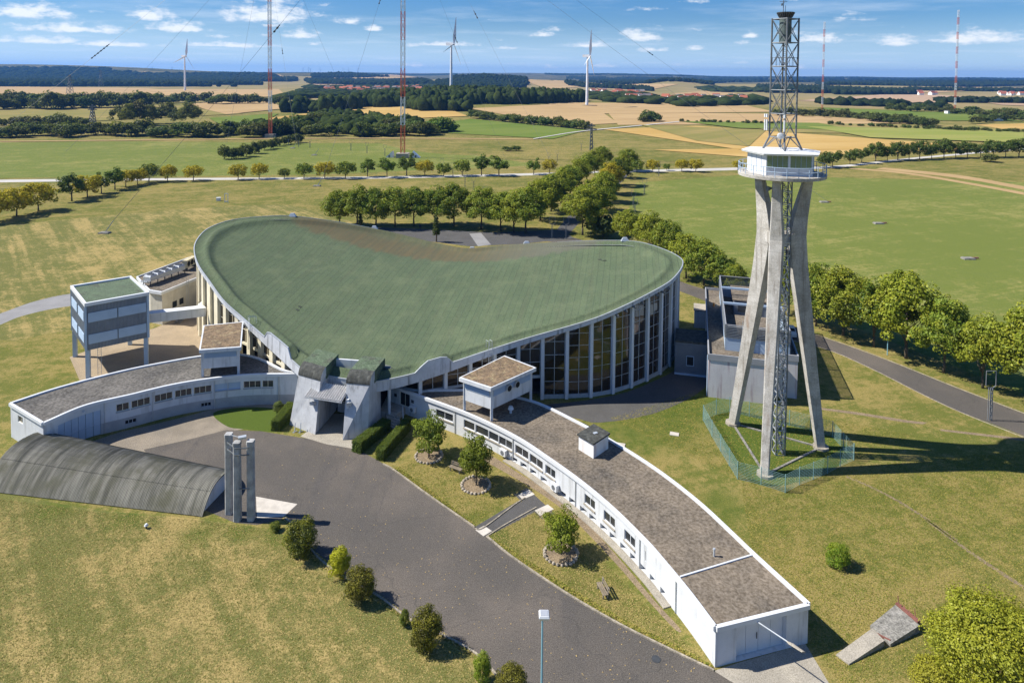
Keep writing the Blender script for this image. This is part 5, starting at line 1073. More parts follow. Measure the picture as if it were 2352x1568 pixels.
for (i, n_) in ((1, 4), (5, 4)):
    a, b = cv[i], cv[(i+1) % 6]
    for k in range(1, n_): t_ = k/n_; q = rt(a[0]*(1-t_)+b[0]*t_, a[1]*(1-t_)+b[1]*t_, 0); d = (q-TC); d /= np.linalg.norm(d); m = MB(); m.box((q[0]+d[0]*.01, q[1]+d[1]*.01, (zc0+zc1)/2), (.05, .05, zc1-zc0)); m.build('cladding_joint', MT['clad_lt'], cabn)
# lattice head
LR = R(30.7); SQ = 2.09; lv = [37.8+2.78*k for k in range(6)]; hc = []
for (sx, sy) in ((-1, -1), (1, -1), (1, 1), (-1, 1)): x, y = sx*SQ/2, sy*SQ/2; hc.append(np.array([x*math.cos(LR)-y*math.sin(LR), x*math.sin(LR)+y*math.cos(LR), 0]))
lat = MB()
for c in hc:
    m = MB(); m.tube(TC+c+np.array([0, 0, lv[0]]), TC+c+np.array([0, 0, lv[-1]+.1]), .11, n=8); m.build('mast_leg', MT['steel'], tw)
    m = MB(); m.tube(TC+c*1.5+np.array([0, 0, zc1+.3]), TC+c+np.array([0, 0, lv[0]]), .12, n=8); m.build('mast_foot', MT['steel'], tw)
for k, z in enumerate(lv):
    for i in range(4):
        a, b = TC+hc[i], TC+hc[(i+1) % 4]; m = MB(); m.tube(a+np.array([0, 0, z]), b+np.array([0, 0, z]), .065, n=6); m.build('girt', MT['steel'], tw)
        if k < 5:
            for (p_, q_) in ((a, b), (b, a)): m = MB(); m.tube(p_+np.array([0, 0, z]), q_+np.array([0, 0, lv[k+1]]), .045, n=5); m.build('brace', MT['steel'], tw)
for i in range(4): a, b = TC+hc[i]*1.5, TC+hc[(i+1) % 4]; m = MB(); m.tube(a+np.array([0, 0, zc1+.3]), (b+TC+hc[i])/2+np.array([0, 0, lv[0]]), .055, n=5); m.tube(TC+hc[(i+1) % 4]*1.5+np.array([0, 0, zc1+.3]), (b+TC+hc[i])/2+np.array([0, 0, lv[0]]), .055, n=5); m.build('brace', MT['steel'], tw)
m = MB(); m.tube(TC+np.array([0, 0, lv[4]+.1]), TC+np.array([0, 0, lv[5]+.3]), .68, n=20); tk = m.build('tank', mat('tank_grey', (.09, .12, .12), .6, .15), tw); m = MB(); m.loft([[TC+np.array([r_*math.cos(a), r_*math.sin(a), z]) for a in np.linspace(0, 2*math.pi, 25)[:-1]] for r_, z in ((.68, lv[5]+.15), (.98, lv[5]+.72), (.98, lv[5]+.8))]); m.build('tank_rim', MT['dark'], tk, recalc=True)
m = MB(); 
for k in range(24): a = 2*math.pi*k/24; m.bar(TC+np.array([.74*math.cos(a), .74*math.sin(a), lv[5]+.2]), TC+np.array([1.02*math.cos(a), 1.02*math.sin(a), lv[5]+.75]), .03, .05)
m.build('tank_rib', MT['steel'], tk)
m = MB(); q = TC+np.array([-.3, 0, lv[5]+.8]); m.tube(q, q+np.array([0, 0, 1.65]), .045, n=6); m.tube(q+np.array([.25, 0, 0]), q+np.array([.25, 0, .8]), .03, n=5); m.tube(q+np.array([-.45, 0, 1.25]), q+np.array([.45, 0, 1.25]), .03, n=5); m.tube(q+np.array([0, -.4, 1.1]), q+np.array([0, .4, 1.1]), .03, n=5); m.box(q+np.array([.22, 0, 1.5]), (.12, .12, .16)); m.box(q+np.array([-.18, 0, .9]), (.14, .14, .25)); m.build('weather_sensor', MT['steel'], tw)
m = MB(); zc = lv[3]; 
for (z, w_) in ((.05, .05), (1.05, .04)):
    for i in range(4): m.bar(TC+hc[i]*.92+np.array([0, 0, zc+z]), TC+hc[(i+1) % 4]*.92+np.array([0, 0, zc+z]), w_, w_)
for i in range(4):
    for t_ in (0, .33, .66): q = TC+(hc[i]*(1-t_)+hc[(i+1) % 4]*t_)*.92; m.bar(q+np.array([0, 0, zc]), q+np.array([0, 0, zc+1.05]), .035, .035)
m.prism([TC+c*.9 for c in hc], zc-.05, zc); m.build('mast_platform', MT['steel'], tw)
m = MB(); ladder(m, TC+np.array([.1, .2, zc1+.3]), TC+np.array([.1, .2, lv[4]]), (.2, 0, 0), 50, .025); m.build('mast_ladder', MT['steel'], tw)
qd = TC+hc[0]+np.array([-.55, -.25, lv[0]+.25]); m = MB(); ad = np.array([-.25, -.95, -.05]); ad /= np.linalg.norm(ad); a_ = np.cross(ad, [0, 0, 1.]); a_ /= np.linalg.norm(a_); b_ = np.cross(ad, a_); m.loft([[qd+ad*z+(a_*math.cos(t)+b_*math.sin(t))*r_ for t in np.linspace(0, 2*math.pi, 25)[:-1]] for r_, z in ((.36, -.16), (.38, .0), (.25, .06), (.05, .08))]); m.build('drum_antenna', MT['white_clean'], tw, recalc=True)
for (c, o) in ((hc[3], (-.35, -.1)), (hc[3], (-.5, .15)), (hc[0], (-.1, -.2))):
    q = TC+c+np.array([o[0], o[1], lv[0]+.6]); m = MB(); m.box(q+np.array([0, 0, .8]), (.16, .12, 1.3), .4); m.box(q+np.array([0, 0, 1.9]), (.2, .16, .4), .4); m.bar(q+np.array([0, 0, .5]), TC+c+np.array([0, 0, lv[0]+1.1]), .05, .05); m.build('panel_antenna', MT['white_clean'], tw)
# stair lattice under the deck
sq = TC+np.array([.1, -1.0, 0]); st_o = [np.array([x, y, 0]) for x, y in ((-.55, -.55), (.55, -.55), (.55, .55), (-.55, .55))]
for c in st_o: m = MB(); m.tube(sq+c, sq+c+np.array([0, 0, ZD]), .09, n=5); m.build('stair_post', MT['steel'], tw)
m = MB()
for k in range(22):
    z = k*1.5; i = k % 4
    for j in range(4):
        a, b = sq+st_o[j], sq+st_o[(j+1) % 4]; m.bar(a+np.array([0, 0, z]), b+np.array([0, 0, z]), .09, .09); m.bar(a+np.array([0, 0, z]), b+np.array([0, 0, z+1.5]), .08, .08)
m.build('stair_bracing', MT['galv'], tw)
m = MB()
for k in range(130): z = k*.25; ph = (k % 12)/12; s_ = -1 if (k//12) % 2 else 1; m.box(sq+np.array([s_*(.42-.84*ph), 0, z+.1]), (.2, .8, .04))
tag(m.build('stair_tread', MT['steel'], tw), kind='stuff')
m = MB(); q = TC+np.array([-2.1, -2.6, ZD-.9]); m.tube(q, q+np.array([-.6, -.1, -.05]), .08, .34, 12); m.build('siren_horn', MT['steel'], tw)
# ------------------------------------------------------------------ mesh fence round the tower
fp = [(1615,965),(1635,1002),(1655,1036),(1675,1069),(1694,1100),(1748,1113),(1803.5,1131),(1836,1113),(1868,1101),(1900.6,1087),(1929.5,1071),(1961,1057),(1937,1031),(1912,1003),(1861,988),(1813,977),(1765,966),(1721,956),(1676,945),(1645,952)]
fpw = [P(*q) for q in fp]; fen = thing('wire_fence', 'green-grey wire mesh fence round the tower foot', 'fence', fpw[4])
fm = mat('fence_wire', (.20, .34, .34), .5, .1, 1)
for q in fpw: m = MB(); m.tube(q, q+np.array([0, 0, 2.05]), .045, n=6); m.build('post', fm, fen)
for i in range(len(fpw)):
    a, b = fpw[i], fpw[(i+1) % len(fpw)]; m = MB(); L_ = np.linalg.norm(b-a)
    for z in np.linspace(.06, 1.95, 12): m.bar(a+np.array([0, 0, z]), b+np.array([0, 0, z]), .020, .020)
    for t_ in np.linspace(0, 1, max(2, int(L_/.3))): q = a*(1-t_)+b*t_; m.bar(q+np.array([0, 0, .05]), q+np.array([0, 0, 1.97]), .006, .006)
    m.build('mesh_panel', fm, fen)
# ------------------------------------------------------------------ vaulted shed, lower left
E1 = P(462, 1187); av = np.array([-.988, .154, 0]); nv = np.array([.154, .988, 0]); LS = 25.5; RS = 2.15
def WSf(s_): return 6.8+3.4*s_/25.5
shd = thing('vaulted_shed', 'half-buried shed with a long curved grey corrugated roof', 'shed', E1)
def vz(t, s_=0.0): return (RS+.75*s_/25.5)*(1-abs(2*t-1)**2.5)
NS = 22; rowsT = ((0, .22), (.22, .5), (.5, .78), (.78, 1.0))
for r_, (t0, t1) in enumerate(rowsT):
    for k in range(NS):
        m = MB(); rows = []; nst = 4; ncor = 7
        lift = .045*(r_ % 2)+.02*((k*7+r_*3) % 3)/3
        for j in range(nst+1):
            t_ = t0-(.012 if r_ in (2, 3) else 0)+(t1-t0+.012)*j/nst; row = []
            for i in range(ncor*2+1):
                s_ = LS*(k+i/(ncor*2)*1.015)/NS; q = E1+av*s_+nv*(WSf(s_)*t_); row.append((q[0], q[1], vz(min(max(t_, 0), 1), s_)+.05+lift+(.055 if i % 2 else 0)))
            rows.append(row)
        m.loft(rows, caps=False, closed=False); m.build('roof_sheet', MT['fibre'], shd)
for e in (0, LS):
    m = MB(); pts = []; 
    for t_ in np.linspace(0, 1, 25): q = E1+av*(e+(.25 if e == 0 else -.25))+nv*(WSf(e)*t_); pts.append((q[0], q[1], vz(t_, e)-.02))
    m.poly(pts); m.build('gable_wall', MT['white'], shd)
m = MB()
for k in range(13): t_ = k/12; 
q0 = E1; m = MB(); rows = []
for t_ in np.linspace(0, 1, 25): q = E1+nv*(WSf(0)*t_)-av*.04; rows.append([(q[0]-av[0]*.05, q[1]-av[1]*.05, vz(t_)-.12), (q[0]+av[0]*.25, q[1]+av[1]*.25, vz(t_)-.12), (q[0]+av[0]*.25, q[1]+av[1]*.25, vz(t_)+.06), (q[0]-av[0]*.05, q[1]-av[1]*.05, vz(t_)+.06)])
m.loft(rows); m.build('verge_board', MT['fibre'], shd, recalc=True)
# ------------------------------------------------------------------ three concrete flue posts
cm = mat('flue_concrete', (.36, .36, .35), .9, .25, 1.2, streak=1.6, streak_col=(.12, .12, .12), streak_amt=.5)
fl = thing('triple_flue', 'three tall slim concrete flue posts tied together beside the shed', 'chimney', P(545, 1192))
pz = [(P(527, 1178), 8.3), (P(546, 1194), 8.05), (P(577, 1193), 8.15)]
for (q, hh) in pz:
    m = MB(); w_ = .7; m.loft([[q+np.array([sx*w_/2*k, sy*w_/2*k, z]) for sx, sy in ((-1, -.7), (-.7, -1), (.7, -1), (1, -.7), (1, .7), (.7, 1), (-.7, 1), (-1, .7))] for z, k in ((-.1, 1.0), (hh-.3, .92), (hh-.3, 1.02), (hh, 1.0))]); m.build('post', cm, fl, recalc=True)
for z in (6.9, 7.6): 
    for i, j in ((0, 1), (1, 2)): m = MB(); m.bar(pz[i][0]+np.array([0, -.42, z]), pz[j][0]+np.array([0, -.42, z]), .08, .1); m.build('tie', MT['steel'], fl)
m = MB(); m.bar(pz[1][0]+np.array([0, -.3, 3.4]), pz[2][0]+np.array([0, -.3, 3.4]), .08, .1); m.build('tie', MT['steel'], fl)
m = MB(); q = pz[1][0]+np.array([.45, .2, 8.4]); m.box(q, (.75, .45, .2), .4); m.bar(q+np.array([-.3, 0, 0]), pz[0][0]+np.array([0, 0, 8.2]), .05, .05); m.build('floodlight', MT['galv'], fl)
# ------------------------------------------------------------------ street lamp by the drive
q = P(1243, 1677); lp = thing('street_lamp', 'slim blue-green street lamp with a square white head beside the drive', 'lamp', q); m = MB(); m.tube(q, q+np.array([0, 0, 7.9]), .09, .06, 10); m.build('pole', MT['lamp_blue'], lp)
m = MB(); h_ = q+np.array([.12, .12, 8.05]); m.loft([[h_+np.array([x*.26, y*.26, -.12]) for x, y in ((-1, -1), (1, -1), (1, 1), (-1, 1))], [h_+np.array([x*.36, y*.36, .08]) for x, y in ((-1, -1), (1, -1), (1, 1), (-1, 1))], [h_+np.array([x*.3, y*.3, .2]) for x, y in ((-1, -1), (1, -1), (1, 1), (-1, 1))]]); lh = m.build('lamp_head', MT['white_clean'], lp, recalc=True)
m = MB(); m.box(h_+np.array([0, 0, .215]), (.5, .5, .02)); m.build('lamp_glass', MT['silver'], lh)
# ------------------------------------------------------------------ concrete wedges with red gear, lower right
def wedge(px, h0, h1, label, m_):
    c = [P(*q) for q in px]; t_ = thing('concrete_block', label, 'block', sum(c)/4); m = MB(); m.add([c[0], c[1], c[2], c[3]]+[c[0]+np.array([0, 0, h0]), c[1]+np.array([0, 0, h0]), c[2]+np.array([0, 0, h1]), c[3]+np.array([0, 0, h1])], [(3, 2, 1, 0), (4, 5, 6, 7), (0, 1, 5, 4), (1, 2, 6, 5), (2, 3, 7, 6), (3, 0, 4, 7)]); m.build('slab', MT[m_], t_, recalc=True); return t_, c
wedge(((1920,1505),(1950,1527),(2031,1484),(2003,1455)), .10, .5, 'low sloping concrete block nearer the wing end door', 'concrete_pale')
wt, wc = wedge(((1998,1442),(2045,1485),(2112,1452),(2056,1404)), .25, .62, 'rough lichen-grey concrete anchor block carrying rusty red gear', 'lichen')
a, b = wc[3]+np.array([.15, .1, .62]), wc[2]+np.array([.1, .3, .62]); m = MB(); m.bar(a, b, .3, .2)
for t_ in (.12, .4, .62, .85): q = a*(1-t_)+b*t_; m.bar(q+np.array([0, 0, .1]), q+np.array([.08*t_, .25, .3+.4*(t_ > .8 or t_ < .2)]), .05, .05); m.box(q+np.array([0, 0, .08]), (.12, .45, .2), .6)
m.build('anchor_gear', MT['rust'], wt)
m = MB(); q = (wc[0]+wc[1])/2+np.array([0, -.1, .25]); m.bar(q-np.array([.4, -.3, 0]), q+np.array([.5, -.5, 0]), .12, .15); m.build('hinge', MT['rust'], wt)
# benches, plates, covers on the lawns
def bench(px, rz, label):
    q = P(*px); t_ = thing('park_bench', label, 'bench', q); cr, sr = math.cos(rz), math.sin(rz)
    def T(x, y, z): return q+np.array([x*cr-y*sr, x*sr+y*cr, z])
    for k in range(3): m = MB(); m.bar(T(-.8, -.2+.17*k, .44), T(.8, -.2+.17*k, .44), .13, .04); m.build('seat_plank', MT['wood'], t_)
    for k in range(2): m = MB(); m.bar(T(-.8, .27+.04*k, .62+.2*k), T(.8, .27+.04*k, .62+.2*k), .04, .14); m.build('back_plank', MT['wood'], t_)
    for x in (-.6, .6): m = MB(); m.bar(T(x, -.2, 0), T(x, -.2, .43), .1, .1); m.bar(T(x, .2, 0), T(x, .3, .9), .1, .1); m.bar(T(x, -.22, .4), T(x, .25, .4), .08, .06); m.build('leg', MT['concrete_pale'], t_)
bench((1384,1362), R(-75), 'weathered wooden bench alone on the lawn beside the long wing'); bench((1047,1082), R(-30), 'dark wooden bench in the shade between the two planted trees')
for k, (px, lab) in enumerate(((( 1549,997),'pale square cover plate on the lush grass beside the wing'), ((1425,1022),'small pale cover plate against the back edge of the wing'))):
    q = P(*px); t_ = tag(MB().box(q+np.array([0, 0, .04]), (1.1, .8, .08), -.3).build('cover_plate', MT['slab']), lab, 'plate')
q = P(336, 1213); t_ = thing('vent_mushroom', 'little white mushroom vent on the dry lawn below the shed', 'vent', q); MB().tube(q, q+np.array([0, 0, .3]), .09, n=8).build('pipe', MT['dark'], t_); MB().tube(q+np.array([0, 0, .3]), q+np.array([0, 0, .48]), .2, .1, 10).build('cap', MT['white_clean'], t_)
q = P(1507, 1513); tag(MB().tube(q+np.array([0, 0, .012]), q+np.array([0, 0, .03]), .35, n=20).build('manhole_cover', MT['dark']), 'round dark manhole cover at the edge of the drive', 'manhole cover')
q = P(1278, 1234); t_ = tag(MB().loft([[q+np.array([math.cos(a)*.3*k, math.sin(a)*.2*k, z]) for a in np.linspace(0, 6.28, 8)[:-1]] for z, k in ((0, 1), (.16, 1.1), (.3, .5))]).build('boulder', MT['stone']), 'single pale boulder on the lawn by the footpath', 'boulder')
# ------------------------------------------------------------------ trees
def leaf_mesh(name, centers, outward, size, rng, material, bias=.8):
    n = len(centers); nr_ = rng.normal(size=(n, 3)); nr_ /= np.linalg.norm(nr_, axis=1)[:, None]
    N = outward*(bias*1.35)+nr_*.85+np.array([0, 0, .25]); N /= np.linalg.norm(N, axis=1)[:, None]
    r2 = rng.normal(size=(n, 3)); T_ = np.cross(N, r2); T_ /= np.linalg.norm(T_, axis=1)[:, None]; B_ = np.cross(N, T_)
    s1 = size*rng.uniform(.6, 1.35, n)[:, None]; s2 = s1*rng.uniform(.55, .9, n)[:, None]
    V = np.stack([centers-T_*s1, centers-B_*s2+N*s1*.12, centers+T_*s1, centers+B_*s2+N*s1*.12], 1).reshape(-1, 3)
    F = np.arange(n*4).reshape(-1, 4); return np_mesh(name, V, F, material)
def crown_points(rng, rx, rz, cz, nclump, nleaf, shape='round', clump_r=.30, jitter=.2):
    pts = []; outs = []; k = 0; cs = []
    while len(cs) < nclump:
        d = rng.normal(size=3); d /= np.linalg.norm(d); r_ = rng.uniform(.45, 1.0)**.6
        if d[2] < -.75 and shape != 'bush': continue
        fx = 1.0
        if shape == 'cone': fx = max(.15, .75-.62*d[2])
        if shape == 'egg': fx = 1.0-.22*d[2]
        if shape == 'bush': fx = 1.0 if d[2] > 0 else min(1.9, 1/max(.35, math.hypot(d[0], d[1])))
        lump = 1+rng.uniform(-jitter, jitter); cs.append((np.array([d[0]*rx*fx, d[1]*rx*fx, d[2]*rz])*r_*lump*.86, d))
    per = max(1, nleaf//nclump)
    for c, d in cs:
        cr = clump_r*rx*rng.uniform(.65, 1.25); q = rng.normal(size=(per, 3)); q /= np.linalg.norm(q, axis=1)[:, None]; rad_ = rng.uniform(.45, 1.0, per)**.5
        p = c+q*rad_[:, None]*cr*np.array([1, 1, .8]); pts.append(p); o = q*.75+(p/np.array([rx, rx, rz]))*.65; outs.append(o/np.linalg.norm(o, axis=1)[:, None])
    return np.concatenate(pts)+np.array([0, 0, cz]), np.concatenate(outs), [c+np.array([0, 0, cz]) for c, d in cs]
TREES = {}
def make_tree(key, seed, H, rx, trunk_h, nclump, nleaf, leaf, shape='round', matk='leaf', trunk_r=.2, clump_r=.30, jitter=.2, limbs=7, bias=.8):
    rng = np.random.default_rng(seed); rz = (H-trunk_h)/2; cz = trunk_h+rz
    pts, outs, cs = crown_points(rng, rx, rz, cz, nclump, nleaf, shape, clump_r, jitter)
    crown = leaf_mesh(key+'_crown', pts, outs, leaf, rng, MT[matk], bias)
    tb = MB(); top = np.array([rng.uniform(-.2, .2), rng.uniform(-.2, .2), trunk_h+rz*.9]); base = np.array([0, 0, -.1]); mid = np.array([rng.uniform(-.1, .1), rng.uniform(-.1, .1), trunk_h*1.0])
    tb.tube(base, mid, trunk_r*1.15, trunk_r*.85, 8); tb.tube(mid, top, trunk_r*.85, trunk_r*.3, 7)
    for k in range(limbs):
        c = cs[int(rng.integers(len(cs)))]; s_ = mid*(1-.3*rng.random())+top*0+(top-mid)*rng.uniform(0, .6); tb.tube(s_, s_*.35+c*.65, trunk_r*.42, trunk_r*.12, 5)
    tm = bpy.data.meshes.new(key+'_trunk'); tm.from_pydata(tb.v, [], tb.f); tm.materials.append(MT['trunk']); tm.shade_smooth()
    TREES[key] = (crown, tm, H); return TREES[key]
def tree(key, loc, label, height=None, name='tree', cat='tree', group=None, color=(.08, .1, .02), rz=None, wide=1.0, trunk=True):
    cm_, tm, H = TREES[key]; rr_ = random.Random(str(label)+str(round(float(loc[0]), 2)))
    sc = (height/H if height else 1.0)*rr_.uniform(.95, 1.08); wide *= rr_.uniform(.92, 1.12); t_ = thing(name, label, cat, loc, group, rr_.uniform(0, 6.28) if rz is None else rz); t_.scale = (sc*wide, sc*wide, sc)
    j = 1.3+rr_.uniform(-.18, .18); col = tuple(c*j for c in color)+(1,)
    c_ = link('crown', cm_, t_); c_.color = col
    if trunk: link('trunk', tm, t_)
    return t_
for i in range(4): make_tree('lime%d' % i, 10+i, 11.5, 4.5, 1.8, 95, 15000, .155, 'egg', clump_r=.25, trunk_r=.2)
for i in range(2): make_tree('row%d' % i, 30+i, 6.5, 3.9, 1.1, 36, 2400, .24, 'round', trunk_r=.17, clump_r=.3, jitter=.14)
for i in range(3): make_tree('open%d' % i, 40+i, 8.5, 3.7, 2.1, 26, 2200, .27, 'round', 'leaf_g', clump_r=.30, jitter=.34, limbs=12)
for i in range(3): make_tree('shrub%d' % i, 50+i, 6, 4.2, .25, 34, 1500, .42, 'round', 'leaf_g', clump_r=.34, jitter=.3)
for i in range(2): make_tree('pine%d' % i, 60+i, 9.5, 4.6, 1.6, 34, 2200, .34, 'round', 'leaf_g', clump_r=.3, jitter=.34, limbs=12)
for i in range(2): make_tree('garden%d' % i, 70+i, 5.0, 1.9, .6, 45, 9000, .085, 'round', 'leaf_g', trunk_r=.09, clump_r=.34, jitter=.32, limbs=10)
for i in range(3): make_tree('bush%d' % i, 80+i, 2.8, 1.15, .08, 80, 15000, .046, 'bush', 'leaf', trunk_r=.06, clump_r=.36, jitter=.12)
make_tree('cypress', 90, 7.5, .85, .2, 60, 2600, .13, 'cone', 'leaf_g', clump_r=.42, jitter=.1)
make_tree('bigtree', 95, 9.2, 4.3, 1.8, 170, 65000, .08, 'round', 'leaf', clump_r=.26, jitter=.12, trunk_r=.22)
YG = (.200, .245, .020); GR = (.085, .155, .016); DK = (.045, .088, .014); YL = (.40, .31, .012); MID = (.140, .205, .020)
# avenue by the right road, counted from the plant building towards the right edge
av1 = [(1813,726,10.8),(1874,749,11.6),(1936,771,12.6),(2007,797,10.6),(2081,823,14.6),(2167,856,12.6),(2257,891,11.2),(2362,930,13.6),(2470,985,12)]
for i, (x, y, h) in enumerate(av1): tree('lime%d' % (i % 4), P(x, y), '%s lime tree of the row along the right road, counted from behind the tower' % ORD[i], h, 'lime_tree', group='lime trees along the right road', color=(YG, MID, YG, GR, YG, MID, YG, YG, MID)[i], wide=(.95, 1.0, 1.02, .85, 1.08, .98, .95, 1.05, 1)[i])
av2 = [(1440,566,10.5),(1490,582,10.6),(1535,600,10.2),(1576,639,9.8),(1616,655,10.6),(1655,668,8.0),(1690,684,7.2)]
for i, (x, y, h) in enumerate(av2): tree('lime%d' % ((i+2) % 4), P(x, y), '%s lime tree behind the right end of the hall, counted from the left' % ORD[i], h, 'lime_tree', group='lime trees behind the hall end', color=(YG, YG, MID, YG, MID, GR, MID)[i], wide=1.08)
tree('shrub1', P(1385, 545), 'round pale green bush where the avenue meets the road behind the hall', 5.2, 'bush', 'bush', color=(.07, .10, .03))
for i, t_ in enumerate(np.linspace(0, 1, 9)):
    t2 = t_**.8; a = np.array([1208, 535])*(1-t2)+np.array([1384, 386])*t2; tree('lime%d' % (i % 4), P(*a), '%s lime in the left row of the avenue, counted from the hall' % ORD[i], 13.2-2.2*t_, 'lime_tree', group='limes in the left row of the avenue', color=(MID, YG, MID, YG)[(i*3) % 4], wide=1.2)
for i, t_ in enumerate(np.linspace(0, 1, 8)):
    t2 = t_**.8; a = np.array([1338, 540])*(1-t2)+np.array([1440, 392])*t2; tree('lime%d' % ((i+1) % 4), P(*a), '%s lime in the right row of the avenue, counted from the hall' % ORD[i], 13.0-2.4*t_, 'lime_tree', group='limes in the right row of the avenue', color=(YG, MID, YG, MID, YL, DK, YG, MID)[i], wide=1.22)
bk_ = [(780,519,10.6),(820,521,11.4),(863,520,12.2),(908,521,11.8),(951,520,12.6),(998,519,12.0),(1042,520,12.6),(1105,526,12.4),(1150,530,11.6),(1180,533,12.4)]
for i, (x, y, h) in enumerate(bk_): tree('lime%d' % ((i*3) % 4), P(x, y), '%s tree from the left in the row right behind the hall roof' % ORD[i], h, 'lime_tree', group='trees right behind the hall', color=(MID, MID, GR, MID, GR, GR, GR, MID, MID, YG)[i], wide=1.22)
tree('cypress', P(1002, 556), 'slim dark cypress standing alone at the parking lot', 7.5, 'cypress', 'tree', color=(.025, .05, .014)); tree('cypress', P(828, 527), 'slim dark cypress half hidden by the hall roof', 6.0, 'cypress', 'tree', color=(.025, .05, .014))
rowt = [(165,462,9.6,'o',DK),(201,453,7.6,'r',YL),(233,444,7.6,'o',DK),(264,436,8.4,'o',GR),(289,429,6.4,'r',YL),(316,424,6.4,'r',YL),(342,418,7.6,'r',DK),(385,417,6.4,'r',YL),(444,415,6.2,'r',YL),(547,413,6.4,'r',YL),(595,411,6.4,'r',YL),(653,410,4.4,'r',DK),(698,410,6.2,'r',GR),(746,410,6.8,'r',YL),(793,410,7.0,'r',GR),(844,406,8.0,'o',GR),(889,408,8.6,'o',GR),(934,404,9.4,'o',DK),(976,404,7.0,'r',YL),(1019,406,6.0,'r',GR),(1062,404,6.8,'r',MID),(1106,403,9.2,'o',GR),(1146,404,8.6,'o',GR),(1226,401,7.0,'o',GR),(1262,399,7.0,'r',YL),(1463,396,5.6,'r',GR),(1498,396,5.8,'r',YL),(1531,392,3.4,'r',GR),(1566,394,5.6,'r',YL),(1598,395,6.0,'r',YL),(1695,391,4.4,'r',YL)]
sidx = {}
for i, (x, y, h, k, c) in enumerate(rowt):
    cn = {id(YL): 'yellowing', id(DK): 'dark green', id(GR): 'green', id(MID): 'light green'}[id(c)]; sidx[cn] = sidx.get(cn, -1)+1; n_ = sidx[cn]
    tree(('open%d' % (i % 3)) if k == 'o' else 'row%d' % (i % 2), P(x, y), '%s %s tree from the left along the pale road' % (ORD[n_], cn), h, 'roadside_tree', group='trees along the pale road', color=c)
for i, (x, y, h) in enumerate(((-18,510,9),(38,496,9.0),(88,485,9.2))): tree('row%d' % (i % 2), P(x, y), '%s big yellow tree at the left edge, counted from the frame edge' % ORD[i], h, 'roadside_tree', group='yellow trees at the left edge', color=YL)
pn = [(1893,386,7.5),(1912,384,8.6),(1952,378,7.6),(1979,375,8.6),(2011,371,9.6),(2038,370,8.0),(2062,368,10),(2088,367,9.5),(2112,366,10.2),(2140,365,9.0),(2168,364,10.4),(2195,363,9),(2222,363,9.8),(2252,362,8.5),(2282,362,9.6),(2310,361,9.4),(2340,361,10.2)]
for i, (x, y, h) in enumerate(pn): tree('pine%d' % (i % 2), P(x, y), '%s dark tree from the left in the tree line right of the tower deck' % ORD[i], h, 'dark_tree', group='dark tree line right of the tower', color=DK)
tree('shrub0', P(2275,372), 'broad olive bush in front of the dark tree line at the right edge', 4.2, 'bush', 'bush', color=(.06, .07, .02), wide=1.5)
# shrub row crossing the left meadow
sr = [(515,366,6),(532,366,5.5),(548,364,6),(566,360,6),(585,353,6),(608,345,5.4),(622,342,5.2),(636,336,5),(652,333,5.2),(668,331,5.5),(684,328,5.2)]
for i, (x, y, h) in enumerate(sr): tree('shrub%d' % (i % 3), P(x, y), '%s shrub of the short row in the left meadow, nearest first' % ORD[i], h, 'shrub', 'shrub', 'shrub row in the left meadow', (.05, .068, .022), wide=.8)
tree('shrub2', P(1165,347), 'low dark shrub alone in the mast field', 2.6, 'shrub', 'shrub', color=DK, wide=1.6); tree('shrub0', P(1186,347), 'low dark shrub beside the lone one in the mast field', 2.9, 'shrub', 'shrub', color=DK, wide=1.3)
# hedge belts: shrubs one cannot tell apart share the label of their belt
def belt(label, group, pts, n, h, col, seed, spread=3, keys=('shrub0', 'shrub1', 'shrub2'), wide=1.0, name='hedge_shrub'):
    rr_ = random.Random(seed); P_ = [np.array(q, float) for q in pts]; d = np.concatenate([[0], np.cumsum([np.linalg.norm(b-a) for a, b in zip(P_[:-1], P_[1:])])])
    for k in range(n):
        s_ = d[-1]*(k+rr_.uniform(-.3, .3)+.5)/n; x = np.interp(s_, d, [q[0] for q in P_]); y = np.interp(s_, d, [q[1] for q in P_])+rr_.uniform(-spread, spread)
        tree(keys[k % len(keys)], PT(x, y), label, h*rr_.uniform(.65, 1.25), name, 'shrub', group, tuple(c*rr_.uniform(.75, 1.25) for c in col), wide=wide*rr_.uniform(.9, 1.3), trunk=False)
HG = (.050, .078, .018)
belt('shrub in the long hedge behind the left meadow', 'hedge behind the left meadow', [(-40,314),(300,312),(600,312),(640,308),(900,312)], 62, 8.0, HG, 1, 4, wide=1.05)
belt('shrub in the thick copse left of the near red mast', 'copse by the masts', [(620,305),(720,292),(800,296),(900,302),(1000,306)], 46, 9.0, HG, 2, 8)
belt('pale willow of the row on the left stubble', 'willows on the left stubble', [(0,292),(60,290),(120,290),(210,288)], 12, 7.5, (.07, .085, .03), 3, 2)
belt('tall tree of the group on the left stubble', 'tall trees on the left stubble', [(265,288),(330,286),(400,284),(440,290)], 12, 17, (.075, .09, .024), 4, 3, ('open0', 'open1', 'lime1'), .95)
belt('dark tree of the upper left wood edge', 'upper left wood edge', [(-20,252),(40,250),(100,252),(200,250),(330,246)], 26, 15, HG, 5, 2, wide=.95)
belt('dark tree in the belt near the left turbine', 'belt near the left turbine', [(340,240),(440,236),(560,240),(660,238)], 22, 12, HG, 6, 2)
belt('shrub in the hedgerow across the middle pasture', 'hedgerow across the pasture', [(1082,272),(1130,276),(1200,284),(1280,292),(1348,300)], 26, 7, HG, 7, 1)
belt('shrub of the clump at the end of the field track', 'clump at the field track', [(1474,280),(1512,279)], 7, 7.5, HG, 8, 1)
belt('tree beside the first copse on the meadow edge', 'trees on the meadow edge', [(990,305),(1040,302)], 6, 9, GR, 9, 2)
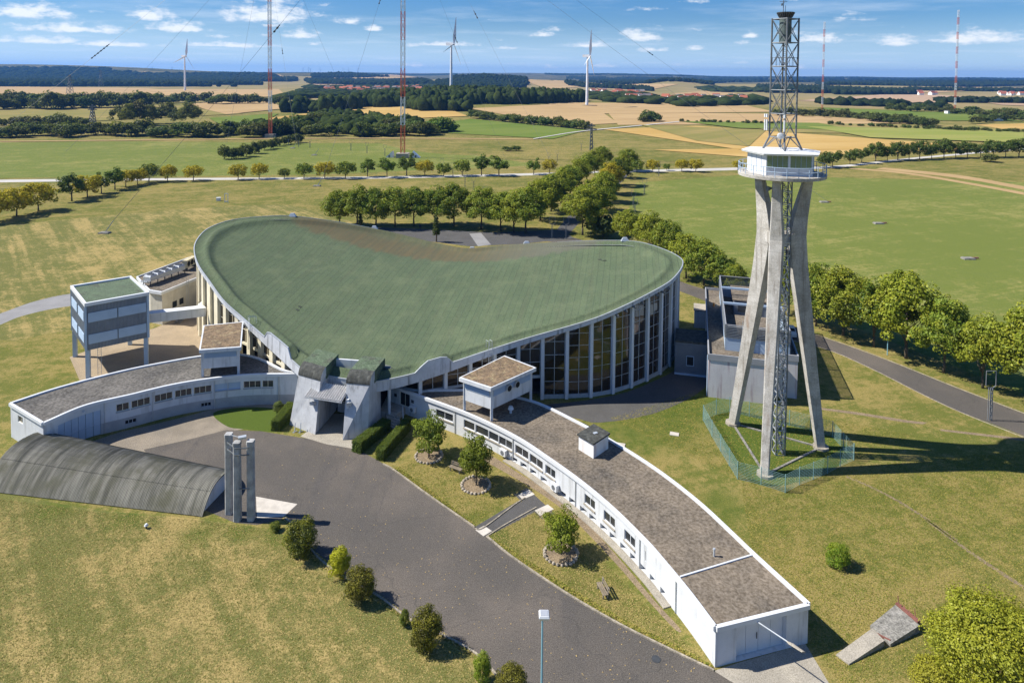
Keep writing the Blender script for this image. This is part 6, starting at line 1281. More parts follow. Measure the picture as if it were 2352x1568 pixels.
belt('shrub in the scrub belt right of the tower', 'scrub belt right of the tower', [(1780,266),(1860,266),(1960,272),(2060,284),(2150,290)], 46, 7.0, (.048, .062, .018), 10, 3)
belt('shrub in the hedge before the right far mast', 'hedge before the far mast', [(2040,254),(2120,256),(2200,262),(2290,268),(2380,270)], 30, 8.0, HG, 11, 2)
belt('shrub in the thin line along the lime meadow', 'thin line along the meadow', [(1900,286),(2050,294),(2200,300),(2360,306)], 30, 3.5, HG, 12, 1)
belt('shrub in the thin far track line', 'far track line', [(1560,280),(1700,284),(1800,286)], 16, 3, HG, 13, .5)
belt('shrub in the hedge at the right field corner', 'right field corner hedge', [(2240,284),(2300,278),(2380,276)], 12, 7, HG, 14, 2)
# garden trees in stone rings
for i, (x, y, h, col) in enumerate(((985,1048,4.9,(.14, .19, .016)), (1093,1115,5.1,(.15, .19, .014)), (1288,1272,4.3,(.17, .21, .014)))):
    q = P(x, y); tree('garden%d' % (i % 2), q, ['bright green young tree in the stone ring nearest the side stairs', 'bright green young tree in the stone ring by the air conditioner', 'bright green young tree in the stone ring beyond the footpath'][i], h, 'young_tree', color=col)
    ring = thing('stone_ring', ['planting ring of pale stones under the tree nearest the side stairs', 'planting ring of pale stones under the middle young tree', 'planting ring of pale stones under the tree beyond the footpath'][i], 'planter', q, 'stone planting rings'); R0 = 1.55; rg_ = random.Random(i)
    so_ = MB(); so_.prism([q+np.array([math.cos(a)*(R0-.1), math.sin(a)*(R0-.1), 0]) for a in np.linspace(0, 6.283, 25)[:-1]], .0, .08); so_.build('soil', MT['soil'], ring)
    for k in range(24):
        a = 2*math.pi*k/24; c = q+np.array([math.cos(a)*R0, math.sin(a)*R0, 0]); m = MB(); w_ = rg_.uniform(.13, .2); z_ = rg_.uniform(.16, .3); ph = rg_.uniform(0, 1)
        m.loft([[c+np.array([math.cos(t+ph)*w_*k_*rg_.uniform(.85, 1.15), math.sin(t+ph)*w_*k_*rg_.uniform(.85, 1.15), z*z_]) for t in np.linspace(0, 6.283, 7)[:-1]] for z, k_ in ((-.1, .9), (.5, 1.1), (1, .65))]); m.build('stone', MT['stone'], ring, recalc=True)
# bushes along the left side of the drive
bl = [((693,1277),3.7,.95,(.05,.07,.012),'tall dark bush by the flue posts','bush0'),((780,1326),2.9,.8,(.46,.46,.02),'bright yellow-green bush between two dark ones','bush1'),((828,1378),3.1,.95,(.08,.07,.014),'brownish bush right after the yellow one','bush2'),((930,1436),1.3,.75,(.09,.13,.02),'smallest green bush at the drive edge','bush1'),((980,1486),3.4,.85,(.082,.078,.014),'brownish-green bush in front of the smallest one','bush0'),((1107,1566),2.5,.6,(.16,.27,.03),'slim bright green bush near the bottom edge','bush2'),((1175,1598),2.2,1.2,(.10,.092,.018),'olive bush cut by the bottom edge','bush1'),((1925,1298),2.05,1.15,(.12,.22,.014),'round green bush alone on the right lawn','bush2'),((640,950),1.7,1.0,(.09,.13,.04),'round pale shrub beside the left pylon','bush1'),((632,1218),.8,1.3,(.09,.13,.02),'weedy tuft at the foot of the flue posts','bush0')]
for (px, h, wd, col, lab, key) in bl: tree(key, P(*px), lab, h, 'bush', 'bush', color=col, wide=wd)
tree('bigtree', P(2285,1652), 'big yellow-green tree crown cut by the lower right corner', 8.5, 'maple_tree', color=(.25, .27, .022), wide=1.0)
tree('bush1', P(2160,1606), 'yellow-green bush cut by the bottom edge left of the corner tree', 2.6, 'bush', 'bush', color=(.24, .23, .022), wide=1.5)
# clipped hedges
def hedge(a, b, w, h, label, col=(.075, .13, .018)):
    a, b = P(*a), P(*b); t_ = thing('clipped_hedge', label, 'hedge', (a+b)/2); d = b-a; L_ = np.linalg.norm(d); d /= L_; n = np.array([-d[1], d[0], 0]); rng = np.random.default_rng(int(L_*100)); N_ = int((2*L_*h+L_*w+2*w*h)*230)
    fa = rng.choice(5, N_, p=np.array([L_*h, L_*h, L_*w, w*h, w*h])/(2*L_*h+L_*w+2*w*h)); s_ = rng.random(N_)*L_; z = rng.random(N_)*h; y = (rng.random(N_)-.5)*w
    y = np.where(fa == 0, -w/2, np.where(fa == 1, w/2, y)); z = np.where(fa == 2, h, z); s_ = np.where(fa == 3, 0, np.where(fa == 4, L_, s_))
    o = np.where((fa == 0)[:, None], -n, np.where((fa == 1)[:, None], n, np.where((fa == 2)[:, None], np.array([0, 0, 1.]), np.where((fa == 3)[:, None], -d, d))))
    c = a+d*s_[:, None]+n*y[:, None]+np.array([0, 0, 1])*z[:, None]+rng.normal(size=(N_, 3))*.045-np.array(worldloc(t_))
    me = leaf_mesh('hedge_leaves', c, o, .065, rng, MT['leaf_g'], 1.2); lo = link('foliage', me, t_); lo.color = (*col, 1)
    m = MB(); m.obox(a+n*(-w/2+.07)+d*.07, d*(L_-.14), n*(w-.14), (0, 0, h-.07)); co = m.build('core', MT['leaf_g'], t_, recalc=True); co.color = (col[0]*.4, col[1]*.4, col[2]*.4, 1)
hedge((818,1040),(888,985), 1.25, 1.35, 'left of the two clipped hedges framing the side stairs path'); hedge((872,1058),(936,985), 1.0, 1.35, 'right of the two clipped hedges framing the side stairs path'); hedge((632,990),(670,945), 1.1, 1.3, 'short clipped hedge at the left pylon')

# grass tufts on the near lawns and along the asphalt edge
def gmat(name, a, b_):
    m, t, b = newmat(name); r = node(t, 'ShaderNodeNewGeometry').outputs['Random Per Island']; k = sstep(t, mth(t, 'ADD', mth(t, 'MULTIPLY', r, .55), mth(t, 'MULTIPLY', noise(t, geo_pos(t), .16, 5, .65), .9)), .5, .95); c = mixc(t, k, a, b_); t.links.new(c, b.inputs['Base Color']); b.inputs['Roughness'].default_value = 1; b.inputs['Specular IOR Level'].default_value = 0; return m
def pip(poly, x, y):
    c = np.zeros(len(x), bool); n = len(poly)
    for i in range(n):
        (x0, y0), (x1, y1) = poly[i], poly[(i+1) % n]; k = ((y0 > y) != (y1 > y)) & (x < (x1-x0)*(y-y0)/((y1-y0) or 1e-9)+x0); c ^= k
    return c
def tufts(label, px, n, hgt, material, seed, holes=()):
    rng = np.random.default_rng(seed); pl = [tuple(P(*q)[:2]) for q in px]; a = np.array(pl); lo, hi = a.min(0), a.max(0); pts = np.zeros((0, 2)); hl = [[tuple(P(*q)[:2]) for q in h_] for h_ in holes]
    while len(pts) < n:
        q = rng.uniform(lo, hi, (n*2, 2)); k = pip(pl, q[:, 0], q[:, 1])
        for h_ in hl: k &= ~pip(h_, q[:, 0], q[:, 1])
        pts = np.vstack([pts, q[k]])
    pts = pts[:n]; c = np.concatenate([pts, rng.uniform(.01, hgt*.5, (n, 1))], 1); me = leaf_mesh('grass_tufts', c, np.tile(np.array([[0, 0, 1.]]), (n, 1)), hgt, rng, material, 1.0); o = link('grass_tufts', me); tag(o, label, 'grass', kind='stuff')
GA = gmat('tuft_dry', (.13, .135, .030), (.37, .285, .11)); GB = gmat('tuft_olive', (.115, .14, .02), (.29, .235, .065))
tufts('short dry grass of the near left lawn', [(-40,1140),(230,1176),(460,1194),(600,1214),(686,1242),(722,1305),(860,1384),(955,1442),(1070,1514),(1120,1600),(-300,1640)], 80000, .05, GA, 1)
tufts('short olive grass of the lawn right of the long wing', [(1700,1110),(1960,1070),(2400,1030),(2500,1640),(1950,1600),(1860,1470),(1860,1390),(1730,1270)], 80000, .05, GB, 2, [((1915,1500),(1950,1530),(2035,1486),(2048,1488),(2115,1455),(2058,1400),(1995,1440))])
tufts('short grass between the drive and the long wing', [(905,1076),(1000,1030),(1160,1098),(1200,1130),(1090,1205),(985,1132)], 7000, .05, GB, 3); tufts('short grass between the footpath and the wing end', [(1125,1228),(1235,1170),(1290,1180),(1380,1280),(1480,1385),(1550,1450),(1630,1530),(1540,1484),(1300,1356),(1180,1277)], 12000, .05, GA, 4)
tufts('grass around the fenced tower', [(1400,960),(1600,900),(1640,940),(1900,960),(2100,1000),(1960,1060),(1700,1105)], 20000, .055, GB, 5)
for k, (ed, lab) in enumerate((([(655,1184),(690,1214),(725,1269),(790,1319),(870,1364),(945,1419),(1040,1464),(1105,1506),(1095,1512),(1030,1474),(935,1428),(860,1379),(780,1330),(712,1282),(680,1226),(648,1192)], 'ragged grass along the left kerb of the drive'), ([(905,1075),(985,1133),(1090,1206),(1084,1200),(992,1128),(912,1072)], 'ragged grass along the upper right kerb'), ([(1118,1228),(1180,1277),(1300,1356),(1420,1427),(1540,1486),(1640,1534),(1632,1525),(1548,1480),(1428,1420),(1308,1349),(1188,1271)], 'ragged grass along the lower right kerb'))):
    tufts(lab, ed, 2500, .10, GB if k else GA, 20+k)
# ------------------------------------------------------------------ guyed masts
def guyed_mast(name, label, base, H, w, red_first, seg=15.0, full=True):
    t_ = thing(name, label, 'mast', base, 'red and white guyed masts'); n = int(H/seg); cs = [np.array([math.cos(a)*w/2, math.sin(a)*w/2, 0]) for a in (R(45), R(135), R(225), R(315))]
    m = MB(); m.box(base+np.array([0, 0, 1.2]), (w*2.2, w*2.2, 2.4)); m.build('base_block', MT['concrete_pale'], t_)
    for k in range(n):
        z0 = 2.4+k*seg; m = MB(); r_ = w*(.036 if full else .045)
        for c in cs: m.bar(base+c+np.array([0, 0, z0]), base+c+np.array([0, 0, z0+seg]), r_*2, r_*2)
        nb = max(3, int(seg/(w*1.5)))
        for j in range(nb):
            for i in range(4):
                a, b = base+cs[i], base+cs[(i+1) % 4]; za, zb_ = z0+seg*j/nb, z0+seg*(j+1)/nb; m.bar(a+np.array([0, 0, za]), b+np.array([0, 0, zb_]), r_*1.1, r_*1.1)
                if full: m.bar(b+np.array([0, 0, za]), a+np.array([0, 0, zb_]), r_*1.1, r_*1.1); m.bar(a+np.array([0, 0, za]), b+np.array([0, 0, za]), r_, r_)
        m.build('mast_section', MT['red' if (k % 2 == 0) == red_first else 'mwhite'], t_)
    return t_
def guy(t_, a, b, r_, ins=(.5,), sag=.02, ir=3.4, nk=2):
    a = np.array(a, float); b = np.array(b, float); L_ = np.linalg.norm(b-a); pts = [a+(b-a)*s_-np.array([0, 0, sag*L_*4*s_*(1-s_)]) for s_ in np.linspace(0, 1, 13)]; m = MB()
    r_ *= .55
    for p, q in zip(pts[:-1], pts[1:]): m.tube(p, q, r_, n=4)
    g_ = m.build('guy_rope', MT['steel'], t_)
    for s_ in ins:
        i = int(s_*12); d = (pts[i+1]-pts[i])/np.linalg.norm(pts[i+1]-pts[i]); m = MB()
        for k in range(nk): q = pts[i]+d*(k*2.3); m.tube(q, q+d*1.6, r_*ir, n=6); m.tube(q+d*1.6, q+d*2.3, r_*ir*2, n=6)
        m.build('insulator', MT['dark'], g_)
mb1 = P(621, 316); mb2 = P(925, 362); mb3 = P(1888, 262); mb4 = P(2193, 262)
M1 = guyed_mast('guyed_mast', 'red and white lattice mast between the left turbine and the hall roof', mb1, 160, 2.6, True); M2 = guyed_mast('guyed_mast', 'nearest and thickest red and white lattice mast behind the roadside trees', mb2, 160, 2.9, True)
M3 = guyed_mast('guyed_mast', 'distant red and white mast just right of the tower head', mb3, 109, 2.0, True, 9.0, False); M4 = guyed_mast('guyed_mast', 'distant taller red and white mast near the right edge', mb4, 127, 2.2, True, 9.0, False)
gb = mb2+np.array([0, 0, 2.4])
def anchor(px, label, strut=True):
    q = P(*px); t_ = thing('guy_anchor', label, 'anchor', q, 'guy rope anchors'); m = MB(); m.loft([[q+np.array([x*1.5*k, y*.9*k, z]) for x, y in ((-1, -1), (1, -1), (1, 1), (-1, 1))] for z, k in ((-.1, 1), (.35, .9), (.45, .7))]); m.build('block', MT['lichen'], t_, recalc=True)
    if strut: m = MB(); m.bar(q+np.array([.2, 0, .3]), q+np.array([2.2, .4, 3.4]), .2, .2); m.bar(q+np.array([.0, .5, .3]), q+np.array([2.2, .4, 3.4]), .12, .12); m.build('strut', MT['galv'], t_)
    else: m = MB(); m.bar(q+np.array([1.0, .1, .3]), q+np.array([2.4, -.2, .4]), .4, .3); m.build('gear', MT['rust'], t_)
    return q
a1 = anchor((240,536), 'concrete guy anchor with a tilted white strut on the left meadow'); a2 = anchor((728,428), 'concrete guy anchor with a strut below the pale road'); a3 = anchor((1893,465), 'flat guy anchor with rusty gear nearest the tower deck', False); a4 = anchor((2018,514), 'flat guy anchor with rusty gear in the middle of the right meadow', False); a5 = anchor((2224,595), 'flat guy anchor with rusty gear closest to the right road', False); a6 = anchor((672,341), 'far guy anchor block near the first mast'); a7 = anchor((722,357), 'far guy anchor with strut in the mast field')
top2 = gb+np.array([0, 0, 150.]); top1 = mb1+np.array([0, 0, 150.])
guy(M2, top2, a1+np.array([2.2, .4, 3.4]), .10, (.62,), .012); guy(M2, gb+np.array([0, 0, 120.]), a2+np.array([2.2, .4, 3.4]), .09, (.4,), .01)
guy(M2, top2, P(1300,430), .08, (.5,), .012); guy(M2, gb+np.array([0, 0, 130.]), P(1170,385), .07, (.55,), .012); guy(M2, gb+np.array([0, 0, 150.]), P(1800,330), .09, (.6,), .014)
guy(M2, gb+np.array([0, 0, 140.]), a3+np.array([1, 0, .6]), .08, (), .012); guy(M1, mb1+np.array([0, 0, 150.]), P(-40,330), .12, (.6,), .004, 3.6, 6); guy(M1, top1, P(520,330), .1, (), .012); guy(M1, top1, P(840,330), .1, (), .012); guy(M1, mb1+np.array([0, 0, 120.]), a6+np.array([2.2, .4, 3.4]), .08, (.5,), .012); guy(M1, mb1+np.array([0, 0, 140.]), P(150,350), .1, (), .014)
for (x, y, lab) in ((1888,264,'white transmitter hut at the foot of the distant mast by the tower'), (2183,262,'white transmitter hut at the foot of the mast near the right edge'), (2275,278,'white flat building in the green field at the right edge')):
    q = PT(x, y); t_ = thing('transmitter_hut', lab, 'hut', q); m = MB(); m.box(q+np.array([0, 0, 2]), (11 if x < 2200 else 22, 7, 4)); m.build('wall', MT['mwhite'], t_); m = MB(); m.box(q+np.array([0, 0, 4.15]), (12 if x < 2200 else 23, 8, .3)); m.build('roof', MT['greyroof'], t_)
# foot of the nearest mast: white tent-like tuning houses
for (dx_, s_) in ((-7, 1), (7, -1)):
    q = mb2+np.array([dx_, 1, 0]); t_ = thing('tuning_house', 'white wedge-shaped house %s of the nearest mast foot' % ('left' if dx_ < 0 else 'right'), 'house', q); m = MB(); m.add([q+np.array([x, y, z]) for x, y, z in ((-2.2, -2, 0), (2.2, -2, 0), (2.2, 2, 0), (-2.2, 2, 0), (1.6*s_, -2, 3.4), (1.6*s_, 2, 3.4))], [(3, 2, 1, 0), (0, 1, 4), (2, 3, 5), (1, 2, 5, 4), (3, 0, 4, 5)]); m.build('shell', MT['mwhite'], t_, recalc=True)
    m = MB(); m.box(q+np.array([0, -2.05, .7]), (.9, .08, 1.4)); m.build('door', MT['steel'], t_)
# ------------------------------------------------------------------ wind turbines
def turbine(label, base, hub, blade, angs_, yaw=R(20)):
    t_ = thing('wind_turbine', label, 'wind turbine', base, 'wind turbines'); m = MB(); m.tube(base, base+np.array([0, 0, hub]), hub*.030, hub*.017, 16); m.build('tower', MT['mwhite'], t_); fw = np.array([math.cos(yaw), -math.sin(yaw), 0]); sd = np.array([math.sin(yaw), math.cos(yaw), 0])
    hc_ = base+np.array([0, 0, hub+1.2]); m = MB(); m.bar(hc_-fw*hub*.10, hc_+fw*hub*.04, hub*.05, hub*.05); m.build('nacelle', MT['mwhite'], t_, recalc=True); hb = hc_+fw*hub*.055; m = MB(); m.tube(hb-fw*hub*.02, hb+fw*hub*.025, hub*.025, hub*.008, 10); m.build('hub', MT['mwhite'], t_)
    for a in angs_:
        d = sd*math.cos(a)+np.array([0, 0, 1])*math.sin(a); c = np.cross(d, fw); m = MB(); rings = []
        for s_, w_ in ((0, .022), (.12, .038), (.25, .055), (.6, .034), (1.0, .008)): q = hb+d*blade*s_; W_ = blade*w_*1.2; cc_ = c*.75+fw*.65; cc_ /= np.linalg.norm(cc_); th_ = fw*.75-c*.65; rings.append([q+cc_*W_, q+th_*W_*.22, q-cc_*W_, q-th_*W_*.22])
        m.loft(rings); m.build('blade', MT['mwhite'], t_, recalc=True)
def ground(px, py): return PT(px, py)
ta = [R(82), R(202), R(-46)]
turbine('nearest wind turbine, right of the middle on the stubble field', ground(1348, 242), 66, 36, ta); turbine('tallest wind turbine rising behind the middle wood', ground(1036, 225), 78, 40, [R(80), R(200), R(-50)]); turbine('left wind turbine beside the pylons', ground(425, 209), 84, 42, [R(84), R(204), R(-52)])
q = ground(1348, 243); m = MB(); m.prism([q+np.array([math.cos(a)*14, math.sin(a)*10, 0]) for a in np.linspace(0, 6.28, 13)[:-1]], q[2]-1, q[2]+.8); tag(m.build('turbine_pad', MT['soil']), kind='structure')
fx = [(696,163),(708,162),(713,161),(735,163),(788,164),(800,163),(822,165),(255,160),(294,161),(350,162),(396,164)]
for i, (x, y) in enumerate(fx):
    az_ = az_of(x); d = 8600.0; bx, by = d*math.tan(az_), d; z = float(terr(bx, by)); t_ = thing('far_turbine', 'tiny wind turbine on the horizon left of the middle', 'wind turbine', (bx, by, z), 'tiny turbines on the horizon'); b_ = np.array([bx, by, z]); m = MB(); m.tube(b_, b_+np.array([0, 0, 62]), 2.6, 1.6, 5); m.build('tower', MT['mwhite'], t_); m = MB()
    for a in (.5+i, 2.6+i, 4.7+i): m.bar(b_+np.array([0, -3, 62]), b_+np.array([math.cos(a)*26, -3, 62+math.sin(a)*26]), 1.6, 1.6)
    m.build('blade', MT['mwhite'], t_)
# lattice power pylons, left
def pylon_(label, base, H, wf=.12):
    t_ = thing('power_pylon', label, 'pylon', base, 'power pylons'); m = MB(); w0, w1 = H*wf, H*.02; q = lambda s_, k: base+np.array([(w0*(1-s_)+w1*s_)*(1 if k in (1, 2) else -1), (w0*(1-s_)+w1*s_)*(1 if k > 1 else -1), H*s_])
    for k in range(4):
        m.bar(q(0, k), q(1, k), .35, .35)
        for j in range(7): m.bar(q(j/7, k), q((j+1)/7, (k+1) % 4), .22, .22); m.bar(q(j/7, (k+1) % 4), q((j+1)/7, k), .22, .22)
    m.build('lattice', MT['steel'], t_)
    for s_, w_ in ((.78, .2), (.9, .15)): m = MB(); m.bar(base+np.array([-H*w_, 0, H*s_]), base+np.array([H*w_, 0, H*s_]), .4, .5); m.bar(base+np.array([-H*w_, 0, H*s_]), base+np.array([0, 0, H*(s_+.06)]), .25, .25); m.bar(base+np.array([H*w_, 0, H*s_]), base+np.array([0, 0, H*(s_+.06)]), .25, .25); m.build('crossarm', MT['steel'], t_)
pylon_('lattice power pylon on the far left stubble', ground(161, 228), 38); pylon_('lattice power pylon standing lower near the hedge', ground(213, 293), 18); pylon_('slim lattice pylon in the middle pasture', ground(1358, 345), 16, .05); pylon_('faint power pylon in front of the blue woods', ground(232, 200), 48)
# feeder posts with square loops
fposts = [(663,335),(686,338),(712,340),(806,346),(843,352),(884,358),(1015,395),(1040,405),(1068,430),(1088,440),(1114,470),(1260,378),(1280,372),(1335,346),(1362,350),(1458,375),(1513,405),(1480,447),(1455,478),(1458,500)]
ff = mat('feeder_steel', (.22, .23, .24), .6, .1)
def feeder(q, h, label, w=1.5):
    t_ = thing('feeder_post', label, 'post', q, 'antenna feeder posts'); m = MB()
    for (x, y) in ((-.16, -.16), (.16, -.16), (.16, .16), (-.16, .16)): m.bar(q+np.array([x, y, 0]), q+np.array([x, y, h*.66]), .07, .07)
    for k in range(9): z = h*.66*k/9; s_ = 1 if k % 2 else -1; m.bar(q+np.array([-.16*s_, -.16, z]), q+np.array([.16*s_, -.16, z+h*.073]), .05, .05); m.bar(q+np.array([.16, -.16*s_, z]), q+np.array([.16, .16*s_, z+h*.073]), .05, .05)
    m.build('lattice_post', ff, t_); m = MB(); z0 = h*.66
    for (x0, z0_, x1, z1_) in ((-w/2, z0+.3, -w/2, h), (w/2, z0+.3, w/2, h), (-w/2, h, w/2, h), (-w/2, z0+.3, -w*.2, z0), (w/2, z0+.3, w*.2, z0), (-w*.2, z0, w*.2, z0)): m.bar(q+np.array([x0, 0, z0_]), q+np.array([x1, 0, z1_]), .07, .07)
    m.build('loop_frame', ff, t_)
for i, (x, y) in enumerate(fposts): feeder(P(x, y), 6.0, '%s lattice feeder post in the mast field, counted from the left' % ORD[i])
feeder(P(2273,965), 6.6, 'lattice feeder post with a bent loop beside the right road', 1.3); feeder(P(1551+0,671-25), 6.5, 'feeder post half hidden behind the hall end'); feeder(P(1268,548), 6.0, 'left feeder post at the mouth of the avenue'); feeder(P(1300,548), 6.0, 'right feeder post at the mouth of the avenue')
q = P(2038,815); tag(MB().tube(q, q+np.array([0, 0, 4.2]), .07, n=6).build('blue_pole', MT['lamp_blue']), 'thin blue pole among the limes by the right road', 'pole')
# white frame and box on the left meadow
q = P(520, 466); t_ = thing('test_frame', 'white upright open frame on the left meadow', 'frame', q); m = MB()
for x in (-.55, .55): m.bar(q+np.array([x, 0, 0]), q+np.array([x, 0, 3.2]), .16, .16)
m.bar(q+np.array([-.6, 0, 3.2]), q+np.array([.6, 0, 3.2]), .16, .16); m.bar(q+np.array([-.6, 0, .5]), q+np.array([.6, 0, .5]), .16, .3); m.build('frame', MT['mwhite'], t_)
q = P(502, 461); t_ = thing('field_cabinet', 'small white cabinet beside the upright frame', 'cabinet', q); MB().box(q+np.array([0, 0, .55]), (1.3, .9, 1.0), .2).build('case', MT['mwhite'], t_); MB().box(q+np.array([0, 0, 1.09]), (1.45, 1.05, .08), .2).build('lid', MT['mwhite'], t_)
# walker on the parking lot
def person(loc, label, h=1.75):
    t_ = thing('person', label, 'person', loc); me = bpy.data.meshes.new('person'); k = h/1.75
    vs = [(0, 0, .95), (0, 0, 1.2), (0, 0, 1.42), (0, 0, 1.52), (0, -.02, 1.66), (.1, 0, .9), (.11, .05, .5), (.11, .02, .08), (-.1, 0, .9), (-.11, -.12, .5), (-.11, -.1, .1), (.2, 0, 1.4), (.26, .03, 1.12), (.27, -.05, .88), (-.2, 0, 1.4), (-.26, .0, 1.12), (-.27, -.1, .9), (.11, -.1, .05), (-.11, -.22, .06)]
    es = [(0, 1), (1, 2), (2, 3), (3, 4), (0, 5), (5, 6), (6, 7), (0, 8), (8, 9), (9, 10), (2, 11), (11, 12), (12, 13), (2, 14), (14, 15), (15, 16), (7, 17), (10, 18)]
    rad_ = [.15, .15, .15, .065, .1, .095, .07, .05, .095, .07, .05, .07, .05, .035, .07, .05, .035, .04, .04]
    me.from_pydata([tuple(c*k for c in v) for v in vs], es, []); o = link('body', me, t_); md = o.modifiers.new('skin', 'SKIN')
    for i, r_ in enumerate(rad_): me.skin_vertices[0].data[i].radius = (r_*k, r_*k)
    me.skin_vertices[0].data[0].use_root = True; o.modifiers.new('sub', 'SUBSURF').levels = 1; me.materials.append(mat('dark_clothes', (.03, .035, .06), .9, .1)); return t_
person(P(965, 528), 'person in dark clothes walking on the parking lot')
# ------------------------------------------------------------------ villages
HPROTO = []
for k, (w_, d_, h_, rm) in enumerate(((11, 9, 5, 'redroof'), (14, 9, 5.5, 'redroof'), (10, 8, 6, 'greyroof'))):
    wm = bpy.data.meshes.new('house_wall'); b_ = MB(); b_.box((0, 0, h_/2), (w_, d_, h_)); b_.add([(-w_/2, -d_/2, h_), (-w_/2, d_/2, h_), (-w_/2, 0, h_+d_*.42), (w_/2, -d_/2, h_), (w_/2, d_/2, h_), (w_/2, 0, h_+d_*.42)], [(0, 2, 1), (3, 4, 5)]); wm.from_pydata(b_.v, [], b_.f); wm.materials.append(MT['housewall'])
    rm_ = bpy.data.meshes.new('house_roof'); b_ = MB(); e = .5
    b_.add([(-w_/2-e, -d_/2-e, h_-.3), (w_/2+e, -d_/2-e, h_-.3), (w_/2+e, 0, h_+d_*.45), (-w_/2-e, 0, h_+d_*.45), (-w_/2-e, d_/2+e, h_-.3), (w_/2+e, d_/2+e, h_-.3)], [(0, 1, 2, 3), (3, 2, 5, 4)]); rm_.from_pydata(b_.v, [], b_.f); rm_.materials.append(MT[rm]); HPROTO.append((wm, rm_))
def village(label, group, quads, n, seed):
    rr_ = random.Random(seed)
    for k in range(n):
        a, b, c, d = quads[k % len(quads)]; u, v = rr_.random(), rr_.random(); x = (a[0]*(1-u)+b[0]*u)*(1-v)+(d[0]*(1-u)+c[0]*u)*v; y = (a[1]*(1-u)+b[1]*u)*(1-v)+(d[1]*(1-u)+c[1]*u)*v; q = PT(x, y)
        t_ = thing('village_house', label, 'house', q, group, rr_.uniform(-.6, .6)); i = rr_.choice((0, 0, 1, 2)); t_.scale = (rr_.uniform(.9, 1.3),)*3; link('wall', HPROTO[i][0], t_); link('roof', HPROTO[i][1], t_)
village('small house in the village behind the left middle wood', 'village behind the left middle wood', [((745,206),(960,200),(965,210),(760,214))], 56, 1)
village('small red-roofed house in the village right of the nearest turbine', 'village right of the nearest turbine', [((1355,210),(1480,214),(1480,220),(1370,216)), ((1440,226),(1480,224),(1500,232),(1450,232)), ((1520,228),(1700,222),(1720,232),(1560,236))], 54, 2)
village('small house in the village at the far right', 'village at the far right', [((2040,212),(2150,216),(2150,221),(2050,217)), ((2290,216),(2400,216),(2400,222),(2300,220))], 34, 3)
# ------------------------------------------------------------------ woods as masses
icov = None
def ico(sub):
    bm = bmesh.new(); bmesh.ops.create_icosphere(bm, subdivisions=sub, radius=1); v = np.array([x.co[:] for x in bm.verts]); f = np.array([[y.index for y in x.verts] for x in bm.faces]); bm.free(); return v, f
ICO = {1: ico(1), 2: ico(2)}
def wood(name, label, quads, spacing, th, seed, sub=1, material='forest', squash=.62):
    rng = np.random.default_rng(seed); V0, F0 = ICO[sub]; Vs = []; Fs = []; off = 0
    for qd in quads:
        c = [PT(*q) for q in qd]; ar = .5*abs(np.cross((c[2]-c[0])[:2], (c[3]-c[1])[:2])); n = int(min(3500, max(12, ar/spacing**2))); u = rng.random((n, 1)); v = rng.random((n, 1))
        xy = (c[0]*(1-u)+c[1]*u)*(1-v)+(c[3]*(1-u)+c[2]*u)*v; z = terr(xy[:, 0], xy[:, 1])
        for i in range(n):
            h_ = th*rng.uniform(.65, 1.2); r_ = spacing*rng.uniform(.6, .95); j = 1+rng.normal(size=(len(V0), 1))*.14; vv = V0*j*np.array([r_, r_, h_*squash])+np.array([xy[i, 0], xy[i, 1], z[i]+h_*.42]); Vs.append(vv); Fs.append(F0+off); off += len(V0)
    me = np_mesh(name, np.concatenate(Vs), np.concatenate(Fs), MT[material]); o = link(name, me); tag(o, label, 'wood', kind='stuff'); return o
wood('wood', 'dark wood on the ridge below the tallest turbine', [[(835,238),(1180,222),(1190,240),(860,248)], [(1180,226),(1330,228),(1345,236),(1200,240)], [(930,248),(1090,246),(1075,256),(950,256)], [(640,258),(830,240),(840,248),(720,262)]], 8, 15, 1, 2)
wood('wood', 'dense dark copse climbing behind the nearest mast', [[(700,290),(760,268),(1000,300),(820,312)], [(580,305),(700,285),(720,305),(600,314)]], 7, 9, 2, 2)
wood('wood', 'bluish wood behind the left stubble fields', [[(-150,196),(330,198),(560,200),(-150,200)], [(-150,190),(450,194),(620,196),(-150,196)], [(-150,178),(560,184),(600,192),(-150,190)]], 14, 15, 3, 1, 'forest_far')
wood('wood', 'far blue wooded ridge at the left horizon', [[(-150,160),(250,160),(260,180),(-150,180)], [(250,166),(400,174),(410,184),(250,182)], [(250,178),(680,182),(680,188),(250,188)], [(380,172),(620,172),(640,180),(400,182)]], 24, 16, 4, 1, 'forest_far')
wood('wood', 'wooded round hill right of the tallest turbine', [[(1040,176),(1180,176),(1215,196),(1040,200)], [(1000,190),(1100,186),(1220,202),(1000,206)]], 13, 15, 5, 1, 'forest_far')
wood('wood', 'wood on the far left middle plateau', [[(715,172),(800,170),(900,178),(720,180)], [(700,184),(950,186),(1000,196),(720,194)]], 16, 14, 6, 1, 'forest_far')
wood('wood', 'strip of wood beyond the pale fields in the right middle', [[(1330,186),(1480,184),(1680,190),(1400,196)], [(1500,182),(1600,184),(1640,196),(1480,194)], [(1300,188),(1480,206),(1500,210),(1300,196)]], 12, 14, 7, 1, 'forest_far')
wood('wood', 'trees filling the valley round the right villages', [[(1320,214),(1500,222),(1500,240),(1400,236)], [(1480,232),(1740,226),(1760,240),(1560,246)], [(1600,200),(1760,204),(1760,212),(1640,212)]], 21, 9, 8, 1, 'forest')
wood('wood', 'long dark wood crossing behind the lattice tower head', [[(1740,200),(1900,204),(2050,216),(1760,214)], [(1900,206),(2100,212),(2100,218),(1920,218)], [(1870,190),(2352,192),(2352,197),(1900,196)]], 12, 14, 9, 1, 'forest_far')
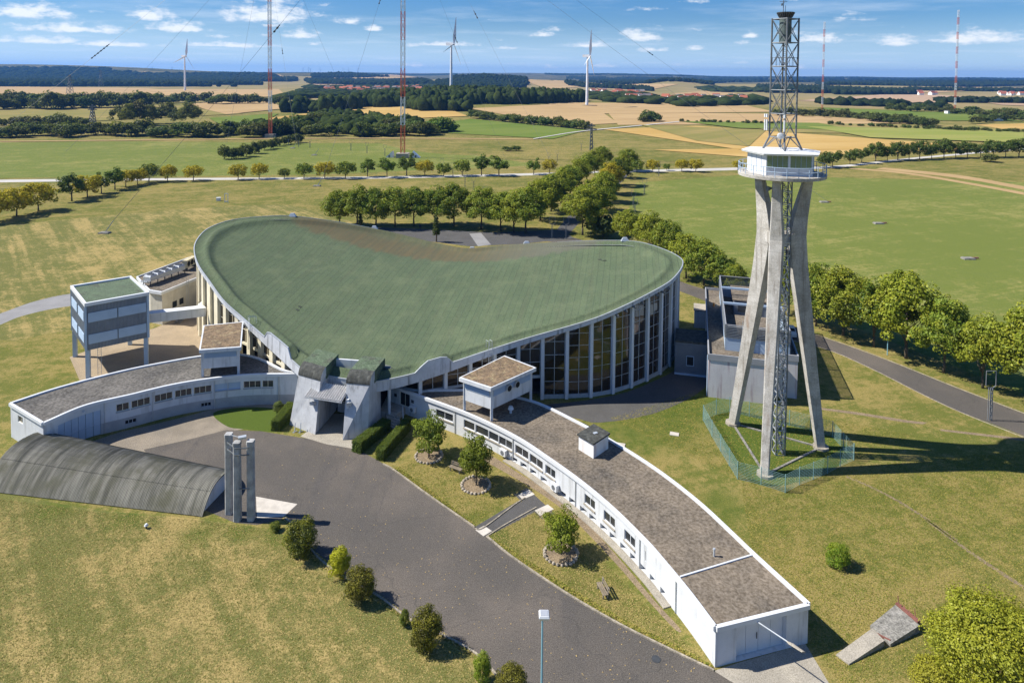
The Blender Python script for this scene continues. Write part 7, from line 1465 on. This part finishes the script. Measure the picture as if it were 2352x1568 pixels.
wood('wood', 'trees round the village behind the left middle wood', [[(700,208),(960,204),(900,222),(640,230)], [(690,200),(1000,196),(1000,202),(720,206)]], 22, 8, 10, 1, 'forest')
wood('wood', 'thin tree line in the far right fields', [[(2080,205),(2400,208),(2400,212),(2100,209)], [(2150,232),(2400,236),(2400,239),(2160,236)], [(1880,236),(2060,242),(2200,250),(1900,242)]], 12, 10, 11, 1, 'forest_far')
def ridge(name, label, r0, r1, a0, a1, nr_, na_, seed, th):
    rng = np.random.default_rng(seed); aa = np.linspace(a0, a1, na_); rr_ = np.linspace(r0, r1, nr_); A_, R_ = np.meshgrid(aa, rr_); X_ = R_*np.tan(A_); Y_ = R_+rng.normal(size=R_.shape)*20; Z_ = terr(X_, Y_)+th*(.5+rng.random(R_.shape)*.7)
    fld = (np.sin(A_*61+R_*.0031+seed)+np.sin(A_*143-R_*.0052+2*seed)+.6*np.sin(A_*310+R_*.009)) > .95; Z_ = np.where(fld, terr(X_, Y_)-6, Z_)
    Z_[0] = terr(X_[0], Y_[0])-5; idx = np.arange(nr_*na_).reshape(nr_, na_); q = np.stack([idx[:-1, :-1], idx[:-1, 1:], idx[1:, 1:], idx[1:, :-1]], -1).reshape(-1, 4)
    me = np_mesh(name, np.stack([X_.ravel(), Y_.ravel(), Z_.ravel()], -1), q, MT['forest_far']); o = link(name, me); tag(o, label, 'wood', kind='stuff')
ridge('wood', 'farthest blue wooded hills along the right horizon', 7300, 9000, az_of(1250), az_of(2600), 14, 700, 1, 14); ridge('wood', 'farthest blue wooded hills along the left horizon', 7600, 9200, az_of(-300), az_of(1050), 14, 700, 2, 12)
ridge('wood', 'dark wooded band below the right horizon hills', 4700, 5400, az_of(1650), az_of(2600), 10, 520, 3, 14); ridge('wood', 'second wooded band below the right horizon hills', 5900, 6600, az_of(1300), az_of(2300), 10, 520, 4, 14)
# fallen leaves on the drive and along its edges
rng = np.random.default_rng(5); pts = []
poly_ = [(640,1010),(800,1030),(985,1150),(1180,1290),(1420,1440),(1640,1550),(1500,1640),(1180,1590),(945,1420),(790,1320),(700,1220),(640,1180)]
def inside(x, y): 
    c = False; n = len(poly_)
    for i in range(n):
        (x0, y0), (x1, y1) = poly_[i], poly_[(i+1) % n]
        if (y0 > y) != (y1 > y) and x < (x1-x0)*(y-y0)/(y1-y0)+x0: c = not c
    return c
while len(pts) < 380:
    x, y = rng.uniform(600, 1700), rng.uniform(1000, 1640)
    if inside(x, y): pts.append(P(x, y, .03))
pts = np.array(pts); ol_ = np.tile(np.array([[0, 0, 1.]]), (len(pts), 1)); lm = leaf_mesh('fallen_leaves', pts, ol_, .055, rng, mat('fallen_leaf', (.42, .30, .12), .9, .3, 8), 3.0); tag(link('fallen_leaves', lm), 'fallen yellow leaves scattered over the asphalt drive', 'leaves', kind='stuff')
# ------------------------------------------------------------------ haze
hz = MB(); hz.box((0, 6500, 77), (26000, 15500, 192)); ho = hz.build('haze', []); ho['kind'] = 'stuff'; ho.visible_shadow = True
hm = bpy.data.materials.new('haze'); hm.use_nodes = True; hn = hm.node_tree; hn.nodes.clear(); ho_ = node(hn, 'ShaderNodeOutputMaterial'); pv = node(hn, 'ShaderNodeVolumePrincipled'); pv.inputs['Color'].default_value = (.16, .44, 1.0, 1); pv.inputs['Density'].default_value = 6.5e-5; pv.inputs['Anisotropy'].default_value = .2
hn.links.new(pv.outputs[0], ho_.inputs['Volume']); ho.data.materials.append(hm)
tag(ho, 'thin blue haze filling the air', 'haze', kind='stuff')
S.cycles.volume_max_steps = 64 if hasattr(S, 'cycles') else 64
